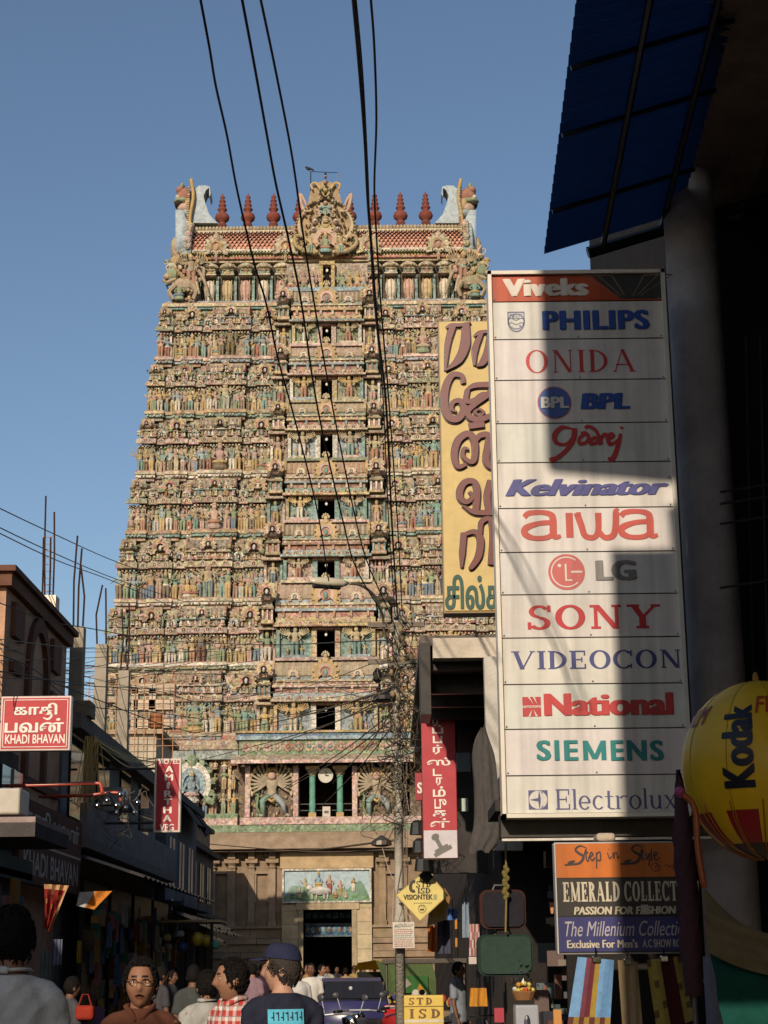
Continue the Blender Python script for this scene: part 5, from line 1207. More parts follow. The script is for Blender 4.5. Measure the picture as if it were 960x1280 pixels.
o = mb.build('stall_roof', M_METAL); origin(o, (a.x, 44, 0)); tag(o, 'thin flat stall roof on two poles above the hanging balls', 'stall')
for j, (px, py, w, h, Y, c, lab) in enumerate(((2, 1172, 5, 26, 19, (.5, .4, .05), 'narrow bright yellow board at the far left edge'), (72, 1190, 12, 30, 23, (.13, .14, .2), 'dark bluish cloth length hung in left shop'), (57, 1215, 14, 50, 23, (.10, .12, .12), 'grey green cloth length hung in left shop'), (99, 1190, 6, 26, 25, (.3, .22, .03), 'dim yellow cloth strip hung in left shop'))):
    p = P(px, py, Y); k = Y / FPX; mb = MB(); n = 8
    for i in range(n + 1):
        u = i / n - .5
        for z in (1, -1): mb.v.append((p.x + u * w * k, Y + .04 * sin(i * 2.1) * (1 if z > 0 else 1.6), p.z + z * h * k / 2))
    for i in range(n): mb.face((2 * i, 2 * i + 1, 2 * i + 3, 2 * i + 2), c)
    o = mb.build('hanging_cloth', M_CLOTH, smooth=True); origin(o, p); tag(o, lab, 'cloth', 'cloths hung in the left shops')
# --- goods, pipes and boxes that fill the dark shop fronts
r6 = random.Random(12)
def shop_goods(parent, y0, y1, x, n, zlo=.5, zhi=2.9):
    mb = MB()
    for i in range(n):
        y, z, w, h = r6.uniform(y0, y1), r6.uniform(zlo, zhi), r6.uniform(.12, .5), r6.uniform(.12, .6)
        c = jit(r6.choice([(.22, .08, .06), (.08, .12, .2), (.25, .2, .1), (.3, .28, .25), (.06, .14, .1), (.2, .1, .16), (.3, .16, .04)]), .4)
        mb.box(x + r6.uniform(.05, .3), y, z, r6.uniform(.03, .18), w, h, c, r6.uniform(-.2, .2), r6.uniform(.7, 1))
    mb.build('shop_goods', M_CLOTH, parent, kind='stuff')
shop_goods(sh, 18.6, 27.6, XL + .05, 70); shop_goods(ub, 34, 47, XL + .1, 110)
for y in (35.6, 39.2, 43.5): mb = MB(); mb.tube([(XL + .05, y, .2), (XL + .05, y, 3.3)], .04, (.12, .11, .1), 6); mb.build('drain_pipe', M_METAL, ub)
for y, z in ((38.4, 5.0), (44.8, 5.1)): mb = MB(); mb.bbox(XL - .35, XL + .12, y, y + .8, z, z + .55, (.26, .25, .23), .03); mb.lathe([(.2, 0), (.2, .02)], 16, (.05, .05, .05), M=Matrix.Translation((XL + .12, y + .4, z + .28)) @ Matrix.Rotation(pi / 2, 4, 'Y')); mb.build('cooler_box', M_PAINT, ub)
for i in range(5): y = 18.9 + i * 1.9; mb = MB(); mb.bx(XL - .02, XL + .08, y, y + 1.5, 3.5, 4.7, (.05, .045, .04)); mb.bx(XL + .08, XL + .11, y + .72, y + .78, 3.5, 4.7, (.13, .1, .08)); mb.build('window', M_GLASS, sh)
# --- unseen buildings on the left; the tall one is added to shade the near street
bb = thing('shade_building', 'tall plain building across the street behind the viewer', 'building', (-10, -20, 0), 'shop buildings along the street')
mb = MB(); mb.bx(-16, -6.2, -34, -13.0, 0, 10.5, (.3, .25, .2)); mb.build('wall', M_PLASTER, bb)
for i in range(7):
    for j in range(2): mb = MB(); mb.bx(-6.22, -6.15, -33 + i * 2.8, -31.6 + i * 2.8, 4 + j * 3.1, 5.8 + j * 3.1, (.04, .05, .06)); mb.build('window', M_GLASS, bb)
bb = thing('low_building', 'low plain shop row across the street beside the viewer', 'building', (-9, 6, 0), 'shop buildings along the street')
mb = MB(); mb.bx(-13, -6.3, -6.0, 18, 0, 4.6, (.25, .2, .16)); mb.build('wall', M_PLASTER, bb)
mb = MB(); mb.bx(-13.1, -6.0, -6.1, 18.1, 4.6, 4.75, (.2, .17, .14)); mb.build('roof_slab', M_CONC, bb)
for i in range(7): mb = MB(); mb.bx(-6.32, -6.26, -5.4 + i * 3.3, -2.7 + i * 3.3, .1, 2.7, (.03, .028, .026)); mb.build('shutter', M_METAL, bb)
# --- three unseen boards added above the frame to cast shade on sign and pillar
for lab, x0, z0, x1, z1, dz, YH in (('large upper hoarding over the street beside the viewer', -1.23, 10.55, 4.1, 14.5, -.55, 4.0), ('large lower hoarding over the street beside the viewer', -.68, 4.2, 4.1, 9.75, 0, 4.0), ('small square hoarding beyond the two large ones beside the viewer', .93, 8.0, 3.6, 9.6, .001, 8.0)):
    hb = thing('sun_blocker', lab, 'hoarding', (2, YH, z0), 'hoardings beside the viewer')
    mb = MB(); mb.prism([(x0, z0), (x1, z0 + dz), (x1, z1), (x0, z1)] if dz else [(x0, z0), (x1, z0), (x1, z1 + .4), (-.16, z1 + .4), (-.14, z1), (x0, z1)], YH - .1, YH + .1, (.25, .22, .2)); mb.build('board', M_SIGN_OLD, hb)
    mb = MB(); mb.tube([(x1 - .2, YH, z1 - .3), (4.4, YH, z1 - .3)], .05, DK, 6); mb.tube([(x1 - .2, YH, z0 + .5), (4.4, YH, z0 + .5)], .05, DK, 6); mb.build('bracket', M_METAL, hb)
# ------------------------------------------------------------------ right side of the street
BLK = (.03, .027, .025)
# --- big panel sign
Y = 15.0
PANELS = [338, 375, 421, 469.5, 516, 562, 612, 661, 709.5, 757.5, 809, 858, 908, 962, 1021]
vt = thing('panel_sign', 'tall white sign of fifteen stacked brand panels', 'sign', (2, Y, 3))
vt['label'] = 'tall white sign made of stacked panels each with a coloured logo'
x0, z0, x1, z1 = rect(609, 340, 848, 1024, Y)
x0 = (PX(609, 341, Y) + PX(628, 1025, Y)) / 2; x1 = (PX(832, 338, Y) + PX(865, 1020, Y)) / 2
LSH = lambda py: 0.018 * (py - 680) / 340  # slight outward lean left in the photograph's board
def SZ(py, px=620): return PZ(py, Y, px)
zt = SZ(341, 609); zb = SZ(1023, 628)
mb = MB(); fw = .035
mb.bx(x0, x0 + fw, Y - .05, Y + .22, zb, zt, (.66, .60, .50)); mb.bx(x1 - fw, x1, Y - .05, Y + .22, zb, zt, (.60, .56, .48)); mb.bx(x0, x1, Y - .05, Y + .22, zt - fw, zt, (.62, .55, .46)); mb.bx(x0, x1, Y - .05, Y + .22, zb, zb + fw, (.62, .57, .47)); mb.bx(x0 + .01, x1 - .01, Y + .16, Y + .2, zb, zt, (.3, .28, .26))
mb.build('frame', M_PAINT, vt)
xs0, xs1 = x0 + fw, x1 - fw; H_ = zt - zb - 2 * fw
edges = [zt - fw - (H_) * (p - PANELS[0]) / (PANELS[-1] - PANELS[0]) for p in PANELS]
DG = (.07, .06, .05); WP = (.60, .575, .535)
def sx(u): return xs0 + (xs1 - xs0) * u
# colours
CB = (.03, .08, .32); CR_ = (.50, .05, .05); CN = (.07, .07, .22); CT = (.02, .20, .20); CG = (.20, .19, .18)
names = ['orange', 'p', 'o', 'b', 'g', 'k', 'a', 'l', 's', 'v', 'n', 'm', 'e', 'x']
rows_ = []
rr = [0, 1, 2, 3, 4, 5, 6, 7, 8, 9, 10, 11, 12]
PB = [340, 377, 424, 474, 527, 578, 638 - 8, 683, 743, 795, 854, 908, 963, 1020]
PB = [341, 377, 424, 475, 529, 578, 635, 690, 743, 797, 855, 911, 969, 1021]
def zrow(py): # px row measured along the sign's centre line
    return PZ(py, Y, 735)
def pbox(a, b, c, d): return rect(a, b, c, d, Y)
pan = []
for i in range(len(PB) - 1):
    pm = MB(); za, zb2 = (zt - fw if i == 0 else zrow(PB[i])), (zb + fw if i == len(PB) - 2 else zrow(PB[i + 1]))
    col = (.42, .07, .025) if i == 0 else jit(WP, .03)
    pm.bx(xs0, xs1, Y - .012, Y + .02, zb2 + .006, za - .006, col); pan.append(pm.build('panel', M_SIGN, vt))
    s_ = MB()
    for u_ in (.015, .5, .985): s_.ell(xs0 + (xs1 - xs0) * u_, Y - .014, zb2 + .022, .009, .006, .009, (.25, .22, .2), 7, 5)
    s_.bx(xs0, xs1, Y + .0, Y + .015, zb2 - .007, zb2 + .007, DG)
    if i < len(PB) - 2: s_.build('panel_joint', M_METAL, vt)
YT = Y - .012
def logo(i, fn):
    mb = MB(); fn(mb); mb.build('logo', M_SIGN, pan[i])
def pan_text(mb, s, px, c, **k): put_text(mb, s, pbox(*px), c, YT, **k)
def f0(mb):
    pan_text(mb, 'Viveks', (628, 349, 735.5, 371), (.66, .58, .50), bold=.075, spacing=1.03)
    A = rect(735, 342, 830, 374, Y); gx0, gz0, gx1, gz1 = A
    mb.poly([(gx0 + .22, YT - .003, gz0), (gx1, YT - .003, gz0), (gx1, YT - .003, gz1), (gx0, YT - .003, gz1)][::1], (.045, .05, .045))
    mb.poly([(gx0, YT - .004, gz1 + .0), (gx0 + .30, YT - .004, gz0), (gx0 - .0, YT - .004, gz0)], (.42, .07, .025))
    cx = (gx0 + gx1) / 2 + .02; lc = (.22, .15, .12)
    for a, b in ((-.44, .0), (-.30, .02), (-.16, .04), (.16, .04), (.30, .02), (.44, .0)):
        mb.poly([(cx + a * .95 - .008, YT - .006, gz1 - .02), (cx + a * .95 + .008, YT - .006, gz1 - .02), (cx + a * .25 + .006, YT - .006, gz0 + .03), (cx + a * .25 - .006, YT - .006, gz0 + .03)], lc)
    for a, b in ((-.42, -.15), (.15, .42)): mb.poly([(cx + a, YT - .0065, gz1 - .03), (cx + b, YT - .0065, gz1 - .03), (cx + b, YT - .0065, gz1 - .015), (cx + a, YT - .0065, gz1 - .015)], lc)
logo(0, f0)
def f1(mb):
    pan_text(mb, 'PHILIPS', (677.5, 388.5, 811.5, 413), CB, bold=.06, spacing=1.08)
    bx0, bz0, bx1, bz1 = rect(635, 391, 655, 415, Y); c = (.17, .19, .30); k = .006
    n = 14; pts = [(bx0, bz1), (bx0, bz0 + .1)] + [((bx0 + bx1) / 2 - cos(pi * i / n) * (bx1 - bx0) / 2, bz0 + .1 - sin(pi * i / n) * .1) for i in range(n + 1)] + [(bx1, bz0 + .1), (bx1, bz1), (bx0, bz1)]
    for a, b in zip(pts[:-1], pts[1:]):
        d = Vector((b[0] - a[0], 0, b[1] - a[1]));
        if d.length < 1e-5: continue
        nn = Vector((-d.z, 0, d.x)).normalized() * k; mb.poly([(a[0] - nn.x, YT - .004, a[1] - nn.z), (b[0] - nn.x, YT - .004, b[1] - nn.z), (b[0] + nn.x, YT - .004, b[1] + nn.z), (a[0] + nn.x, YT - .004, a[1] + nn.z)], c)
    pan_text(mb, 'PHILIPS', (637, 393, 653, 397), c); cx, cz = (bx0 + bx1) / 2, bz0 + .1
    disc(mb, cx, cz, .078, c, YT, r2=.07); plate(mb, bx0 + .005, bz1 - .062, bx1 - .005, bz1 - .057, YT, c, .004)
    for z in (.022, -.022): ribbon(mb, [(0, .5), (.17, .9), (.33, .5), (.5, .1), (.67, .5), (.83, .9), (1, .5)], .006, c, YT, (cx - .07, cz + z - .012, cx + .07, cz + z + .012), n=4)
    for a, b in ((-.03, .045), (.035, -.045)):
        mb.poly([(cx + a + cos(2 * pi * k2 / 8) * (.014 if k2 % 2 else .005), YT - .0045, cz + b + sin(2 * pi * k2 / 8) * (.014 if k2 % 2 else .005)) for k2 in range(8)], c)
logo(1, f1)
logo(2, lambda mb: pan_text(mb, serif_mesh('ONIDA', w=.15, t=.045, sl=.07, st=.04, track=.16), (657, 437.5, 794.5, 466.5), CR_))
def f3(mb):
    a = rect(671.5, 483, 714, 525, Y); cx, cz = (a[0] + a[2]) / 2, (a[1] + a[3]) / 2; r = (a[2] - a[0]) / 2
    disc(mb, cx, cz, r, (.42, .10, .12), YT); disc(mb, cx, cz, r * .94, (.06, .12, .34), YT, .006)
    pan_text(mb, 'BPL', (676, 497, 711, 511), (.6, .57, .52), bold=.05, gap=.008); pan_text(mb, 'BPL', (725, 492, 787.5, 512), CB, bold=.075, shear=.12)
logo(3, f3)
def f4(mb):
    B = rect(684, 531, 780, 577, Y)
    for pts, w in (([(.36, .86), (.20, .92), (.10, .72), (.12, .50), (.24, .46), (.34, .66), (.36, .90), (.34, .62), (.26, .34), (.12, .10), (.02, .02)], [.012, .04, .05, .04, .03, .035, .05, .05, .04, .04, .055]),
                   ([(.50, .74), (.42, .62), (.42, .48), (.50, .50), (.54, .64), (.50, .76), (.44, .74)], .034), ([(.64, .66), (.57, .56), (.57, .46), (.64, .50), (.67, .66), (.63, .84), (.54, .94), (.50, .88)], .034),
                   ([(.67, .66), (.69, .46), (.70, .60), (.75, .72), (.79, .68)], [.02, .04, .04, .035, .03]), ([(.78, .56), (.86, .66), (.84, .74), (.79, .64), (.81, .46), (.87, .48), (.92, .58)], [.02, .03, .03, .04, .04, .03, .02]),
                   ([(.96, .74), (.93, .50), (.89, .26), (.84, .06), (.78, .02)], [.03, .045, .045, .05, .05]), ([(.97, .86), (.985, .92)], .035)):
        ribbon(mb, pts, w, CR_, YT - .0002 * len(pts), B)
logo(4, f4)
def f5(mb):
    pan_text(mb, 'Kelvinator', (631, 599, 836, 620), CN, bold=.07, shear=.35); a = rect(834, 595, 838, 599, Y); disc(mb, (a[0] + a[2]) / 2, (a[1] + a[3]) / 2, .014, CN, YT, r2=.009, n=14)
logo(5, f5)
def f6(mb):
    B = rect(654.5, 640, 821.5, 674, Y); w = .058; c = (.48, .08, .06)
    for o in (0, .725):
        k = .275
        ribbon(mb, [(o + .02 * k, .82), (o + .15 * k, .96), (o + .5 * k, .99), (o + .75 * k, .90), (o + .80 * k, .70), (o + .80 * k, .2), (o + .88 * k, .08), (o + 1.0 * k, .12)], [.05, .05, .045, .055, .066, .066, .05, .03], c, YT, B)
        ribbon(mb, [(o + .80 * k, .62), (o + .4 * k, .58), (o + .06 * k, .42), (o + .03 * k, .2), (o + .25 * k, .05), (o + .6 * k, .06), (o + .80 * k, .2)], [.045, .045, .06, .062, .045, .045, .045], c, YT - .002, B)
    x0_, z0_, x1_, z1_ = B; W_ = x1_ - x0_; Hh = z1_ - z0_
    plate(mb, x0_ + .315 * W_, z0_ + .05 * Hh, x0_ + .37 * W_, z0_ + .96 * Hh, YT, c, .004)
    ribbon(mb, [(.40, .96), (.43, .5), (.455, .12), (.52, .05), (.555, .3), (.56, .95)], [.06, .06, .055, .05, .055, .06], c, YT, B); ribbon(mb, [(.555, .3), (.60, .05), (.66, .10), (.685, .4), (.695, .96), (.71, .98)], [.05, .05, .055, .06, .06, .05], c, YT - .002, B)
    plate(mb, x0_ + .395 * W_, z0_ + .86 * Hh, x0_ + .43 * W_, z0_ + .98 * Hh, YT, c, .007)
logo(6, f6)
def f7(mb):
    a = rect(685, 693, 731, 738, Y); cx, cz = (a[0] + a[2]) / 2, (a[1] + a[3]) / 2; r = (a[2] - a[0]) / 2; c = (.50, .12, .11)
    disc(mb, cx, cz, r, c, YT); wh = (.62, .56, .50); disc(mb, cx, cz, r * .86, wh, YT, .006, r2=r * .79, a0=0, a1=-295 if 0 else 315, n=40)
    disc(mb, cx, cz, r * .87, c, YT, .0065, r2=r * .70, a0=2, a1=52, n=10)
    plate(mb, cx - .015, cz - r * .42, cx + .001, cz + r * .45, YT, wh, .007); plate(mb, cx - .015, cz - r * .50, cx + r * .30, cz - r * .42, YT, wh, .007); plate(mb, cx + r * .25, cz - .009, cx + r * .86, cz + .009, YT, wh, .007); disc(mb, cx - r * .38, cz + r * .36, r * .10, wh, YT, .007, n=14)
    pan_text(mb, 'LG', (744, 700.5, 795, 726), (.20, .19, .18), bold=.07)
logo(7, f7)
logo(8, lambda mb: pan_text(mb, serif_mesh('SONY', w=.20, t=.11, sl=.09, st=.10, track=.12), (659, 756, 825.5, 787), (.46, .035, .04)))
logo(9, lambda mb: pan_text(mb, serif_mesh('VIDEOCON', w=.19, t=.07, sl=.08, st=.055, track=.10), (639, 813, 850.5, 836.5), (.065, .07, .2)))
def f10(mb):
    pan_text(mb, 'National', (679.5, 866.5, 841.5, 894.5), (.48, .05, .05), bold=.06); B = rect(653, 871.5, 676, 896, Y); plate(mb, *B[:2], B[2], B[3], YT, (.45, .05, .05), .004)
    x0_, z0_, x1_, z1_ = B; wh = (.62, .55, .5); w = x1_ - x0_; h = z1_ - z0_
    plate(mb, x0_, z0_ + .44 * h, x1_, z0_ + .56 * h, YT, wh, .006); pan_text(mb, 'National', (654, 882, 675, 885), (.45, .05, .05), gap=.008)
    for a, b in ((.30, .42), (.58, .7)): mb.poly([(x0_ + a * w, YT - .006, z1_), (x0_ + (a + .1) * w, YT - .006, z1_), (x0_ + .6 * w if a < .5 else x0_ + .8 * w, YT - .006, z0_ + .62 * h)], wh)
    mb.poly([(x0_ + .3 * w, YT - .006, z0_), (x0_ + .42 * w, YT - .006, z0_), (x0_ + .5 * w, YT - .006, z0_ + .36 * h)], wh); mb.poly([(x0_ + .7 * w, YT - .006, z0_), (x0_ + .82 * w, YT - .006, z0_), (x0_ + .6 * w, YT - .006, z0_ + .36 * h)], wh)
logo(10, f10)
def f11(mb):
    for ch, a, b in (('S', 670.3, 688.6), ('I', 692.8, 699), ('E', 704.6, 722.5), ('E', 763, 779.5), ('N', 783.2, 808), ('S', 812, 829.2)): pan_text(mb, ch, (a, 925.5, b, 951), CT, bold=.045)
    pan_text(mb, serif_mesh('M', w=.22, t=.22, sl=.0, st=.01), (728.5, 926, 757.5, 950.5), CT)
logo(11, f11)
def f12(mb):
    c = (.09, .09, .2); B = rect(660.5, 988, 684.5, 1012, Y); plate(mb, B[0], B[1], B[2], B[3], YT, c, .004); cx, cz = (B[0] + B[2]) / 2, (B[1] + B[3]) / 2; r = (B[2] - B[0]) / 2
    disc(mb, cx, cz, r * .94, (.6, .56, .5), YT, .006); n = 10
    mb.poly([(cx - r * .94, YT - .008, cz), (cx, YT - .008, cz + r * .18), (cx + r * .1, YT - .008, cz + r * .9), (cx + r * .5, YT - .008, cz + r * .75), (cx + r * .5, YT - .008, cz - r * .75), (cx + r * .1, YT - .008, cz - r * .9), (cx, YT - .008, cz - r * .18)], c)
    mb.poly([(cx + r * .16, YT - .009, cz + r * .92), (cx + r * .28, YT - .009, cz), (cx + r * .16, YT - .009, cz - r * .92), (cx + r * .94, YT - .009, cz - r * .1), (cx + r * .94, YT - .009, cz + r * .1)], (.6, .56, .5)); 
    pan_text(mb, serif_mesh('Electrolux', w=.125, t=.06, sl=.06, st=.04, track=.07), (694.5, 986, 845, 1012), c)
logo(12, f12)
# --- yellow vertical sign with raised maroon letters
Y2 = 22.0
x0 = (PX(547.5, 402, Y2) + PX(555, 766, Y2)) / 2; zt2, zb2 = PZ(401, Y2, 580), PZ(766, Y2, 590); x1 = x0 + 1.55
yt = thing('silk_shop_sign', 'yellow vertical sign with raised maroon Tamil letters', 'sign', (x0 + .7, Y2, zb2))
mb = MB(); mb.bx(x0, x1, Y2 + .01, Y2 + .3, zb2, zt2, (.22, .14, .04)); mb.build('sign_box', M_PAINT, yt)
mb = MB(); mb.bx(x0 + .015, x1 - .015, Y2 - .005, Y2 + .02, zb2 + .03, zt2 - .015, (.55, .41, .17)); mb.build('face_panel', M_SIGN_OLD, yt)
STROKES = {
 'ra': [([(50, 232), (70, 222), (100, 222), (138, 212)], [8, 14, 14, 6]), ([(74, 222), (56, 290), (48, 382)], [26, 20, 6]), ([(120, 216), (118, 290), (95, 345), (48, 384)], [26, 36, 30, 5])],
 'aa': [([(150, 262), (170, 248), (215, 244)], [6, 14, 12]), ([(174, 250), (153, 310), (152, 364)], [18, 22, 6]), ([(208, 246), (202, 310), (180, 355), (158, 368)], [22, 32, 24, 5])],
 'ee': [([(112, 428), (104, 402), (72, 400), (50, 440), (44, 500), (60, 548), (92, 554), (114, 522), (100, 492), (76, 496), (70, 520), (86, 530)], [14, 18, 22, 26, 28, 28, 26, 24, 20, 16, 12, 6])],
 'ja': [([(120, 455), (150, 437), (200, 434), (240, 440)], [8, 20, 22, 18]), ([(126, 452), (122, 492), (152, 488), (182, 468), (215, 478), (240, 500)], [16, 18, 18, 18, 20, 16]), ([(212, 440), (198, 470), (152, 502), (126, 530), (142, 554), (182, 554), (240, 530)], [14, 18, 22, 22, 22, 22, 16]), ([(168, 520), (152, 530), (168, 544), (182, 532), (168, 520)], [8, 10, 10, 10, 8])],
 's': [([(130, 582), (160, 576), (186, 574)], [22, 26, 22]), ([(122, 716), (92, 724), (80, 680), (94, 630), (130, 608), (152, 640), (150, 700), (130, 706), (110, 686), (115, 660), (130, 664)], [12, 18, 24, 26, 24, 24, 20, 16, 14, 12, 6]), ([(150, 642), (172, 614), (202, 620), (192, 700), (216, 726), (245, 700)], [12, 20, 24, 24, 20, 12])],
 'va': [([(132, 812), (144, 832), (124, 850), (102, 838), (100, 808), (118, 780), (148, 778), (160, 812), (156, 884)], [8, 14, 18, 22, 24, 22, 20, 24, 22]), ([(108, 862), (150, 886), (215, 888)], [6, 18, 20]), ([(208, 772), (196, 830), (204, 888)], [20, 24, 20])],
 'ri': [([(106, 1082), (108, 1030), (114, 958)], [6, 20, 20]), ([(108, 968), (150, 956), (172, 982), (166, 1040), (142, 1080), (130, 1086)], [12, 18, 24, 24, 16, 5]), ([(172, 965), (176, 922), (205, 910), (218, 960), (214, 1072)], [12, 18, 20, 24, 28])]}
kz = Y2 / FPX / 2.844
for nm, sts in STROKES.items():
    d_ = MB(); f_ = MB()
    for n_, (pts, w) in enumerate(sts):
        q = [(PX(540 + a / 2.844, 330 + b / 2.844, Y2), PZ(330 + b / 2.844, Y2, 540 + a / 2.844)) for a, b in pts]
        ribbon3(d_, q, [(v + 7) * kz for v in w], (.04, .014, .012), Y2, .03 + .0006 * n_); ribbon3(f_, q, [max(v - 1, 3) * kz for v in w], (.13, .026, .02), Y2, .06 + .0012 * n_, .02)
    e = d_.build('raised_letter', M_PAINT, yt); f_.build('letter_face', M_PAINT, e)
letters(yt, [('சில்க்ஸ்', (556, 718, 660, 762), (.04, .09, .07), dict(bold=.04))], Y2)
# --- red vertical sign with a rubber stamp picture
Y3 = 23.2
t, x0, z0, x1, z1 = board('stamp_shop_sign', 'tall narrow red sign with white Tamil letters above a rubber stamp picture', 'sign', (527.5, 879, 571, 1073.5), Y3, (.40, .045, .055), (.25, .03, .03), depth=.2, fw=.012)
pw = MB(); a = rect(528, 1038, 571, 1073, Y3); pw.bx(x0 + .012, x1 - .012, Y3 - .009, Y3 - .004, z0 + .01, a[3], (.55, .50, .52)); pw.build('picture_panel', M_SIGN_OLD, t)
it = [('உயர்ரக', (530, 884, 561, 893), (.5, .32, .05), dict(bold=.03))]
for s, b in (('ர', (540, 896, 551, 908)), ('ப்', (540, 906.5, 554, 917)), ('ப', (541, 920, 553, 929)), ('ர்', (541, 931, 553, 943)), ('ஸ்', (534, 947, 563, 957)), ('ட', (541, 961, 552, 970)), ('ர', (545, 972, 553, 982)), ('ம்', (541, 983, 557, 996)), ('பு', (543, 999, 558, 1011)), ('க', (541, 1013, 559, 1022)), ('ள்', (538, 1023, 562, 1035))): it.append((s, b, WH, dict(bold=.022)))
letters(t, it, Y3)
sp = MB(); mcx, mcz = PX(549, 1056, Y3), PZ(1056, Y3); k = Y3 / FPX; ST_ = (.16, .15, .13)
Rm = Matrix.Translation((mcx, 0, mcz)) @ Matrix.Rotation(radians(-28), 4, 'Y')
for (a, b, c, d, y) in ((-12, -12, 12, -7, .013), (-9, -7, 9, -4, .014), (-2.5, -4, 2.5, 8, .015)): sp.poly([tuple(Rm @ Vector((p * k, Y3 - y, q * k))) for p, q in ((a, b), (c, b), (c, d), (a, d))], ST_)
sp.poly([tuple(Rm @ Vector((cos(q) * 5 * k, Y3 - .016, (10 + sin(q) * 4) * k))) for q in np.linspace(0, 2 * pi, 16, endpoint=False)], ST_); sp.build('stamp_picture', M_SIGN_OLD, t)
# --- white-beamed canopy house behind the red sign
hb = thing('canopy_house', 'dark right-hand house with white beam and post around its porch', 'building', (3, 26, 0), 'shop buildings along the street')
mb = MB(); mb.bx(1.55, 9, 24.0, 60, 0, 5.4, (.07, .06, .055)); mb.build('wall', M_PLASTER, hb)
x0, z0, x1, z1 = rect(541, 795, 640, 822, 20.0); mb = MB(); mb.bx(x0, 3.2, 20.0, 20.25, z0, z1 - .02, (.58, .50, .40)); mb.build('fascia_beam', M_PLASTER, hb)
mb = MB(); xo = PX(524, 800, 20.5); mb.bx(xo, 3.4, 20.26, 30, z1 - .06, z1 + .06, (.06, .05, .045)); mb.bx(xo, xo + .12, 20.1, 20.9, z0 - .65, z1 - .06, BLK); mb.bx(x0 - .1, 3.3, 20.27, 30, z0 - .1, z0, BLK)
for i in range(4): mb.bx(xo + .1, 3.3, 20.8 + i * 1.1, 20.9 + i * 1.1, z0 - .3, z0 - .1, (.05, .045, .04))
mb.build('porch_roof', M_METAL, hb)
xp0, xp1 = PX(607, 900, 19.6), PX(627, 900, 19.6); mb = MB(); mb.bx(xp0, xp1 + .2, 19.6, 19.8, PZ(1064, 19.6), PZ(822, 19.6), (.50, .46, .40)); mb.build('post', M_PLASTER, hb)
mb = MB(); mb.bx(xo + .12, 3.3, 27.0, 27.2, 3.0, z0, (.05, .045, .042)); mb.build('rear_wall', M_PLASTER, hb); mb = MB(); mb.bx(PX(572, 900, 25), PX(604, 900, 25), 25.0, 25.15, PZ(960, 25), PZ(885, 25), (.10, .07, .06)); mb.build('wall_panel', M_PLASTER, hb); mb = MB(); mb.bx(PX(571, 960, 24.6), PX(588, 960, 24.6), 24.6, 24.7, PZ(965, 24.6), PZ(942, 24.6), (.16, .20, .22)); mb.build('meter_box', M_PAINT, hb)
mb = MB(); x0, z0, x1, z1 = rect(571, 998, 585, 1014, 23.5); mb.bx(x0, x1, 23.5, 23.56, z0, z1, (.45, .55, .48)); o = mb.build('shop_sign', M_SIGN); origin(o, (x0, 23.5, z0)); tag(o, 'small pale green and white sign in the dark porch', 'sign')
mb = MB(); x0, z0, x1, z1 = rect(519, 966, 530, 1000, 24); mb.bx(x0, x1, 24.0, 24.1, z0, z1, (.30, .02, .03)); put_text(mb, 'S', rect(521.5, 978, 528, 992, 24), WH, 24.0, bold=.05); o = mb.build('shop_sign', M_SIGN); origin(o, (x0, 24, z0)); tag(o, 'small dark red sign half hidden behind the utility pole cables', 'sign')
mb = MB(); x0, z0, x1, z1 = rect(518, 1018, 529, 1048, 24.3)
for i in range(3): mb.lathe([(.12, 0), (.1, .16), (.05, .2)], 8, (.06, .06, .06), x0 + .05 + .03 * i, 24.3, z1 - .28 - .25 * i)
o = mb.build('loudspeaker', M_METAL); origin(o, (x0, 24.3, z0)); tag(o, 'dark horn loudspeaker cluster beside the red stamp sign', 'loudspeaker')
# folded grey tarpaulin
q = [(597, 912), (606, 908), (622, 1000), (626, 1045), (608, 1062), (592, 1064), (598, 1000), (590, 945)]; mb = MB(); Yt = 18.6; n = 14; m_ = 8
Lf = bez([P(a, b, Yt) for a, b in ((600, 912), (590, 940), (592, 985), (592, 1030), (586, 1066))], 4); Rt = bez([P(a, b, Yt) for a, b in ((606, 907), (618, 945), (624, 1000), (628, 1040), (614, 1064))], 4)
for i in range(len(Lf)):
    for j in range(m_ + 1):
        u = j / m_; p = Lf[i] * (1 - u) + Rt[i] * u; mb.v.append((p.x, p.y - .04 * sin(u * pi) - .035 * sin(u * 19 + i * .25), p.z + .02 * sin(u * 9 + i)))
for i in range(len(Lf) - 1):
    for j in range(m_): b = i * (m_ + 1) + j; mb.face((b, b + 1, b + m_ + 2, b + m_ + 1), (.07, .066, .062) if (i // 3 + j) % 5 else (.085, .07, .065))
o = mb.build('tarpaulin', M_CLOTH, smooth=True); origin(o, P(604, 910, Yt)); tag(o, 'folded dusty grey tarpaulin hanging beside the white post', 'tarpaulin')
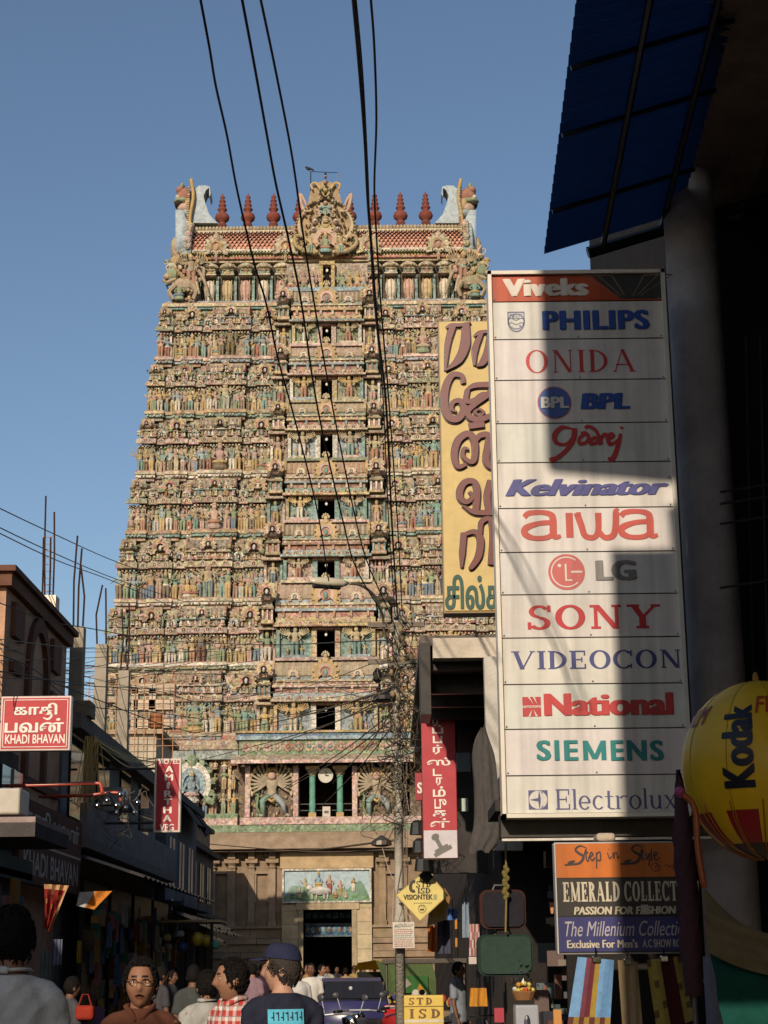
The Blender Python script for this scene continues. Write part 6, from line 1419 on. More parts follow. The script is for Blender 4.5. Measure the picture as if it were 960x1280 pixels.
# --- near right-hand building with round pillar, beams and dark front
nb = thing('corner_building', 'dark near building with grey round pillar under concrete beams', 'building', (5, 18, 0), 'shop buildings along the street')
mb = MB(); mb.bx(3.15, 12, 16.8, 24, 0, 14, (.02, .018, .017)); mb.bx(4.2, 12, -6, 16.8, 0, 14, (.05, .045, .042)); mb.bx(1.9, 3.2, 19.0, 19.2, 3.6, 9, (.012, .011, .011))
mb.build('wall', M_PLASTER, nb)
mb = MB(); pt, pbm = P(866, 300, 15.6), P(890, 840, 15.6); xc = (pt.x + pbm.x) / 2 + .05; r = .255
mb.lathe([(r, 0), (r, 10.2), (r * 1.1, 10.4)], 28, (.40, .38, .40), xc, 15.8, 0); mb.build('pillar', M_PLASTER, nb, smooth=True)
mb = MB()
for (pa, pb_, w, h) in (((895, 250), (1010, -60), .9, .5), ((985, 230), (1060, 20), .7, .4)):
    a, b = P(pa[0], pa[1], 15.9), P(pb_[0], pb_[1], 9.5); z = a.z + .2
    mb.poly([(a.x - w / 2, 16.8, z), (a.x + w / 2, 16.8, z), (b.x + w / 2, 3, z), (b.x - w / 2, 3, z)], (.22, .17, .14))
    for sxx in (-1, 1): mb.poly([(a.x + sxx * w / 2, 16.8, z), (b.x + sxx * w / 2, 3, z), (b.x + sxx * w / 2, 3, z + h), (a.x + sxx * w / 2, 16.8, z + h)], (.20, .155, .13))
mb.bx(3.3, 8, 3, 16.8, 10.9, 11.3, (.07, .06, .05)); mb.build('ceiling_beam', M_CONC, nb)
mb = MB()
for i, py in enumerate((600, 615, 640, 720)): mb.tube([P(900, py + 15, 15.2), P(1000, py, 15.2)], .012, (.08, .075, .07), 5)
for px in (932, 950): mb.tube([P(px, 420, 16.7), P(px + 10, 860, 16.7)], .01, (.07, .065, .06), 5)
mb.build('wall_pipe', M_METAL, nb)
# --- blue corrugated canopy overhead
ct = thing('corrugated_canopy', 'large dark blue corrugated canopy sheet overhead at upper right', 'canopy', (3, 12, 9))
A = P(680, 315, 16.0); dirv = Vector((P(720, 0, 12.0).x - A.x, 12.0 - 16.0, 0)); B0 = P(720, 0, 12.0)
slope = .30; W2 = 1.4; mb = MB(); nC = 150; L = 12.5
u = (B0 - A); u.z = 0; u.normalize(); zA = A.z; per = Vector((-u.y, u.x, 0)); per = per if per.x > 0 else -per
for i in range(nC + 1):
    d = L * i / nC; h = .022 * (1 if i % 2 else -1)
    for w in (0, W2): p = A + u * d + per * w; mb.v.append((p.x, p.y, zA + w * slope + h + (B0.z - A.z) / (B0 - A).length * d))
for i in range(nC): mb.face((2 * i, 2 * i + 1, 2 * i + 3, 2 * i + 2), (.014, .05, .15))
mb.build('corrugated_sheet', M_SHEET, ct)
fr = MB()
def cp(d, w, dz=-.07): p = A + u * d + per * w; return (p.x, p.y, zA + w * slope + dz + (B0.z - A.z) / (B0 - A).length * d)
for d in (.9, 2.2, 3.2, 4.4, 5.6, 7.0, 8.4, 10): fr.tube([cp(d, .02), cp(d, W2)], .024, (.03, .035, .045), 6)
for w in (.6, 1.2): fr.tube([cp(-.15, w, -.1), cp(L, w, -.1)], .032, (.03, .035, .045), 6)
a = cp(-.1, .45, -.1); fr.tube([a, cp(-.1, 2.6, -.1)], .06, (.04, .035, .03), 6)
fr.build('frame', M_METAL, ct)
# bracket under the panel sign and dark soffit
mb = MB(); a = rect(626, 1030, 862, 1046, 15.3); mb.bx(a[0], a[2] + 1.5, 15.25, 15.6, a[1], a[3] + .1, (.05, .045, .04)); b = rect(628, 1047, 770, 1050, 14.9); mb.bx(b[0], b[2] + 1, 14.95, 15.05, b[1], b[3], (.45, .42, .38)); mb.build('sign_bracket', M_METAL, vt)
mb = MB(); a = rect(744, 1042, 768, 1053, 14.6); mb.bm_ = None; mb.bbox(a[0], a[2], 14.5, 14.75, a[1], a[3], (.42, .34, .26), .03); o = mb.build('cement_lump', M_CONC); origin(o, (a[0], 14.6, a[1])); tag(o, 'pale block lying on top of the orange topped sign', 'block')
# --- sign with orange, black and blue bands
Y4 = 14.3
t, x0, z0, x1, z1 = board('clothing_shop_sign', 'sign with orange, black and blue bands of collection lettering', 'sign', (694.5, 1052, 868, 1192.5), Y4, (.02, .02, .02), (.42, .40, .38), depth=.16, fw=.012)
bn = MB()
for (a, b, c) in ((1054, 1096.5, (.55, .15, .022)), (1146, 1189, (.035, .035, .14))): q = rect(694.5, a, 868, b, Y4); bn.bx(x0 + .014, x1 - .014, Y4 - .010, Y4 - .005, q[1], q[3], c)
q = rect(694.5, 1097.5, 868, 1145, Y4); bn.bx(x0 + .014, x1 - .014, Y4 - .010, Y4 - .005, q[1] + .006, q[3] - .004, (.035, .03, .025)); bn.build('colour_band', M_SIGN, t)
LT = (.55, .48, .36); YL = Y4 - .010; mb = MB()
DKc = (.06, .04, .04)
def scr(seq, box, w, c):
    for s_ in seq: ribbon(mb, s_, w, c, YL - .0003 * (len(mb.v) % 9), rect(*box, Y4))
S_ = [[(.95, .85), (.6, .98), (.35, .8), (.5, .6), (.75, .42), (.55, .1), (.1, .02), (-.25, .0)], [(-.1, .1), (.3, .2)]]
scr(S_, (711, 1057, 735, 1081), [.006, .016, .02, .022, .016, .012], DKc); scr(S_, (781, 1056, 806, 1080), [.006, .016, .02, .022, .016, .012], DKc)
scr([[(0, .3), (.12, .9), (.12, .2), (.2, .05), (.25, .4)], [(.04, .65), (.22, .68)], [(.28, .35), (.42, .5), (.36, .68), (.28, .4), (.38, .08), (.5, .3)], [(.58, .66), (.56, -.5)], [(.57, .55), (.74, .68), (.74, .1), (.57, .15)]], (729, 1060, 757, 1077), .011, DKc)
scr([[(0, .6), (.15, .0), (.35, .2)], [(.1, .9), (.14, .96)], [(.45, .6), (.5, 0), (.6, .55), (.8, .5), (.82, 0), (1, .2)]], (759, 1061, 774, 1073), .010, DKc)
scr([[(0, .5), (.1, .9), (.1, .2), (.2, .05)], [(.02, .65), (.22, .7)], [(.3, .6), (.34, .1), (.5, .6), (.42, -.4)], [(.6, .95), (.58, .1), (.66, .05)], [(.7, .35), (.86, .5), (.8, .65), (.7, .4), (.8, .05), (1, .2)]], (800, 1060, 824, 1076), .011, DKc)
scr([[(.9, .6), (.4, .95), (.05, .5), (.4, .05), (.9, .35), (.6, .6), (.4, .4)], ], (813, 1078, 826, 1090), .008, (.22, .05, .03)); scr([[(0, .3), (.2, .6), (.3, .2), (.4, .5), (.55, .1), (.6, .9), (.6, .2), (.8, .5), (1, .3)]], (830, 1077, 850, 1086), .008, (.22, .05, .03))
put_text(mb, serif_mesh('EMERALD COLLECTION', w=.26, t=.1, sl=.08, st=.05, track=.10), rect(703.5, 1101.5, 874, 1127, Y4), LT, YL); put_text(mb, 'PASSION FOR FASHION', rect(717, 1133, 845, 1143, Y4), LT, YL, bold=.05, shear=.15)
put_text(mb, 'The Millenium Collection', rect(706, 1151, 862, 1170, Y4), (.42, .38, .40), YL, shear=.3, bold=-.004); put_text(mb, 'Exclusive For Men\'s', rect(708.5, 1174.5, 797, 1185, Y4), LT, YL, bold=.05); put_text(mb, 'A.C SHOW ROOM', rect(803, 1174, 862, 1184, Y4), (.4, .36, .34), YL, bold=.04)
mb.build('lettering', M_SIGN, t)
a = rect(801, 1131, 810, 1143, Y4); pm = MB(); pm.bx(a[0], a[2], Y4 - .022, Y4 - .018, a[1], a[3], (.45, .42, .36)); pm.build('paper_patch', M_SIGN, t)
# scarves hung below on clips
for (lab, pts, cols, Ys) in (('light blue scarf with maroon and gold stripe', ((722, 1196), (768, 1200), (762, 1290), (708, 1290)), [(.16, .30, .50), (.16, .30, .50), (.16, .05, .07), (.13, .03, .04), (.30, .20, .04), (.15, .29, .48), (.12, .25, .44), (.12, .24, .42)], 14.25),
                         ('plain beige fringed scarf', ((772, 1200), (797, 1202), (804, 1290), (779, 1292)), [(.30, .22, .12)] * 8, 14.25), ('yellow leaf print scarf with dark centre', ((808, 1200), (852, 1195), (868, 1275), (822, 1292)), [(.28, .22, .05), (.30, .23, .05), (.25, .19, .05), (.05, .01, .012), (.05, .01, .012), (.06, .012, .012), (.27, .21, .05), (.26, .20, .05)], 14.25)):
    q = [P(a, b, Ys) for a, b in pts]; mb = MB(); n = 8; m_ = 10
    for i in range(n + 1):
        uu = i / n
        for j in range(m_ + 1): v = j / m_; p = (q[0] * (1 - uu) + q[1] * uu) * (1 - v) + (q[3] * (1 - uu) + q[2] * uu) * v; mb.v.append((p.x, p.y + .015 * sin(uu * 14 + v * 2), p.z))
    for i in range(n):
        for j in range(m_):
            b = i * (m_ + 1) + j; c = cols[i]
            if 'leaf' in lab and i not in (3, 4, 5) and (i * 5 + j * 3) % 7 == 0: c = (.10, .08, .03)
            if 'blue' in lab and j >= m_ - 2: c = (.28, .17, .04) if (i + j) % 2 else (.10, .04, .03)
            mb.face((b, b + 1, b + m_ + 2, b + m_ + 1), c)
    t2 = thing('scarf', lab + ' hanging under the banded shop sign', 'scarf', q[0], 'scarves hung below the sign'); mb.build('cloth', M_CLOTH, t2, smooth=True)
    c_ = (q[0] + q[1]) / 2; mb = MB(); mb.bbox(c_.x - .035, c_.x + .035, Ys - .03, Ys + .02, c_.z - .03, c_.z + .02, (.7, .68, .62), .01); mb.tube([(c_.x, Ys, c_.z + .02), (c_.x, Ys, c_.z + .08)], .006, (.5, .5, .5), 5); mb.build('clip', M_CHROME, t2)
# --- advertising balloon
p = P(952, 958, 9.6); R_ = 98 * 9.6 / FPX; bt = thing('advertising_balloon', 'large yellow balloon with black and red letters and red skirt stripes', 'balloon', p)
mb = MB(); n, m_ = 64, 40; prof = []
for k in range(m_ + 1):
    a = -pi / 2 + pi * k / m_; zz = sin(a); rr_ = cos(a)
    if zz < -.2: rr_ *= 1 - .0; 
    prof.append((max(rr_, .02), zz * (1.08 if zz > 0 else 1.15)))
mb.lathe([(r_ * R_, z_ * R_) for r_, z_ in prof], n, (.72, .43, .010), p.x, p.y, p.z)
for i in range(len(mb.c) - 2):
    k, q = divmod(i, n); zz = prof[k][1]
    if -.99 < zz < -.62 and q % 8 < 5: mb.c[i] = (.30, .012, .012)
    if zz < -.99: mb.c[i] = (.04, .02, .015)
mb.build('envelope', M_PLASTIC, bt, smooth=True)
def on_ball(u0, z0, ang, k=1.0):
    def w(pp):
        az = (pp.x) / R_ ; zz = pp.z; ca = ang + az
        el = zz / R_; e = R_ * 1.012
        hz = cos(el) * e * (1 if el > 0 else 1)
        return Vector((p.x + sin(ca) * hz, p.y - cos(ca) * hz, p.z + sin(el) * e * (1.08 if el > 0 else 1.15)))
    return w
lm = MB(); view = atan2(p.x, p.y)
def subdiv_text(lm, s, box, c, warp, bold, rot=0, shear=0):
    x, y, Fs, lay = _font_mesh(s, bold, shear); bm = bmesh.new(); vs = [bm.verts.new((a, b, 0)) for a, b in zip(x, y)]
    for f in Fs:
        try: bm.faces.new([vs[i] for i in f])
        except ValueError: pass
    bmesh.ops.triangulate(bm, faces=bm.faces); 
    for _ in range(2):
        bmesh.ops.subdivide_edges(bm, edges=[e for e in bm.edges if e.calc_length() > .12], cuts=1); bmesh.ops.triangulate(bm, faces=bm.faces)
    bm.verts.index_update(); V = np.array([v.co[:2] for v in bm.verts]); F_ = [tuple(v.index for v in f.verts) for f in bm.faces]; bm.free()
    put_text(lm, (V[:, 0], V[:, 1], F_, np.zeros(len(V))), box, c, 0, gap=0, rot=rot, warp=warp)
subdiv_text(lm, 'Kodak', (-.215, -.135, -.035, .30), (.012, .012, .02), on_ball(0, 0, -view + .0), .06, rot=90)
subdiv_text(lm, 'FILM', (-.02, .24, .26, .36), (.42, .06, .015), on_ball(0, 0, -view), .01, shear=.2)
subdiv_text(lm, 'FILM', (-.62, .20, -.36, .32), (.30, .05, .012), on_ball(0, 0, -view), .01, shear=.2)
lm.build('lettering', M_PLASTIC, bt)
mb = MB()
for a in range(14):
    t_ = 2 * pi * a / 14; pts = []
    for k in range(9):
        e = radians(-25 - 60 * k / 8); pts.append((p.x + cos(t_) * cos(e) * R_ * 1.02, p.y + sin(t_) * cos(e) * R_ * 1.02, p.z + sin(e) * R_ * 1.17))
    mb.tube(pts, .004, (.35, .12, .02), 4)
mb.tube([(p.x, p.y, p.z + R_ * 1.05), (p.x, p.y, p.z + R_ * 1.16)], .008, (.3, .16, .04), 5); mb.ell(p.x, p.y, p.z + R_ * 1.1, .02, .02, .05, (.35, .18, .03), 6, 5); mb.build('cord', M_CABLE, bt)
mb = MB()
for a in range(10):      # seams of the envelope
    t_ = 2 * pi * a / 10 + .3; mb.tube([(p.x + cos(t_) * cos(e) * R_ * 1.004, p.y + sin(t_) * cos(e) * R_ * 1.004, p.z + sin(e) * R_ * (1.084 if e > 0 else 1.154)) for e in np.linspace(-1.4, 1.5, 24)], .0025, (.40, .25, .012), 4)
mb.build('seam', M_PLASTIC, bt)
# furled parasol
mb = MB(); a, b = P(848, 962, 12.4), P(868, 1245, 12.4)
t2 = thing('furled_parasol', 'furled dull maroon parasol standing upright between balloon and signs', 'parasol', (b.x, 12.4, 0))
q = bez([a, (a * .75 + b * .25), (a + b) / 2, b * .8 + a * .2, b], 4); mb.tube(q, list(np.interp(np.linspace(0, 1, len(q)), [0, .06, .3, .7, 1], [.006, .025, .07, .075, .06])), (.085, .04, .045), 12)
for i, v in enumerate(mb.v): mb.v[i] = (v[0] + .012 * sin(i * 2.4), v[1] + .012 * cos(i * 2.4), v[2])
mb.build('canopy_cloth', M_CLOTH, t2, smooth=True); mb = MB(); mb.tube([b, (b.x, 12.4, 0)], .02, (.2, .19, .18), 8); mb.build('pole', M_METAL, t2)
# drapes at lower right
for lab, pts, c, Yd in (('cream cloth swag draped below the balloon', [((880, 1110), (884, 1190)), ((905, 1135), (915, 1205)), ((935, 1158), (945, 1215)), ((985, 1175), (985, 1225))], (.15, .12, .07), 10.6), ('dark green cloth drape at the lower right corner', [((886, 1178), (905, 1290)), ((915, 1200), (930, 1300)), ((950, 1208), (960, 1310)), ((1000, 1215), (1000, 1310))], (.008, .055, .042), 10.7)):
    T0 = bez([P(*a, Yd) for a, b in pts], 5); T1 = bez([P(*b, Yd) for a, b in pts], 5); mb = MB(); m_ = 8
    for i in range(len(T0)):
        for j in range(m_ + 1): v = j / m_; pq = T0[i] * (1 - v) + T1[i] * v; mb.v.append((pq.x, pq.y + .03 * sin(v * 12 + i * .3), pq.z))
    for i in range(len(T0) - 1):
        for j in range(m_): b = i * (m_ + 1) + j; mb.face((b, b + 1, b + m_ + 2, b + m_ + 1), c)
    o = mb.build('cloth_drape', M_CLOTH, smooth=True); origin(o, T0[0]); tag(o, lab, 'drape', 'drapes at the lower right')
mb = MB(); a = rect(888, 1195, 935, 1300, 11.5); mb.bx(a[0], a[2], 11.5, 11.7, 0, a[3], (.20, .20, .24)); o = mb.build('counter_post', M_PLASTER); origin(o, (a[0], 11.5, 0)); tag(o, 'pale grey post standing behind the green drape', 'post')
mb = MB(); q = bez([P(a, b, 9.3) for a, b in ((850, 990), (868, 1010), (872, 1060), (880, 1110))], 5); mb.tube(q, .018, (.32, .08, .02), 7); mb.ell(q[0].x, q[0].y, q[0].z, .03, .03, .03, (.35, .05, .15), 8, 6)
o = mb.build('orange_rod', M_PLASTIC, smooth=True); origin(o, q[0]); tag(o, 'thin bent orange rod beside the balloon', 'rod')
# grey cloth scrap hanging right of the banded sign
mb = MB(); q = [P(a, b, 13.9) for a, b in ((852, 1140), (868, 1138), (880, 1228), (856, 1232))]; n = 6
for i in range(n + 1):
    uu = i / n
    for j in range(7): v = j / 6; pq = (q[0] * (1 - uu) + q[1] * uu) * (1 - v) + (q[3] * (1 - uu) + q[2] * uu) * v; mb.v.append((pq.x, pq.y + .02 * sin(uu * 12), pq.z))
for i in range(n):
    for j in range(6): b = i * 7 + j; mb.face((b, b + 1, b + 8, b + 7), (.16, .14, .15))
o = mb.build('hanging_cloth', M_CLOTH, smooth=True); origin(o, q[0]); tag(o, 'greyish cloth scrap hanging at the right end of the banded sign', 'cloth')
# --- dark clothes shop under the signs
cs = thing('clothes_shop', 'dark open-fronted shop full of hanging goods on the right', 'shop', (3, 19, 0), 'shop buildings along the street')
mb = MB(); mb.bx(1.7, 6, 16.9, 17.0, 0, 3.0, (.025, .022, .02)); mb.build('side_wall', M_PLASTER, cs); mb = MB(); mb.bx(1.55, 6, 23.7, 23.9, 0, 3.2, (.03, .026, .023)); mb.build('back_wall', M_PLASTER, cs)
mb = MB(); mb.bx(1.2, 6, 16.9, 23.9, 3.2, 3.35, (.05, .045, .04)); mb.bx(.98, 4, 15.7, 16.9, 2.96, 3.06, (.05, .045, .04)); mb.build('ceiling_and_shade_slab', M_CONC, cs)  # second slab, hidden behind the sign, is added to shade the suitcases
def rbox(x0, x1, y0, y1, z0, z1, r, mb, c, dx=0.0):
    n = 6; pts = []
    for cx, cz, a0 in ((x1 - r, z1 - r, 0), (x0 + r, z1 - r, 90), (x0 + r, z0 + r, 180), (x1 - r, z0 + r, 270)):
        for i in range(n + 1): t_ = radians(a0 + 90 * i / n); pts.append((cx + cos(t_) * r, cz + sin(t_) * r))
    mb.prism(pts, y0, y1, c)
for lab, px, c, rim in (('dark grey rounded hanging suitcase with brown rim, upper of two', (600, 1112, 655, 1161), (.022, .02, .026), (.05, .022, .016)), ('plain dull green rounded hanging suitcase, lower of two', (597, 1168, 664, 1220), (.032, .055, .042), (.02, .035, .027))):
    x0, z0, x1, z1 = rect(*px, 17.6); t2 = thing('suitcase', lab, 'suitcase', ((x0 + x1) / 2, 17.7, z0), 'hanging suitcases'); mb = MB(); rbox(x0 + .03, x1, 17.6, 17.63, z0 + .02, z1 - .02, .07, mb, c); mb.build('shell', M_CLOTH, t2)
    mb = MB(); rbox(x0, x1 + .02, 17.63, 17.85, z0, z1, .08, mb, rim); mb.build('rim', M_CLOTH, t2)
    mb = MB(); mb.tube([((x0 + x1) / 2 - .08, 17.75, z1), ((x0 + x1) / 2 - .06, 17.75, z1 + .05), ((x0 + x1) / 2 + .06, 17.75, z1 + .05), ((x0 + x1) / 2 + .08, 17.75, z1)], .012, (.05, .04, .04), 6); mb.build('handle', M_PLASTIC, t2)
mb = MB(); a, b = P(632, 1050, 17.5), P(632, 1165, 17.5); mb.tube([a, (a + b) / 2 + Vector((.01, 0, 0)), b], .012, (.2, .15, .06), 5)
for i in range(12): c_ = a.lerp(b, .3 + .03 * i); mb.ell(c_.x + .02 * sin(i * 2), c_.y, c_.z, .025, .025, .03, (.16, .13, .04), 6, 4)
o = mb.build('garland_rope', M_CLOTH); origin(o, b); tag(o, 'thin rope with yellow tinsel tuft holding the upper suitcase', 'rope')
# hanging clothes
for lab, px, c, Yc in (('bright orange shirt hanging beside the yellow diamond sign', (535, 1157, 546, 1190), (.50, .14, .03), 26), ('dark navy trousers hanging beside orange shirt', (547, 1150, 562, 1192), (.06, .06, .09), 25.6), ('pale blue towel hanging at shop edge', (578, 1122, 586, 1172), (.22, .27, .33), 24.5), ('black garment with orange dashes hanging at shop edge', (566, 1150, 578, 1195), (.025, .022, .022), 25), ('blue printed packet hanging under the shop edge', (560, 1136, 571, 1150), (.08, .16, .38), 25), ('bright orange bag hanging low in the dark shop', (588, 1235, 608, 1258), (.45, .2, .03), 22), ('white and red patterned shirt hanging deep in shop', (587, 1155, 599, 1195), (.35, .15, .13), 22)):
    x0, z0, x1, z1 = rect(*px, Yc); mb = MB(); n = 8
    for i in range(n + 1):
        uu = i / n
        for j in range(5): v = j / 4; mb.v.append((x0 + (x1 - x0) * (uu + (.12 * (uu - .5) * v)), Yc + .05 * sin(uu * 11 + v), z1 + (z0 - z1) * v))
    for i in range(n):
        for j in range(4): b = i * 5 + j; cc = c if 'dashes' not in lab or i not in (2, 3) or j % 2 else (.5, .22, .05); cc = (.5, .45, .42) if 'patterned' in lab and (i + 2 * j) % 3 == 0 else cc; mb.face((b, b + 1, b + 6, b + 5), cc)
    mb.tube([((x0 + x1) / 2, Yc, z1), ((x0 + x1) / 2, Yc, z1 + .12)], .008, BLK, 4)
    o = mb.build('hanging_garment', M_CLOTH, smooth=True); origin(o, ((x0 + x1) / 2, Yc, z1)); tag(o, lab, 'garment', 'goods hanging at the right-hand shops')
# gift basket on a white stand
p = P(655, 1250, 16.2); t2 = thing('gift_basket', 'gift basket of sweets in shiny clear wrap', 'basket', p); t2['label'] = 'glittering cellophane wrapped gift basket on pale stand at right'
mb = MB(); mb.lathe([(.08, 0), (.11, .07), (.10, .08)], 12, (.25, .12, .05), p.x, p.y, p.z); mb.build('tray', M_CLOTH, t2)
mb = MB(); r2 = random.Random(5)
for i in range(26): a = r2.uniform(0, 6.28); rr_ = r2.uniform(0, .09); mb.ell(p.x + cos(a) * rr_, p.y + sin(a) * rr_, p.z + .08 + r2.uniform(0, .07), .025, .025, .022, r2.choice([(.5, .25, .03), (.45, .08, .03), (.55, .45, .1), (.5, .45, .38)]), 6, 4)
mb.build('sweets', M_PLASTIC, t2)
mb = MB()
for i in range(40):
    a = r2.uniform(0, 6.28); rr_ = r2.uniform(.03, .13); h = r2.uniform(.1, .28) - rr_; q = Vector((p.x + cos(a) * rr_, p.y + sin(a) * rr_, p.z + .1 + h)); d1, d2 = Vector((r2.uniform(-.03, .03), r2.uniform(-.03, .03), r2.uniform(-.03, .04))), Vector((r2.uniform(-.03, .03), r2.uniform(-.03, .03), r2.uniform(0, .05)))
    mb.poly([q, q + d1, q + d2], (.6, .58, .52))
mb.build('cellophane', M_CHROME, t2)
mb = MB(); x0, z0, x1, z1 = rect(646, 1256, 676, 1400, 16.1); mb.bbox(x0, x1, 16.1, 16.4, 0, z1, (.30, .31, .34), .02); a = rect(655, 1266, 663, 1280, 16.1); mb.ell((a[0] + a[2]) / 2, 16.1, a[1], .03, .01, .08, (.03, .03, .05), 8, 6); o = mb.build('display_stand', M_PAINT); origin(o, ((x0 + x1) / 2, 16.2, 0)); tag(o, 'pale white display stand below the gift basket', 'stand')
# small lit things in the dark shop
for lab, px, c, Yc in (('small orange paper cone hanging in dark shop', (687, 1128, 693, 1142), (.5, .22, .08), 16.6), ('orange paper packet low in the dark shop', (692, 1262, 702, 1285), (.5, .22, .05), 16.4), ('small red sign with white mark low in shop', (618, 1260, 630, 1278), (.35, .03, .05), 20), ('white and red magazine cover at shop edge', (586, 1196, 600, 1205), (.5, .4, .36), 22.5)):
    x0, z0, x1, z1 = rect(*px, Yc); mb = MB(); mb.prism([(x0, z1), (x0 + (x1 - x0) * .3, z0), (x0 + (x1 - x0) * .7, z0), (x1, z1)] if 'cone' in lab else [(x0, z0), (x1, z0), (x1, z1), (x0, z1)], Yc, Yc + .05, c); o = mb.build('packet', M_PLASTIC); origin(o, (x0, Yc, z0)); tag(o, lab, 'packet', 'goods hanging at the right-hand shops')
r3 = random.Random(9); mb = MB()
for i in range(240):
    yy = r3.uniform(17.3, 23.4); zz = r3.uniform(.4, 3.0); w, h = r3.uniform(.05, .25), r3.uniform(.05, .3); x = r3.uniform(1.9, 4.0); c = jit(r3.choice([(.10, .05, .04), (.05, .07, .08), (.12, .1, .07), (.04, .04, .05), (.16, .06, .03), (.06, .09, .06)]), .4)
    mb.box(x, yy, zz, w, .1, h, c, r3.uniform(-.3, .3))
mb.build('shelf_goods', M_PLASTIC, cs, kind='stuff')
# far right buildings beyond the porch
for (y0, y1, x1, h, lab, c) in ((60.3, 75, 2.6, 7, 'grey two-storey house beyond the utility pole on the right', (.16, .13, .11)), (75.3, 92, 4.2, 8, 'brown house nearest the temple wall on the right', (.2, .16, .12))):
    b_ = thing('shop_building', lab, 'building', (x1 + 4, (y0 + y1) / 2, 0), 'shop buildings along the street'); mb = MB(); mb.bx(x1, x1 + 9, y0, y1, 0, h, c); mb.build('wall', M_PLASTER, b_)
    mb = MB(); mb.bx(x1 - .3, x1 + 9, y0 - .05, y1 + .05, h, h + .2, c); mb.build('roof_slab', M_CONC, b_)
    for j in range(5): y = y0 + 1 + j * (y1 - y0 - 2) / 5; w = MB(); w.bx(x1 - .04, x1 + .03, y, y + 1.4, .2, 2.8, (.02, .018, .016)); w.build('shop_opening', M_PLASTER, b_); w = MB(); w.bx(x1 - .04, x1 + .03, y, y + 1.1, 4, 5.4, (.05, .06, .06)); w.build('window', M_GLASS, b_)
# ------------------------------------------------------------------ people
def loft(mb, st, c, n=14):
    b = mb.n()
    for (x, y, z, rx, ry) in st:
        for i in range(n): a = 2 * pi * i / n; mb.v.append((x + cos(a) * rx, y + sin(a) * ry, z))
    for k in range(len(st) - 1):
        for i in range(n): j = (i + 1) % n; mb.face((b + k * n + i, b + k * n + j, b + (k + 1) * n + j, b + (k + 1) * n + i), c)
    mb.face([b + i for i in reversed(range(n))], c); t = b + (len(st) - 1) * n; mb.face([t + i for i in range(n)], c)
def remesh(mb, vox, smooth_it=4):
    me = bpy.data.meshes.new('blank'); me.from_pydata(mb.v, [], mb.f)
    bm = bmesh.new(); bm.from_mesh(me); bmesh.ops.recalc_face_normals(bm, faces=bm.faces); bm.to_mesh(me); bm.free()
    o = bpy.data.objects.new('blank', me); COL.objects.link(o)
    r = o.modifiers.new('r', 'REMESH'); r.mode = 'VOXEL'; r.voxel_size = vox; r.adaptivity = 0
    s_ = o.modifiers.new('s', 'SMOOTH'); s_.iterations = smooth_it; s_.factor = .5
    dg = bpy.context.evaluated_depsgraph_get(); ev = o.evaluated_get(dg); m2 = bpy.data.meshes.new_from_object(ev)
    V = [tuple(v.co) for v in m2.vertices]; F_ = [tuple(p.vertices) for p in m2.polygons]
    bpy.data.objects.remove(o); bpy.data.meshes.remove(me); bpy.data.meshes.remove(m2)
    return V, F_
HN, HM = 40, 34
def head_point(th, ph, off=0.0):
    """th: azimuth (0 = nose, + to the figure's left), ph: -1 (chin) .. 1 (crown); centre of the head at the origin"""
    a = ph * pi / 2; z = sin(a) * .122; r = cos(a)
    ax, ay = .077, .098; f = cos(th)
    if z < 0:
        t = min(1, -z / .122); ax *= 1 - .30 * t ** 1.4; ay *= 1 - (.12 * t if f > 0 else .38 * t)
    x = sin(th) * ax * r ** .82; y = -cos(th) * ay * r ** .82
    if f < 0: y *= .98
    g = lambda t0, z0, wt, wz: math.exp(-((th - t0) / wt) ** 2 - ((z - z0) / wz) ** 2)
    y -= .026 * g(0, -.022, .17, .016) + .014 * g(0, .005, .12, .022)                  # nose
    y -= .005 * g(0, -.062, .34, .012) + .010 * g(0, -.102, .34, .016)                  # lips, chin
    y += .010 * (g(.40, .012, .20, .014) + g(-.40, .012, .20, .014)) - .006 * (g(.40, .036, .3, .010) + g(-.40, .036, .3, .010))
    y -= .004 * (g(.62, -.03, .25, .025) + g(-.62, -.03, .25, .025)); x += .004 * (g(.8, -.02, .3, .03) - g(-.8, -.02, .3, .03))
    v = Vector((x, y, z))
    if off: v = v + Vector((x / ax ** 1.0 * .8, y / ay, z / .122)).normalized() * off
    return v
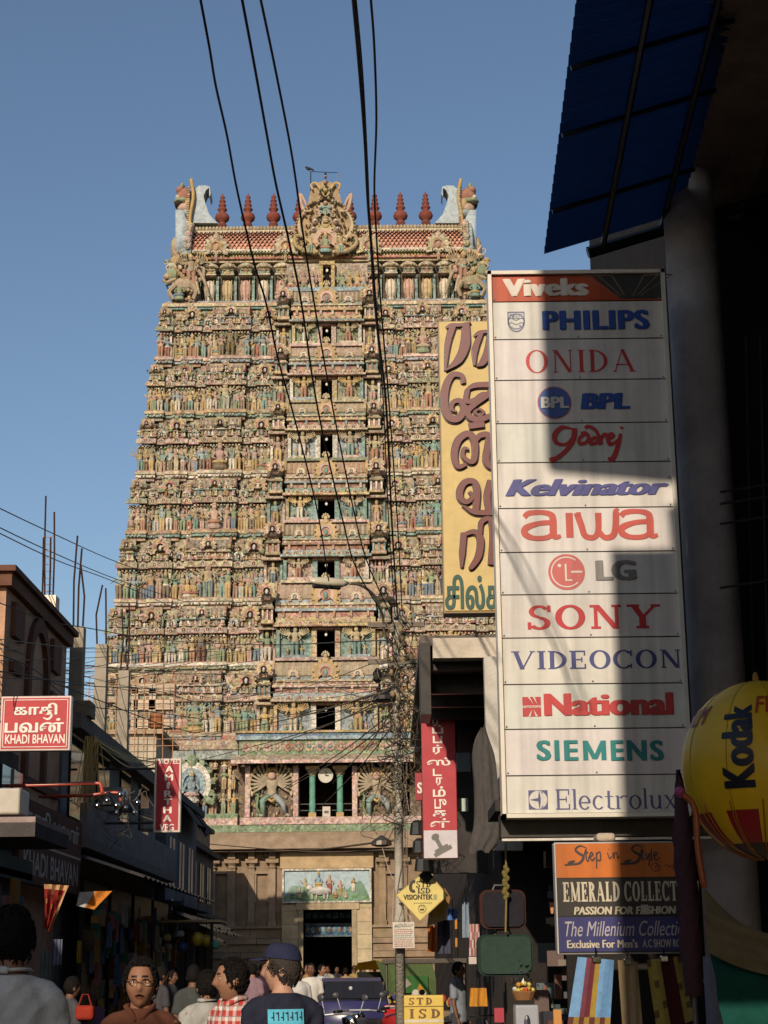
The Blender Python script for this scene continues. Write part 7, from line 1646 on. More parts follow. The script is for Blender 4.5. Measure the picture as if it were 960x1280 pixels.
def person(name_label, loc, yaw, skin, shirt, trousers, h=1.72, turn=0.0, nod=0.0, walk=.25, sleeves='short', armL=None, armR=None, hair=(.012, .010, .009), moust=False, cap=None,
           glasses=False, near=True, group=None, shirt_mat=None, headgear=None, hairlen=.0, belly=0.0, build=1.0):
    T = thing('person', name_label, 'person', loc, group, yaw); s = h / 1.72
    k = lambda *p: Vector(p) * s
    sw = walk
    hipL, hipR = k(.09, 0, .90), k(-.09, 0, .90)
    def leg(hip, sg, ph):
        kn = hip + k(sg * .01, -.42 * sin(ph), -.43 * cos(ph)); an = kn + k(0, .42 * max(0, -ph) * .9 - .05 * ph, -.40)
        an.z = max(an.z, .075 * s); return [hip, kn, an]
    LL, LR = leg(hipL, 1, sw), leg(hipR, -1, -sw)
    shL, shR = k(.158 * build, .012, 1.375), k(-.158 * build, .012, 1.375)
    def arm(sh, sg, d):
        u, f = d if d else (Vector((sg * .16, .05 * sg * sw * 4, -1)), Vector((sg * .05, -.28, -1)))
        u, f = Vector(u).normalized(), Vector(f).normalized(); el = sh + u * (.29 * s); wr = el + f * (.255 * s); return [sh, el, wr], f
    AL, fL = arm(shL, 1, armL); AR, fR = arm(shR, -1, armR)
    torso = [(0, 0, .84, .145, .105), (0, 0, .93, .152, .115), (0, -.01 * belly, 1.04, .136 + .02 * belly, .106 + .03 * belly), (0, -.015 * belly, 1.14, .138 + .01 * belly, .108 + .03 * belly), (0, .0, 1.26, .150, .110), (0, .01, 1.345, .150, .100), (0, .015, 1.40, .124, .082), (0, .018, 1.435, .090, .068), (0, .02, 1.462, .062, .058)]
    tor = lambda e: [(x * s, y * s, z * s, (rx * build + e) * s, (ry * (1 + .3 * (build - 1)) + e) * s) for x, y, z, rx, ry in torso]
    b = MB(); loft(b, tor(0), skin); loft(b, [(0, .018 * s, 1.43 * s, .062 * s, .060 * s), (0, .008 * s, 1.50 * s, .054 * s, .056 * s), (0, .0, 1.58 * s, .054 * s, .06 * s)], skin)
    for A in (AL, AR):
        b.tube([A[0] + k(-.07 if A is AL else .07, 0, .03), A[0], A[0].lerp(A[1], .5), A[1], A[1].lerp(A[2], .35), A[2]], [.05 * s, .055 * s, .047 * s, .038 * s, .038 * s, .026 * s], skin, 10)
    for Lg in (LL, LR):
        b.tube([Lg[0] + k(0, 0, .06), Lg[0], Lg[0].lerp(Lg[1], .5), Lg[1], Lg[1].lerp(Lg[2], .35), Lg[2]], [.085 * s, .088 * s, .07 * s, .054 * s, .054 * s, .036 * s], skin, 10)
        an = Lg[2]; b.tube([an + k(0, .05, -.03), an + k(0, -.02, -.02), an + k(0, -.10, -.04), an + k(0, -.18, -.052)], [(.04 * s, .036 * s), (.042 * s, .04 * s), (.042 * s, .026 * s), (.036 * s, .016 * s)], skin, 8)
    V, F_ = remesh(b, (.016 if near else .024) * s, 3)
    body = MB(); body.v = V; body.f = F_; body.c = [skin] * len(F_)
    for A, f, sg in ((AL, fL, 1), (AR, fR, -1)):     # hands: palm, four fingers, thumb
        side = Vector((0, -1, 0)); side = (side - f * side.dot(f)).normalized(); nrm = f.cross(side); w = A[2]
        body.tube([w - f * .03 * s, w + f * .02 * s, w + f * .06 * s, w + f * .095 * s], [(.022 * s, .018 * s), (.036 * s, .017 * s), (.042 * s, .015 * s), (.036 * s, .012 * s)], skin, 8)
        for q, L in ((-1.5, .062), (-.5, .078), (.5, .082), (1.5, .070)):
            p0 = w + f * .085 * s + side * (q * .018 * s); c1 = nrm * (.012 * s * -sg); body.tube([p0, p0 + (f * L * .45 + c1 * .4) * s, p0 + (f * L * .78 + c1 * 1.6) * s, p0 + (f * L * .98 + c1 * 3) * s], [.0095 * s, .009 * s, .0082 * s, .006 * s], skin, 6)
        p0 = w + f * .025 * s + side * .03 * s; body.tube([p0, p0 + (f * .03 + side * .022) * s, p0 + (f * .06 + side * .024) * s], [.013 * s, .011 * s, .008 * s], skin, 6)
    # head
    HC = k(0, -.012, 1.582); R_ = Matrix.Rotation(turn, 4, 'Z') @ Matrix.Rotation(nod, 4, 'X'); HS = s * 1.02
    hp = lambda th, ph, off=0: HC + R_ @ (head_point(th, ph, off) * HS)
    hb = body.n(); lip = (skin[0] * .75, skin[1] * .52, skin[2] * .5)
    phs = [-1 + 2 * q / HM for q in range(HM + 1)]
    for ph in phs:
        p2 = max(-.995, min(.995, ph))
        for i in range(HN): body.v.append(tuple(hp(2 * pi * i / HN - pi, p2)))
    for q in range(HM):
        for i in range(HN):
            th = 2 * pi * (i + .5) / HN - pi; z = sin((phs[q] + phs[q + 1]) / 2 * pi / 2) * .122; c = skin
            if abs(th) < .30 and abs(z + .062) < .008: c = lip
            if .2 < abs(th) < .62 and abs(z - .036) < .006: c = hair
            j = (i + 1) % HN; body.face((hb + q * HN + i, hb + q * HN + j, hb + (q + 1) * HN + j, hb + (q + 1) * HN + i), c)
    for sg in (-1, 1):
        M_ = Matrix.Translation(HC) @ R_ @ Matrix.Scale(HS, 4)
        body.ell(sg * .079, .008, -.008, .010, .022, .032, skin, 8, 6, M=M_ @ Matrix.Rotation(sg * .0, 4, 'Z'))
        e = head_point(sg * .40, .06); body.ell(e.x, e.y + .004, e.z, .014, .008, .0075, (.55, .5, .45), 8, 6, M=M_); body.ell(e.x, e.y - .0015, e.z, .006, .004, .0065, (.012, .009, .008), 7, 5, M=M_)
    body.build('body', M_SKIN, T, local=True, smooth=True)
    # hair
    hm = MB(); n2 = 40; m2 = 14; b0 = 0
    for q in range(m2 + 1):
        for i in range(n2):
            th = 2 * pi * i / n2 - pi; at = abs(th)
            low = .50 if at < .75 else (.50 - (at - .75) * 1.5 if at < 1.05 else (.05 - (at - 1.05) * .55 if at < 1.4 else max(-.42 - hairlen, -.14 - (at - 1.4) * .5)))
            ph = low + (.995 - low) * (q / m2); off = .002 + .009 * min(1, q / 3) + .0025 * sin(th * 13 + q * 1.7)
            hm.v.append(tuple(hp(th, ph, off)))
    for q in range(m2):
        for i in range(n2): j = (i + 1) % n2; hm.face((q * n2 + i, q * n2 + j, (q + 1) * n2 + j, (q + 1) * n2 + i), hair)
    if near:      # loose locks over the cap of hair
        rh = random.Random(len(name_label))
        for i in range(420):
            th = rh.uniform(-pi, pi); at = abs(th); low = .52 if at < .75 else (.50 - (at - .75) * 1.5 if at < 1.05 else (.05 - (at - 1.05) * .55 if at < 1.4 else max(-.42 - hairlen, -.14 - (at - 1.4) * .5)))
            ph = rh.uniform(low + .02, .97 if not cap else min(.97, low + .35)); dth, dph = rh.uniform(-.22, .22), rh.uniform(-.2, .02)
            q = [hp(th + dth * t_, max(low - .03, min(.985, ph + dph * t_)), .010 + .006 * sin(pi * t_ * .8)) for t_ in (0, .4, .75, 1)]; hm.tube(q, [.0035, .004, .003, .0008], hair, 4)
    hm.build('hair', M_HAIR, T, local=True, smooth=True)
    if moust:
        mm = MB(); pts = [hp(t_, -.27 - .09 * abs(t_), .004) for t_ in np.linspace(-.36, .36, 11)]; mm.tube(pts, [.0015 + .0035 * s * (1 - abs(q) ** 2) for q in np.linspace(-1, 1, 11)], (.012, .010, .009), 6); mm.build('moustache', M_HAIR, T, local=True, smooth=True)
    if glasses:
        gm = MB()
        for sg in (-1, 1):
            c_ = head_point(sg * .42, .05) + Vector((0, -.014, 0)); gm.tube([HC + R_ @ ((c_ + Vector((cos(a) * .021, 0, sin(a) * .016))) * HS) for a in np.linspace(0, 2 * pi, 15)[:-1]], .0022, (.30, .25, .16), 5, closed=True)
            gm.tube([HC + R_ @ (v * HS) for v in (c_ + Vector((sg * .021, 0, .004)), head_point(sg * 1.2, .08, .006), Vector((sg * .08, .02, .005)))], .002, (.30, .25, .16), 5)
        gm.tube([HC + R_ @ ((head_point(t_, .06) + Vector((0, -.015, 0))) * HS) for t_ in (-.2, 0, .2)], .002, (.30, .25, .16), 5); gm.build('glasses', M_CHROME, T, local=True)
    if cap:
        cm = MB(); n2, m2 = 32, 9
        for q in range(m2 + 1):
            for i in range(n2):
                th = 2 * pi * i / n2 - pi; low = .34 - .12 * (1 - cos(th)) * .5; ph = low + (.995 - low) * q / m2; p_ = head_point(th, ph, .020 + .012 * sin(pi * q / m2)); cm.v.append(tuple(HC + R_ @ (p_ * HS)))
        for q in range(m2):
            for i in range(n2): j = (i + 1) % n2; cm.face((q * n2 + i, q * n2 + j, (q + 1) * n2 + j, (q + 1) * n2 + i), cap)
        cm.build('cap', M_CLOTH, T, local=True, smooth=True)
        bmx = MB(); rows_b = []
        for r_ in range(5):
            for i in range(13):
                th = -.95 + 1.9 * i / 12; p_ = head_point(th, .32, .018); ex = .082 * (r_ / 4) * cos(th * .95) ** .6; bmx.v.append(tuple(HC + R_ @ ((p_ + Vector((0, -ex, -.012 * (r_ / 4) - .010 * (sin(th)) ** 2))) * HS)))
        for r_ in range(4):
            for i in range(12): q = r_ * 13 + i; bmx.face((q, q + 1, q + 14, q + 13), cap)
        o = bmx.build('cap_brim', M_CLOTH, T, local=True, smooth=True); so_ = o.modifiers.new('thick', 'SOLIDIFY'); so_.thickness = .004
    # shirt
    sm = MB(); top = tor(.020); top[0] = (top[0][0], top[0][1], .80 * s, top[0][3] + .012 * s, top[0][4] + .012 * s); loft(sm, top, shirt)
    for A in (AL, AR):
        e = .52 if sleeves == 'short' else 1.0
        sg = 1 if A is AL else -1
        if sleeves == 'short':
            m_ = A[0].lerp(A[1], .78); sm.tube([A[0] + k(-sg * .10, 0, .045), A[0] + k(-sg * .03, 0, .012), A[0] + k(sg * .008, 0, -.02), A[0].lerp(A[1], .4), m_], [.045 * s, .060 * s, .062 * s, .060 * s, .064 * s], shirt, 12)
        else: sm.tube([A[0] + k(-sg * .10, 0, .045), A[0] + k(0, 0, -.01), A[0].lerp(A[1], .5), A[1], A[1].lerp(A[2], .5), A[1].lerp(A[2], .96)], [.045 * s, .062 * s, .058 * s, .052 * s, .048 * s, .042 * s], shirt, 12)
    V, F_ = remesh(sm, (.014 if near else .022) * s, 3)
    if near:
        V = [(x + .0035 * sin(z * 38 + x * 21 + y * 9) + .002 * sin(z * 90 + x * 60), y + .005 * sin(z * 30 + x * 26) + .003 * sin(x * 70 + z * 55), z) for x, y, z in V]
    sm = MB(); sm.v = V; sm.f = F_; sm.c = [shirt] * len(F_)
    # open collar
    if near and 'navy' not in name_label:
        for sg in (-1, 1):
            pts = [Vector((sg * .012, -.078, 1.40)) * s, Vector((sg * .045, -.072, 1.445)) * s, Vector((sg * .074, -.02, 1.475)) * s, Vector((sg * .05, .07, 1.48)) * s, Vector((0, .084, 1.478)) * s]; sm.tube(bez(pts, 4), [(.016 * s, .007 * s)] * 17, shirt, 6)
    sh_o = sm.build('shirt', shirt_mat or M_CLOTH, T, local=True, smooth=True)
    tr = MB(); loft(tr, [(0, 0, .80 * s, .168 * s * build, .118 * s), (0, 0, .90 * s, .170 * s * build, .122 * s), (0, 0, .97 * s, .156 * s * build, .114 * s)], trousers)
    for Lg in (LL, LR): tr.tube([Lg[0] + k(0, 0, .05), Lg[0], Lg[0].lerp(Lg[1], .5), Lg[1], Lg[1].lerp(Lg[2], .5), Lg[1].lerp(Lg[2], .97)], [.095 * s, .100 * s, .086 * s, .074 * s, .068 * s, .066 * s], trousers, 12)
    V, F_ = remesh(tr, (.018 if near else .026) * s, 3); tr = MB(); tr.v = V; tr.f = F_; tr.c = [trousers] * len(F_); tr.build('trousers', M_CLOTH, T, local=True, smooth=True)
    return T, s
# plaid cloth
M_PLAID = bpy.data.materials.new('plaid cloth'); M_PLAID.use_nodes = True
nt = M_PLAID.node_tree; N = nt.nodes; L = nt.links; pb_ = N['Principled BSDF']; pb_.inputs['Roughness'].default_value = .9; pb_.inputs['Specular IOR Level'].default_value = .1
tc = N.new('ShaderNodeTexCoord'); sp_ = N.new('ShaderNodeSeparateXYZ'); L.new(tc.outputs['Object'], sp_.inputs[0])
def mth(op, a, b_=None):
    n = N.new('ShaderNodeMath'); n.operation = op
    for i, v in enumerate((a, b_)):
        if v is None: continue
        if isinstance(v, (int, float)): n.inputs[i].default_value = v
        else: L.new(v, n.inputs[i])
    return n.outputs[0]
def band(src, f, ph, w): return mth('LESS_THAN', mth('FRACT', mth('ADD', mth('MULTIPLY', src, f), ph)), w)
hx_ = mth('ADD', sp_.outputs[0], mth('MULTIPLY', sp_.outputs[1], .7))
bands_ = mth('MULTIPLY', mth('ADD', band(hx_, 17, 0, .5), band(sp_.outputs[2], 17, .3, .5)), .5)
thin = mth('MAXIMUM', band(hx_, 17, .12, .12), band(sp_.outputs[2], 17, .42, .12))
mx1 = N.new('ShaderNodeMix'); mx1.data_type = 'RGBA'; L.new(bands_, mx1.inputs[0]); mx1.inputs[6].default_value = (.62, .56, .50, 1); mx1.inputs[7].default_value = (.42, .045, .035, 1)
mx2 = N.new('ShaderNodeMix'); mx2.data_type = 'RGBA'; L.new(mth('MULTIPLY', thin, .6), mx2.inputs[0]); L.new(mx1.outputs[2], mx2.inputs[6]); mx2.inputs[7].default_value = (.06, .03, .05, 1)
L.new(mx2.outputs[2], pb_.inputs['Base Color'])
SK1, SK2, SK3, SK4 = (.26, .125, .07), (.27, .135, .08), (.44, .24, .16), (.15, .072, .042)
def at(px, Y): return (PX(px, 1212, Y), Y, 0)
person('man in pale grey shirt walking away at the lower left corner', at(12, 7.3), pi + .15, SK1, (.56, .55, .53), (.05, .05, .06), 1.87, walk=.2)
person('moustached man with glasses and dark brown shirt facing the viewer', at(177, 9.0), .05, SK1, (.13, .05, .03), (.06, .055, .05), 1.665, moust=True, glasses=True, belly=.5, walk=.2)
person('man with moustache in red and white plaid shirt looking left', at(292, 10.6), -.75, SK2, (.4, .1, .1), (.05, .05, .07), 1.67, turn=-.55, moust=True, shirt_mat=M_PLAID, walk=.15, hairlen=.05)
pE, sE = person('man in navy cap and navy shirt with cyan back print turned left', at(353, 9.9), pi + .22, SK3, (.022, .024, .04), (.05, .05, .06), 1.73, turn=1.25, hair=(.05, .04, .035), cap=(.025, .028, .06), walk=.1, belly=.6, build=1.04)
pr = MB()      # print on the back of the shirt: a cyan block cut by dark letter shapes
def bk(x, z, dy=0):   # on the curved back of the torso
    return (x, .012 + .122 * sqrt(max(0, 1 - (x / .20) ** 2)) + .016 + dy - max(0, z - 1.31) * .25, z)
for i in range(10):
    xa, xb = -.10 + .02 * i, -.10 + .02 * (i + 1); pr.poly([bk(xa, 1.235), bk(xb, 1.235), bk(xb, 1.315), bk(xa, 1.315)], (.10, .42, .55)); pr.poly([bk(xa, 1.315), bk(xb, 1.315), bk(xb, 1.385), bk(xa, 1.385)], (.10, .42, .55))
for r_, (za, zb_) in enumerate(((1.325, 1.372), (1.255, 1.305))):
    for i in range(7):
        xa = -.09 + i * .026; c = (.022, .024, .04)
        pr.poly([bk(xa, za, .003), bk(xa + .006, za, .003), bk(xa + .006, zb_, .003), bk(xa, zb_, .003)], c)
        zz = (za + zb_) / 2 + (.012 if i % 2 else -.01); pr.poly([bk(xa + .006, zz, .003), bk(xa + .016, zz, .003), bk(xa + .016, zz + .007, .003), bk(xa + .006, zz + .007, .003)], c)
pr.build('shirt_print', M_CLOTH, pE, local=True)
person('man in light grey shirt partly hidden behind the plaid shirted man', at(259, 13.5), pi, SK1, (.34, .33, .30), (.10, .09, .08), 1.60, turn=.3, walk=.1)
person('man in dark green shirt and grey trousers walking away on left', at(242, 20.0), pi - .1, SK4, (.055, .06, .055), (.15, .145, .13), 1.66, walk=.3, near=False)
person('person in dark grey clothes carrying a bag in left shop shade', at(90, 19.0), pi / 2 + .6, SK4, (.07, .068, .075), (.02, .02, .024), 1.55, walk=.25, near=False)
p = P(106, 1264, 18.8); mb = MB(); mb.bbox(p.x - .10, p.x + .10, 18.75, 18.9, p.z - .09, p.z + .06, (.30, .035, .02), .04); mb.tube([(p.x - .07, 18.8, p.z + .05), (p.x - .03, 18.8, p.z + .17), (p.x + .03, 18.8, p.z + .17), (p.x + .07, 18.8, p.z + .05)], .008, (.25, .03, .02), 5); o = mb.build('handbag', M_CLOTH); origin(o, p); tag(o, 'small red handbag carried by the person in dark grey', 'bag')
person('person in dark shirt standing by the scooter in left shade', at(201, 24.0), 2.2, SK4, (.06, .055, .06), (.04, .04, .045), 1.66, walk=.1, near=False)
person('shopper in blackish clothes under the left awning', at(215, 31.0), 1.2, SK4, (.05, .05, .055), (.03, .03, .03), 1.6, walk=.1, near=False)
crowd = [(316, 33, 'woman-height person in dull mauve shirt left of the capped man', (.24, .15, .18), (.12, .08, .10), pi - .3), (329, 36, 'person in pink shirt beside the capped man', (.42, .22, .24), (.07, .06, .06), .4),
         (373, 29, 'man in white striped shirt walking towards the car', (.50, .48, .46), (.10, .10, .13), .3), (389, 33, 'man in white shirt just left of the gate doorway', (.56, .53, .48), (.2, .2, .2), .0),
         (402, 39, 'man in pale blue shirt beside the parked car', (.44, .46, .48), (.08, .08, .1), .5), (410, 54, 'man in cream shirt before the dark gateway', (.5, .46, .38), (.12, .1, .08), -.4), (421, 60, 'dark shirted person just inside gateway light', (.07, .06, .06), (.05, .05, .06), .2),
         (432, 52, 'man in tan shirt behind the parked car roof', (.36, .25, .13), (.1, .1, .1), pi), (443, 57, 'man in mustard shirt right of the gateway', (.38, .27, .10), (.08, .07, .06), .3), (453, 48, 'man in grey checked shirt behind the car', (.30, .29, .28), (.06, .06, .08), .6),
         (466, 45, 'man in bright white shirt near the yellow rickshaw', (.62, .59, .54), (.14, .13, .12), -.5), (384, 44, 'person in ochre clothes far off near the gate jamb', (.34, .22, .08), (.2, .14, .08), 0), (404, 70, 'tiny distant figure in white within the gateway crowd', (.5, .48, .44), (.3, .28, .25), 0)]
for px, Y, lab, c, t_, yw in crowd:
    person(lab, at(px, Y), yw, rnd.choice([SK1, SK2, SK4]), c, t_, rnd.uniform(1.60, 1.72), walk=rnd.uniform(-.3, .3), near=False, turn=rnd.uniform(-.4, .4), group='people before the temple gate')
person('man in grey blue shirt on a bicycle side at the right', at(572, 27), pi / 2 - .4, SK4, (.20, .22, .25), (.05, .05, .06), 1.68, walk=.2, near=False)

# ------------------------------------------------------------------ vehicles
def wheel(parent, x, y, z, r, w, rim=(.35, .35, .36), axis='x'):
    t_ = MB(); prof = []
    M_ = Matrix.Translation((x, y, z)) @ (Matrix.Rotation(pi / 2, 4, 'Y') if axis == 'x' else Matrix.Rotation(pi / 2, 4, 'X'))
    t_.lathe([(r * .62, -w / 2), (r * .93, -w / 2), (r, -w * .3), (r, w * .3), (r * .93, w / 2), (r * .62, w / 2)], 24, (.02, .02, .02), M=M_, cap=False)
    o = t_.build('wheel', M_RUBBER, parent, local=True, smooth=True)
    q = MB(); q.lathe([(r * .62, -w * .4), (r * .64, w * .4), (r * .5, w * .3), (r * .15, w * .42), (.01, w * .42)], 20, rim, M=M_); q.build('rim', M_METAL, o, local=True)
    return o
cx = PX(436, 1240, 33.0); car = thing('parked_car', 'dark blue hatchback car seen from behind before the temple gate', 'car', (cx, 34.6, 0), None, radians(2))
BLU = (.032, .03, .10); bm = bmesh.new()
secs = [(-1.72, .42, .98, .70), (-1.66, .34, 1.0, .74), (-1.0, .25, .98, .75), (0, .22, .97, .76), (1.0, .24, .93, .75), (1.62, .3, .82, .72), (1.72, .42, .72, .66)]
rings = []
for (y, zb_, zt_, hw_) in secs:
    pr_ = [(-hw_ * .90, zb_), (-hw_, zb_ + .16), (-hw_ * 1.01, .66), (-hw_ * .96, zt_ - .05), (-hw_ * .86, zt_), (0, zt_ + .02), (hw_ * .86, zt_), (hw_ * .96, zt_ - .05), (hw_ * 1.01, .66), (hw_, zb_ + .16), (hw_ * .90, zb_)]
    rings.append([bm.verts.new((x, y, z)) for x, z in pr_])
for a, b in zip(rings[:-1], rings[1:]):
    for i in range(len(a)): j = (i + 1) % len(a); bm.faces.new((a[i], a[j], b[j], b[i]))
bm.faces.new(rings[0][::-1]); bm.faces.new(rings[-1]); bmesh.ops.bevel(bm, geom=[e for e in bm.edges if e.is_boundary is False and e.calc_face_angle(0) > .6], offset=.03, segments=2, affect='EDGES')
mb = MB(); mb.bm(bm, BLU); mb.build('car_body', M_PAINT, car, local=True, smooth=True)
mb = MB(); gh = [(-1.66, .99, .66), (-1.34, 1.36, .56), (-1.1, 1.42, .55), (.1, 1.41, .55), (.9, .95, .66)]
b = mb.n()
for y, z, w in gh: mb.v += [(-w, y, z), (w, y, z)]
lo = mb.n()
for y, z, w in gh: mb.v += [(-.70, y, .93), (.70, y, .93)]
for i in range(4): mb.face((2 * i, 2 * i + 1, 2 * i + 3, 2 * i + 2), BLU if i in (1, 2) else (.02, .02, .025))
for i in range(4):
    for sd in (0, 1): mb.face((2 * i + sd, 2 * i + 2 + sd, lo + 2 * i + 2 + sd, lo + 2 * i + sd), BLU)
mb.build('cabin', M_PAINT, car, local=True)
mb = MB(); mb.poly([(-.56, -1.63, 1.045), (.56, -1.63, 1.045), (.48, -1.375, 1.335), (-.48, -1.375, 1.335)], (.018, .018, .022)); mb.v = [(x, y - .012, z + .01) for x, y, z in mb.v]; mb.build('rear_window', M_GLASS, car, local=True)
mb = MB(); mb.ell(-.02, -1.505, 1.235, .035, .01, .035, (.5, .5, .48), 8, 5); mb.build('window_sticker', M_SIGN, car, local=True)
for sg in (-1, 1):
    mb = MB(); mb.poly([(sg * .60, -1.40, 1.0), (sg * .60, .5, 1.0), (sg * .55, .05, 1.33), (sg * .55, -1.15, 1.35)], (.018, .018, .022)); mb.v = [(x + sg * .07, y, z) for x, y, z in mb.v]; mb.build('side_window', M_GLASS, car, local=True)
    mb = MB(); mb.bbox(sg * .70 - .11, sg * .70 + .11, -1.80, -1.62, .73, .93, (.42, .02, .02), .03); mb.bbox(sg * .70 - .10, sg * .70 + .10, -1.81, -1.70, .86, .92, (.6, .5, .45), .02); mb.build('tail_light', M_GLASS, car, local=True, smooth=False)
    mb = MB(); mb.tube([(sg * .70, .55, 1.0), (sg * .84, .55, 1.02)], .02, (.02, .02, .02), 6); mb.bbox(sg * .88 - .09, sg * .88 + .09, .5, .62, .96, 1.10, BLU, .03); mb.build('wing_mirror', M_PAINT, car, local=True)
    for y in (-1.12, 1.12): wheel(car, sg * .68, y, .27, .27, .15)
mb = MB(); mb.bbox(-.80, .80, -1.86, -1.60, .36, .60, (.05, .048, .10), .05); mb.build('bumper', M_PLASTIC, car, local=True)
mb = MB(); mb.bx(-.24, .24, -1.885, -1.87, .42, .55, (.6, .58, .5)); put_text(mb, 'TN 59', (-.20, .445, .20, .525), (.03, .03, .03), -1.885, bold=.02); mb.build('number_plate', M_SIGN, car, local=True)
mb = MB(); mb.bx(-.14, .14, -1.76, -1.735, .70, .74, (.5, .5, .5)); mb.tube([(0, -1.67, 1.0), (.34, -1.63, 1.06)], .008, (.02, .02, .02), 4); mb.build('boot_handle', M_CHROME, car, local=True)
# auto rickshaw, yellow and green
ax = PX(490, 1240, 43); au = thing('auto_rickshaw', 'yellow and green auto rickshaw behind the pole', 'rickshaw', (ax, 44, 0), None, pi + .5); YE, GR = (.46, .30, .04), (.09, .13, .05)
mb = MB(); bm = bmesh.new(); bmesh.ops.create_cube(bm, size=1)
for v in bm.verts: v.co = Vector((v.co.x * 1.25, v.co.y * 1.5 + .35, v.co.z * .65 + .62))
bmesh.ops.bevel(bm, geom=list(bm.edges), offset=.08, segments=2, affect='EDGES'); mb.bm(bm, YE)
loft(mb, [(0, -.75, .30, .42, .50), (0, -.75, .6, .46, .5), (0, -.70, .95, .42, .42), (0, -.66, 1.05, .36, .36)], YE); mb.build('rickshaw_body', M_PAINT, au, local=True)
mb = MB(); b = mb.n(); hood = [(-.9, 1.55), (-.6, 1.72), (.3, 1.78), (.95, 1.68), (1.12, 1.3), (1.1, .9)]
for x in (-.62, .62):
    for y, z in hood: mb.v.append((x, y, z))
n = len(hood)
for i in range(n - 1): mb.face((i, i + 1, n + i + 1, n + i), GR if i > 2 else (.5, .33, .03))
mb.face((3, 4, 5, 2), GR); mb.face((n + 3, n + 4, n + 5, n + 2), GR); mb.build('hood', M_CLOTH, au, local=True)
mb = MB(); mb.bx(-.36, .36, 1.14, 1.17, 1.0, 1.40, (.06, .17, .05)); mb.poly([(-.3, 1.18, 1.02), (.0, 1.18, 1.02), (-.12, 1.18, 1.22)], (.45, .25, .04)); mb.poly([(.1, 1.18, 1.2), (.3, 1.18, 1.1), (.25, 1.18, 1.35)], (.4, .36, .3)); mb.build('rear_poster', M_SIGN, au, local=True)
mb = MB(); mb.poly([(-.45, -1.0, 1.02), (.45, -1.0, 1.02), (.5, -.88, 1.5), (-.5, -.88, 1.5)], (.03, .035, .035)); mb.build('windscreen', M_GLASS, au, local=True)
for (x, y) in ((-.55, .7), (.55, .7), (0, -1.05)): wheel(au, x, y, .24, .24, .12)
mb = MB(); mb.lathe([(.1, 0), (.12, .06), (.1, .08)], 14, (.7, .65, .55), M=Matrix.Translation((0, -1.25, .78)) @ Matrix.Rotation(pi / 2, 4, 'X')); mb.build('headlight', M_CHROME, au, local=True)
mb = MB(); mb.bbox(-.25, .25, 1.1, 1.3, .45, .8, (.5, .22, .03), .03); mb.build('tail_box', M_PLASTIC, au, local=True)
# cycle cart with dark canopy
ax = PX(533, 1230, 36); kc = thing('canopy_cart', 'goods cart with flat dark canopy beyond the pole', 'cart', (ax, 36, 0)); mb = MB(); zt_ = PZ(1201, 36, 530); mb.bbox(-.9, .85, -.6, .6, zt_ - .06, zt_ + .04, (.10, .085, .07), .03); mb.build('canopy_top', M_CLOTH, kc, local=True)
for x in (-.8, .75):
    for y in (-.5, .5): mb = MB(); mb.tube([(x, y, .5), (x, y, zt_ - .05)], .025, (.10, .09, .08), 6); mb.build('canopy_post', M_METAL, kc, local=True)
mb = MB(); mb.bbox(-.85, .8, -.55, .55, .55, .75, (.16, .10, .05), .02)
for i in range(26): mb.ell(rnd.uniform(-.7, .7), rnd.uniform(-.5, .4), .80 + rnd.uniform(0, .3), .09, .09, .09, jit(rnd.choice([(.45, .2, .05), (.5, .48, .42), (.4, .06, .05), (.5, .4, .08), (.1, .2, .28)]), .3), 7, 5)
mb.build('load_bed', M_PLASTIC, kc, local=True); wheel(kc, -.55, -.62, .34, .34, .05, axis='y'); wheel(kc, .5, -.62, .34, .34, .05, axis='y')
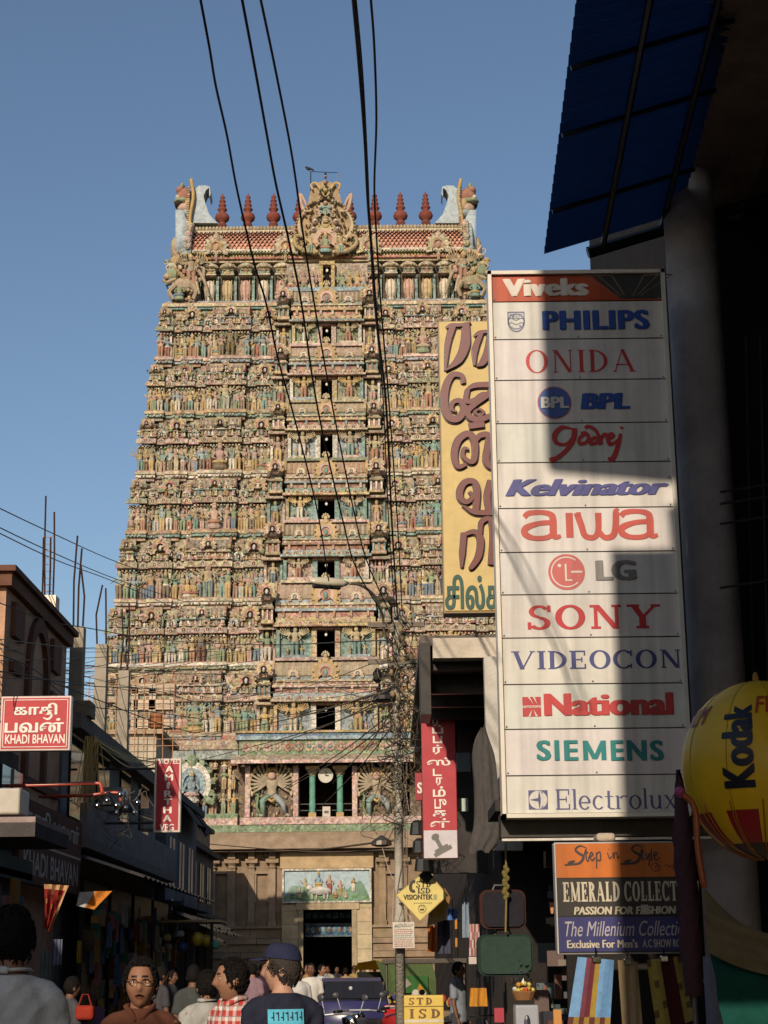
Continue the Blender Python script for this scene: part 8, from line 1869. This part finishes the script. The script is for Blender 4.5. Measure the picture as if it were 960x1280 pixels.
def scooter(name, label, loc, yaw, col, kind='motorcycle', group='two-wheelers in the street'):
    """two-wheeler facing -y locally"""
    T = thing('motorcycle' if kind == 'motorcycle' else 'scooter', label, kind, loc, group, yaw); r = .29 if kind == 'motorcycle' else .23
    wheel(T, 0, -.62, r, r, .08); wheel(T, 0, .62, r, r, .09)
    if kind == 'motorcycle':
        mb = MB(); mb.ell(0, -.12, .82, .14, .27, .13, col, 14, 10); mb.build('fuel_tank', M_PAINT, T, local=True, smooth=True)
        mb = MB(); mb.tube([(0, -.5, .8), (0, -.1, .62), (0, .3, .58), (0, .62, .5)], .03, (.03, .03, .03), 8); mb.bbox(-.12, .12, -.15, .22, .32, .6, (.12, .12, .12), .04); mb.tube([(.12, .1, .32), (.15, .5, .34), (.15, .8, .38)], .035, (.4, .4, .4), 8); mb.build('frame', M_METAL, T, local=True)
        mb = MB(); mb.bbox(-.13, .13, .10, .78, .76, .86, (.02, .02, .022), .04); mb.build('seat', M_RUBBER, T, local=True)
        mb = MB(); mb.ell(0, .70, .62, .10, .22, .09, col, 10, 7); mb.build('tail_cowl', M_PAINT, T, local=True, smooth=True)
        mb = MB(); mb.bbox(-.06, .06, .86, .91, .66, .73, (.45, .02, .02), .015); mb.build('tail_light', M_GLASS, T, local=True)
    else:
        mb = MB(); loft(mb, [(0, -.42, .30, .16, .10), (0, -.46, .6, .17, .08), (0, -.46, .9, .13, .07), (0, -.46, 1.0, .10, .08)], col); mb.build('front_apron', M_PAINT, T, local=True, smooth=True)
        mb = MB(); loft(mb, [(0, .40, .28, .16, .38), (0, .40, .5, .22, .42), (0, .38, .70, .17, .38), (0, .36, .76, .13, .32)], col, 18); mb.build('rear_body', M_PAINT, T, local=True, smooth=True)
        mb = MB(); mb.bbox(-.15, .15, .02, .72, .76, .86, (.025, .025, .028), .04); mb.build('seat', M_RUBBER, T, local=True)
        mb = MB(); mb.bx(-.15, .15, -.42, .1, .26, .31, col); mb.build('footboard', M_PAINT, T, local=True)
    mb = MB(); mb.tube([(0, -.62, r), (0, -.5, .75), (0, -.42, 1.0)], .028, (.3, .3, .3), 8); mb.build('fork', M_CHROME, T, local=True)
    mb = MB(); mb.tube([(-.34, -.30, 1.02), (-.14, -.42, 1.04), (.14, -.42, 1.04), (.34, -.30, 1.02)], .014, (.3, .3, .3), 6)
    for sg in (-1, 1): mb.tube([(sg * .24, -.36, 1.03), (sg * .36, -.30, 1.02)], .02, (.02, .02, .02), 8)
    mb.build('handlebar', M_METAL, T, local=True)
    for sg in (-1, 1): mb = MB(); mb.tube([(sg * .25, -.38, 1.03), (sg * .30, -.40, 1.20)], .006, (.4, .4, .4), 5); mb.ell(sg * .32, -.40, 1.24, .055, .02, .042, (.05, .05, .055), 10, 7); mb.build('mirror', M_PLASTIC, T, local=True, smooth=True)
    mb = MB(); mb.lathe([(.03, 0.12), (.085, .06), (.095, 0), (.085, -.015), (.01, -.03)], 16, (.6, .58, .54), M=Matrix.Translation((0, -.56, .93)) @ Matrix.Rotation(pi / 2, 4, 'X')); mb.build('headlight', M_CHROME, T, local=True, smooth=True)
    mb = MB(); mb.ell(0, -.62, r + .08, .07, .22, .2, col, 10, 6); mb.build('mudguard', M_PAINT, T, local=True, smooth=True)
    return T
scooter('s', 'grey scooter with shining headlamp parked in left shade', at(213, 17.0), .35, (.24, .24, .24), 'scooter')
scooter('m', 'red motorcycle parked beside the pole', at(486, 26.5), .6, (.30, .02, .02))
scooter('m', 'dark motorcycle with tall mirrors just behind the blue car', at(452, 24.0), pi + .1, (.03, .03, .035))
scooter('m', 'dull teal motorcycle left of the car at the bottom edge', at(408, 22.0), pi - .5, (.03, .10, .10))
# bicycle leaning at the right
bi = thing('bicycle', 'black bicycle parked before the dark right-hand shops', 'bicycle', at(575, 22.5), 'two-wheelers in the street', radians(60))
for y in (-.52, .52):
    t_ = MB(); t_.tube([(0, y + cos(a) * .33, .35 + sin(a) * .33) for a in np.linspace(0, 2 * pi, 29)[:-1]], .018, (.02, .02, .02), 6, closed=True); o = t_.build('wheel', M_RUBBER, bi, local=True)
    q = MB()
    for a in np.linspace(0, 2 * pi, 19)[:-1]: q.tube([(0, y, .35), (0, y + cos(a) * .32, .35 + sin(a) * .32)], .0025, (.4, .4, .4), 3)
    q.build('spokes', M_CHROME, o, local=True)
mb = MB()
for a, b in (((0, -.38, .82), (0, .1, .32)), ((0, -.38, .82), (0, .22, .85)), ((0, .22, .9), (0, .1, .32)), ((0, .1, .32), (0, .52, .35)), ((0, .22, .8), (0, .52, .35)), ((0, -.52, .35), (0, -.36, .95))): mb.tube([a, b], .016, (.02, .02, .02), 6)
mb.build('frame', M_PAINT, bi, local=True); mb = MB(); mb.tube([(-.25, -.25, 1.0), (-.2, -.36, 1.0), (.2, -.36, 1.0), (.25, -.25, 1.0)], .012, (.4, .4, .4), 6); mb.build('handlebar', M_CHROME, bi, local=True); mb = MB(); mb.ell(0, .25, .93, .08, .13, .035, (.03, .025, .02), 8, 6); mb.build('saddle', M_RUBBER, bi, local=True)
# ------------------------------------------------------------------ pole, cables, street signs
YP = 25.0; pp = P(499, 1100, YP); ptop = P(496.5, 772, YP); r5 = random.Random(21)
pole = thing('utility_pole', 'grey metal utility pole crowded with cables right of the gate', 'pole', (pp.x, YP, 0))
zt_ = ptop.z + .15
mb = MB(); xt = ptop.x - (P(499, 1100, YP).x - ptop.x) * 0
def pxx(z): return pp.x + (ptop.x - pp.x) * 0
mb.lathe([(.075, 0), (.072, 2.2), (.078, 2.2), (.078, 2.3), (.066, 2.3), (.062, 3.6), (.07, 3.6), (.07, 3.7), (.055, 3.7), (.05, zt_)], 14, (.42, .38, .31), pp.x, YP, 0); mb.build('shaft', M_CONC, pole, smooth=True)
mb = MB()
for i, dz in enumerate((.25, .8)): mb.bx(pp.x - .42, pp.x + .42, YP - .06, YP, zt_ - dz - .05, zt_ - dz + .02, (.18, .15, .12))
for px, py in ((486, 778), (494, 772), (505, 778), (512, 785), (490, 790), (503, 800)): q = P(px, py, YP - .1); mb.lathe([(.03, 0), (.045, .03), (.03, .06), (.045, .09), (.02, .12)], 8, (.30, .26, .2), q.x, q.y, q.z)
mb.build('crossarm', M_CONC, pole)
mb = MB()
for px, py, w, h in ((508, 818, 6, 5), (492, 836, 7, 8), (509, 785, 7, 5), (499, 805, 6, 10), (497, 905, 5, 12)): q = P(px, py, YP - .12); k = YP / FPX; mb.bbox(q.x - w * k / 2, q.x + w * k / 2, YP - .16, YP - .08, q.z - h * k / 2, q.z + h * k / 2, jit((.22, .18, .12), .4), .01)
mb.build('junction_box', M_PLASTIC, pole)
mb = MB(); arm = bez([P(480, 790, YP), P(478, 770, YP - .1), P(468, 745, YP - .3), P(452, 732, YP - .5), P(436, 729, YP - .6)], 6); mb.tube([(pp.x, YP, arm[0].z - .3)] + arm, .022, (.24, .19, .14), 7); mb.build('lamp_arm', M_METAL, pole, smooth=True)
mb = MB(); a, b = P(434, 731, YP - .6), P(387, 727, YP - .9); d = (b - a).normalized(); loft_ = [(0, .03, .03), (.15, .07, .06), (.5, .085, .06), (.85, .07, .05), (1, .03, .02)]
mb.tube([a.lerp(b, t_) + Vector((0, 0, .02)) for t_, _, _ in loft_], [(w, h) for _, w, h in loft_], (.52, .46, .34), 12); o = mb.build('lamp_head', M_PAINT, pole, smooth=True)
mb = MB(); mb.tube([a.lerp(b, .2) + Vector((0, 0, -.04)), a.lerp(b, .9) + Vector((0, 0, -.05))], .045, (.02, .02, .02), 8); mb.build('lamp_lens', M_GLASS, o)
mb = MB(); a, b = P(476, 832, YP - .3), P(530, 826, YP - .3); mb.tube([a, b], .02, (.3, .28, .22), 6); mb.tube([a + Vector((-.02, 0, -.03)), a + Vector((.1, 0, -.01))], .045, (.62, .58, .5), 8); mb.build('tube_light', M_METAL, pole)
mb = MB(); q = P(472, 845, YP); mb.lathe([(.02, .12), (.07, .05), (.07, -.06), (.03, -.1)], 8, (.03, .03, .03), q.x, q.y, q.z); q = P(481, 872, YP); mb.lathe([(.02, .1), (.16, .02), (.18, -.04), (.12, -.06)], 12, (.06, .055, .06), q.x, q.y, q.z); q = P(477, 1053, YP); mb.lathe([(.02, .1), (.14, .02), (.15, -.04), (.08, -.06)], 12, (.15, .13, .11), q.x, q.y, q.z); mb.build('lamp_shade', M_METAL, pole)
# knot of cables round the pole head
mb = MB()
def kn(px, py, dy=.35): return P(px, py, YP + r5.uniform(-dy, .15))
for i in range(125):
    x, y = r5.gauss(500, 13), r5.uniform(775, 990); L = r5.uniform(15, 70); q = [kn(x, y)]
    for s_ in range(4): q.append(kn(q and x + r5.gauss(0, 9) * (1 + s_ * .3), y + L * (s_ + 1) / 4 + r5.gauss(0, 5)))
    mb.tube(bez(q, 3), r5.choice([.004, .005, .007]), jit(r5.choice([(.08, .06, .04), (.04, .036, .032), (.2, .15, .085), (.12, .085, .055), (.03, .03, .035)]), .3), 4)
for i in range(22):
    x, y = r5.gauss(500, 10), r5.uniform(785, 900); r_ = r5.uniform(4, 16); q = [P(x + cos(a) * r_ * .7, y + sin(a) * r_, YP - .15 + r5.uniform(-.1, .1)) for a in np.linspace(0, 6.28, 11)[:-1]]; mb.tube(q, .005, jit((.2, .15, .09), .5), 4, closed=True)
for i in range(7):     # runs going down the shaft
    x = 506 + r5.gauss(0, 2); mb.tube(bez([P(x + r5.gauss(0, 3), 900 + k * 70 + r5.uniform(-10, 10), YP - .09) for k in range(4)], 4), .005, jit((.09, .07, .06), .5), 4)
for x0_, y0_, x1_, y1_ in ((478, 1060, 492, 1100), (492, 1110, 490, 1160), (510, 1130, 517, 1160), (506, 980, 520, 1060)): mb.tube([P(x0_, y0_, YP - .1), P((x0_ + x1_) / 2, (y0_ + y1_) / 2 + 5, YP - .1), P(x1_, y1_, YP - .1)], .006, (.35, .3, .24), 4)
for i in range(14): q = kn(r5.gauss(500, 12), r5.uniform(780, 880)); mb.ell(q.x, q.y - .2, q.z, .04, .03, .05, jit((.2, .15, .08), .5), 6, 5)
o = mb.build('cable_tangle', M_CABLE, kind='stuff'); origin(o, P(500, 800, YP)); tag(o, 'dense tangle of brown cables around the utility pole', 'cables')
# overhead cables
def cable(label, pts, r=.010, c=(.02, .018, .018), ext=True, n=6):
    q = bez([P(*p) for p in pts], n)
    if ext: d = (q[0] - q[1]).normalized(); q = [q[0] + d * 1.6 + Vector((0, 0, -.1))] + [q[0] + d * .8] + q
    mb = MB(); mb.tube(q, r, c, 5); o = mb.build('overhead_cable', M_CABLE, smooth=True); origin(o, q[len(q) // 2]); return tag(o, label, 'cable', 'overhead cables')
cable('leftmost thick cable crossing the sky down over the tower', [(249, -10, 10), (262, 60, 10.6), (270, 108, 11.2), (284, 170, 12), (297, 240, 13), (318, 330, 14.2), (333, 380, 15), (348, 450, 16.2), (370, 530, 18), (397, 640, 21), (411, 726, YP - .9)], .010)
cable('second cable from left in the sky ending at the pole', [(301, -10, 9.6), (316, 70, 10.4), (334, 170, 11.6), (345, 230, 12.4), (362, 305, 13.3), (377, 380, 14.6), (398, 515, 17.5), (428, 648, 20.5), (446, 712, 22.6), (480, 770, YP)], .0105)
cable('third cable from left in the sky ending at the pole', [(324, -10, 9.4), (345, 90, 10.6), (366, 200, 12), (380, 300, 13.4), (393, 380, 14.8), (417, 515, 17.5), (446, 655, 21), (462, 710, 23), (490, 772, YP)], .0095)
cable('thickest cable of the close pair right of the tower crest', [(441, -10, 9), (449, 80, 10), (456, 170, 11), (460, 250, 12), (466, 330, 13.2), (472, 410, 14.6), (483, 510, 17), (490, 655, 21), (497, 770, YP)], .0125)
cable('thin cable touching the thickest one right of the crest', [(444, -10, 9.2), (453, 90, 10.3), (459, 200, 11.6), (463, 300, 13), (468, 380, 14.2), (479, 500, 17), (486, 655, 21.2), (494, 772, YP)], .007)
cable('rightmost cable descending past the crest to the pole', [(463, -10, 9), (468, 60, 9.8), (470.5, 150, 10.8), (468, 235, 12), (471, 300, 13), (476, 380, 14.4), (486, 500, 16.8), (497, 655, 21), (503, 772, YP)], .0085)
for lab, pts in (('topmost faint cable sloping down from the left edge', [(-20, 626, 30), (60, 664, 36), (150, 704, 48), (230, 730, 62)]), ('middle faint cable sloping down from the left edge', [(-20, 650, 30), (60, 688, 36), (143, 723, 48), (230, 752, 62)]), ('third faint cable sloping down from the left edge', [(-20, 657, 30), (70, 700, 37), (145, 728, 48), (230, 765, 62)]), ('cable crossing in front of columns at left', [(-20, 746, 27), (60, 776, 30), (110, 785, 32), (200, 800, 40), (330, 806, 32), (440, 802, 27), (498, 800, YP)]), ('low cable crossing the unfinished columns', [(-20, 812, 26), (40, 835, 28), (100, 880, 31), (190, 890, 36), (260, 900, 44)]), ('lower sagging cable over the left rooftops', [(-20, 836, 25), (50, 848, 27), (110, 870, 30), (200, 905, 36), (240, 915, 44)]), ('lowest pale cable above the red square sign', [(-20, 846, 25), (60, 850, 27), (120, 858, 31), (190, 862, 40), (250, 880, 50)])):
    cable(lab, pts, .012 if 'faint' in lab else .010, (.06, .05, .045), ext=False)
for i, (a, b, s_) in enumerate((((300, 945), (490, 868), 30), ((250, 950), (492, 874), 26), ((330, 1000), (494, 888), 30), ((280, 905), (494, 862), 32), ((230, 925), (494, 860), 30), ((400, 1010), (496, 900), 28), ((360, 985), (496, 895), 29), ((415, 980), (497, 880), 27), ((240, 1065), (496, 1050), 40), ((260, 1055), (500, 1062), 44))):
    Ya, Yb = (58, YP) if i < 8 else (70, 30)
    cable(['long thin brown cable', 'slack thin brown cable', 'steep thin brown cable', 'high thin brown cable', 'outer thin brown cable', 'short thin dark cable', 'straight thin dark cable', 'close thin dark cable', 'dark cable under the stone cornice', 'second cable under the stone cornice'][i] + ' running from tower side to the pole' if i < 8 else ['dark cable slung below the stone cornice', 'brown cable slung lowest under the stone cornice'][i - 8],
          [(*a, Ya), ((a[0] + b[0]) / 2, (a[1] + b[1]) / 2 + 6, (Ya + Yb) / 2 - 6), (*b, Yb)], .011 if i < 8 else .02, (.14, .10, .06), ext=False)
mb = MB()
for i in range(24):
    y0_ = r5.uniform(775, 885); y1_ = r5.uniform(800, 905); Y0_, Y1_ = r5.uniform(25, 28), r5.uniform(40, 60); mb.tube(bez([P(-20, y0_, Y0_), P(r5.uniform(70, 130), (y0_ + y1_) / 2 + r5.uniform(0, 18), (Y0_ + Y1_) / 2), P(r5.uniform(190, 330), y1_, Y1_)], 8), r5.choice([.007, .009]), jit((.15, .11, .065), .5), 4)
for i in range(10):
    y0_ = r5.uniform(840, 900); mb.tube(bez([P(r5.uniform(190, 260), y0_ + 30, 58), P(370, y0_ + 10, 42), P(496, r5.uniform(815, 890), YP)], 8), .008, jit((.15, .11, .065), .5), 4)
o = mb.build('wire_bundle', M_CABLE, kind='stuff'); origin(o, P(120, 850, 33)); tag(o, 'many thin brown wires strung over the left rooftops', 'cables')
# diamond telephone sign
def diamond(cx, cy, hw_, hh, Y, off): return [P(cx - hw_, cy + off, Y), P(cx, cy + hh, Y), P(cx + hw_, cy - off, Y), P(cx, cy - hh, Y)]
Yd = 24.6; t = thing('telephone_sign', 'yellow diamond telephone sign on the pole', 'sign', P(527, 1120, Yd))
q = [P(494, 1119, Yd), P(525, 1152, Yd), P(560.5, 1119, Yd), P(533, 1087, Yd)]
q = [(v.x, v.z) for v in q]
mb = MB(); mb.prism([(q[0][0], q[0][1]), (q[1][0], q[1][1]), (q[2][0], q[2][1]), (q[3][0], q[3][1])], Yd, Yd + .03, (.30, .22, .06)); mb.build('backing_plate', M_PAINT, t)
cxq, czq = sum(a for a, _ in q) / 4, sum(b for _, b in q) / 4; mb = MB(); mb.poly([(cxq + (a - cxq) * .95, Yd - .004, czq + (b - czq) * .95) for a, b in q], (.62, .50, .17)); mb.build('face_panel', M_SIGN_OLD, t)
mb = MB(); kc = (.05, .04, .03); S3 = lambda s: serif_mesh(s, w=.24, t=.13, sl=.06, st=.1, track=.1)
put_text(mb, S3('STD'), rect(520, 1101, 538.5, 1109.5, Yd), kc, Yd - .004); put_text(mb, S3('ISD'), rect(522, 1109.8, 538, 1117, Yd), kc, Yd - .004); put_text(mb, 'VISIONTEK', rect(504, 1118, 541, 1124.5, Yd), kc, Yd - .004, bold=.035)
ribbon(mb, [(1, .95), (.5, 1), (.05, .6), (.1, .2), (.5, 0), (.9, .1)], [.05, .03, .045, .045, .03, .05], kc, Yd - .004, rect(513, 1102, 519, 1114.5, Yd)); a = rect(517, 1128.5, 540, 1129.2, Yd); plate(mb, *a, Yd - .004, kc)
a = rect(523, 1131, 532, 1141, Yd); disc(mb, (a[0] + a[2]) / 2, (a[1] + a[3]) / 2, .06, (.35, .28, .1), Yd - .004, r2=.045); put_text(mb, 'STD', rect(523.5, 1131.5, 531, 1134, Yd), kc, Yd - .004); plate(mb, *rect(525, 1136, 530, 1138, Yd), Yd - .004, kc, .006); plate(mb, *rect(542, 1118, 546, 1125, Yd), Yd - .004, (.3, .3, .15)); mb.build('lettering', M_SIGN_OLD, t)
mb = MB(); mb.poly([(q[3][0] - .12, Yd - .006, q[3][1] - .08), (q[3][0], Yd - .006, q[3][1] - .2), (q[3][0] + .1, Yd - .006, q[3][1] - .1), (q[3][0], Yd - .006, q[3][1] + .01)], (.02, .02, .02)); mb.tube([(pp.x, YP - .05, czq + .1), (cxq, Yd + .05, czq + .1)], .02, (.2, .18, .15), 6); mb.tube([(pp.x, YP - .05, czq - .1), (cxq, Yd + .05, czq - .1)], .02, (.2, .18, .15), 6); mb.build('bracket', M_METAL, t)
t = thing('telephone_sign', 'orange brown side of a second diamond sign behind the yellow one', 'sign', P(550, 1140, 25.2)); a = [P(534, 1158, 25.2), P(556, 1150, 25.2), P(563, 1122, 25.2), P(556, 1110, 25.2), P(536, 1140, 25.2)]; mb = MB(); mb.prism([(v.x, v.z) for v in a], 25.2, 25.32, (.22, .10, .02)); mb.build('plate', M_PAINT, t); mb = MB(); b_ = [(v.x, v.z) for v in a]; c0 = (sum(x for x, _ in b_) / 5, sum(z for _, z in b_) / 5); mb.poly([(c0[0] + (x - c0[0]) * .6, 25.195, c0[1] + (z - c0[1]) * .6) for x, z in b_], (.45, .24, .03)); mb.build('face', M_SIGN, t)
# paper notice tied to the pole
Yn = 24.75; x0, z0, x1, z1 = rect(491, 1152.5, 518, 1185, Yn); t = thing('paper_notice', 'small printed paper notice tied to the pole below the diamond sign', 'notice', ((x0 + x1) / 2, Yn, z0)); mb = MB(); mb.bx(x0, x1, Yn, Yn + .015, z0, z1, (.56, .50, .42)); mb.build('sheet', M_SIGN_OLD, t)
mb = MB(); put_text(mb, 'அறிவிப்பு', (x0 + .02, z1 - .085, x1 - .02, z1 - .015), (.06, .10, .08), Yn)
for i in range(9):
    zz = z1 - .11 - i * .028; xx = x0 + .02
    while xx < x1 - .04: L = r5.uniform(.015, .05); mb.poly([(xx, Yn - .004, zz), (min(xx + L, x1 - .02), Yn - .004, zz), (min(xx + L, x1 - .02), Yn - .004, zz + .012), (xx, Yn - .004, zz + .012)], (.32, .14, .12) if i not in (3, 4) else (.14, .22, .18)); xx += L + .008
mb.build('print', M_SIGN_OLD, t)
mb = MB()
for sx_ in (x0 + .02, x1 - .02): mb.tube([(sx_, Yn, z1), (pp.x, Yn - .0, z1 + .3)], .004, (.4, .36, .3), 4)
mb.build('string', M_CABLE, t)
# glossy yellow box sign at the bottom
Yb = 21.5; x0, z0, x1, z1 = rect(505, 1244, 555, 1296, Yb); t = thing('telephone_box_sign', 'glossy yellow box sign with large letters at the bottom edge', 'sign', ((x0 + x1) / 2, Yb, 0)); mb = MB(); mb.bbox(x0, x1, Yb, Yb + .22, z0, z1, (.60, .42, .08), .015); mb.build('sign_box', M_PAINT, t)
mb = MB(); put_text(mb, serif_mesh('STD', w=.25, t=.12, sl=.08, st=.1, track=.35), rect(511, 1247, 540, 1256, Yb), (.16, .08, .03), Yb); put_text(mb, serif_mesh('ISD', w=.25, t=.12, sl=.08, st=.1, track=.45), rect(512, 1261, 550, 1273, Yb), (.16, .08, .03), Yb); plate(mb, *rect(505.5, 1257.5, 554.5, 1258.5, Yb), Yb, (.12, .06, .02), .003); plate(mb, *rect(505.5, 1274.5, 554.5, 1278, Yb), Yb, (.62, .56, .45), .003); mb.build('lettering', M_SIGN, t)
mb = MB(); mb.tube([(x0 + .05, Yb + .1, 0), (x0 + .05, Yb + .1, z0)], .025, (.2, .2, .2), 6); mb.tube([(x1 - .05, Yb + .1, 0), (x1 - .05, Yb + .1, z0)], .025, (.2, .2, .2), 6); mb.build('stand', M_METAL, t)
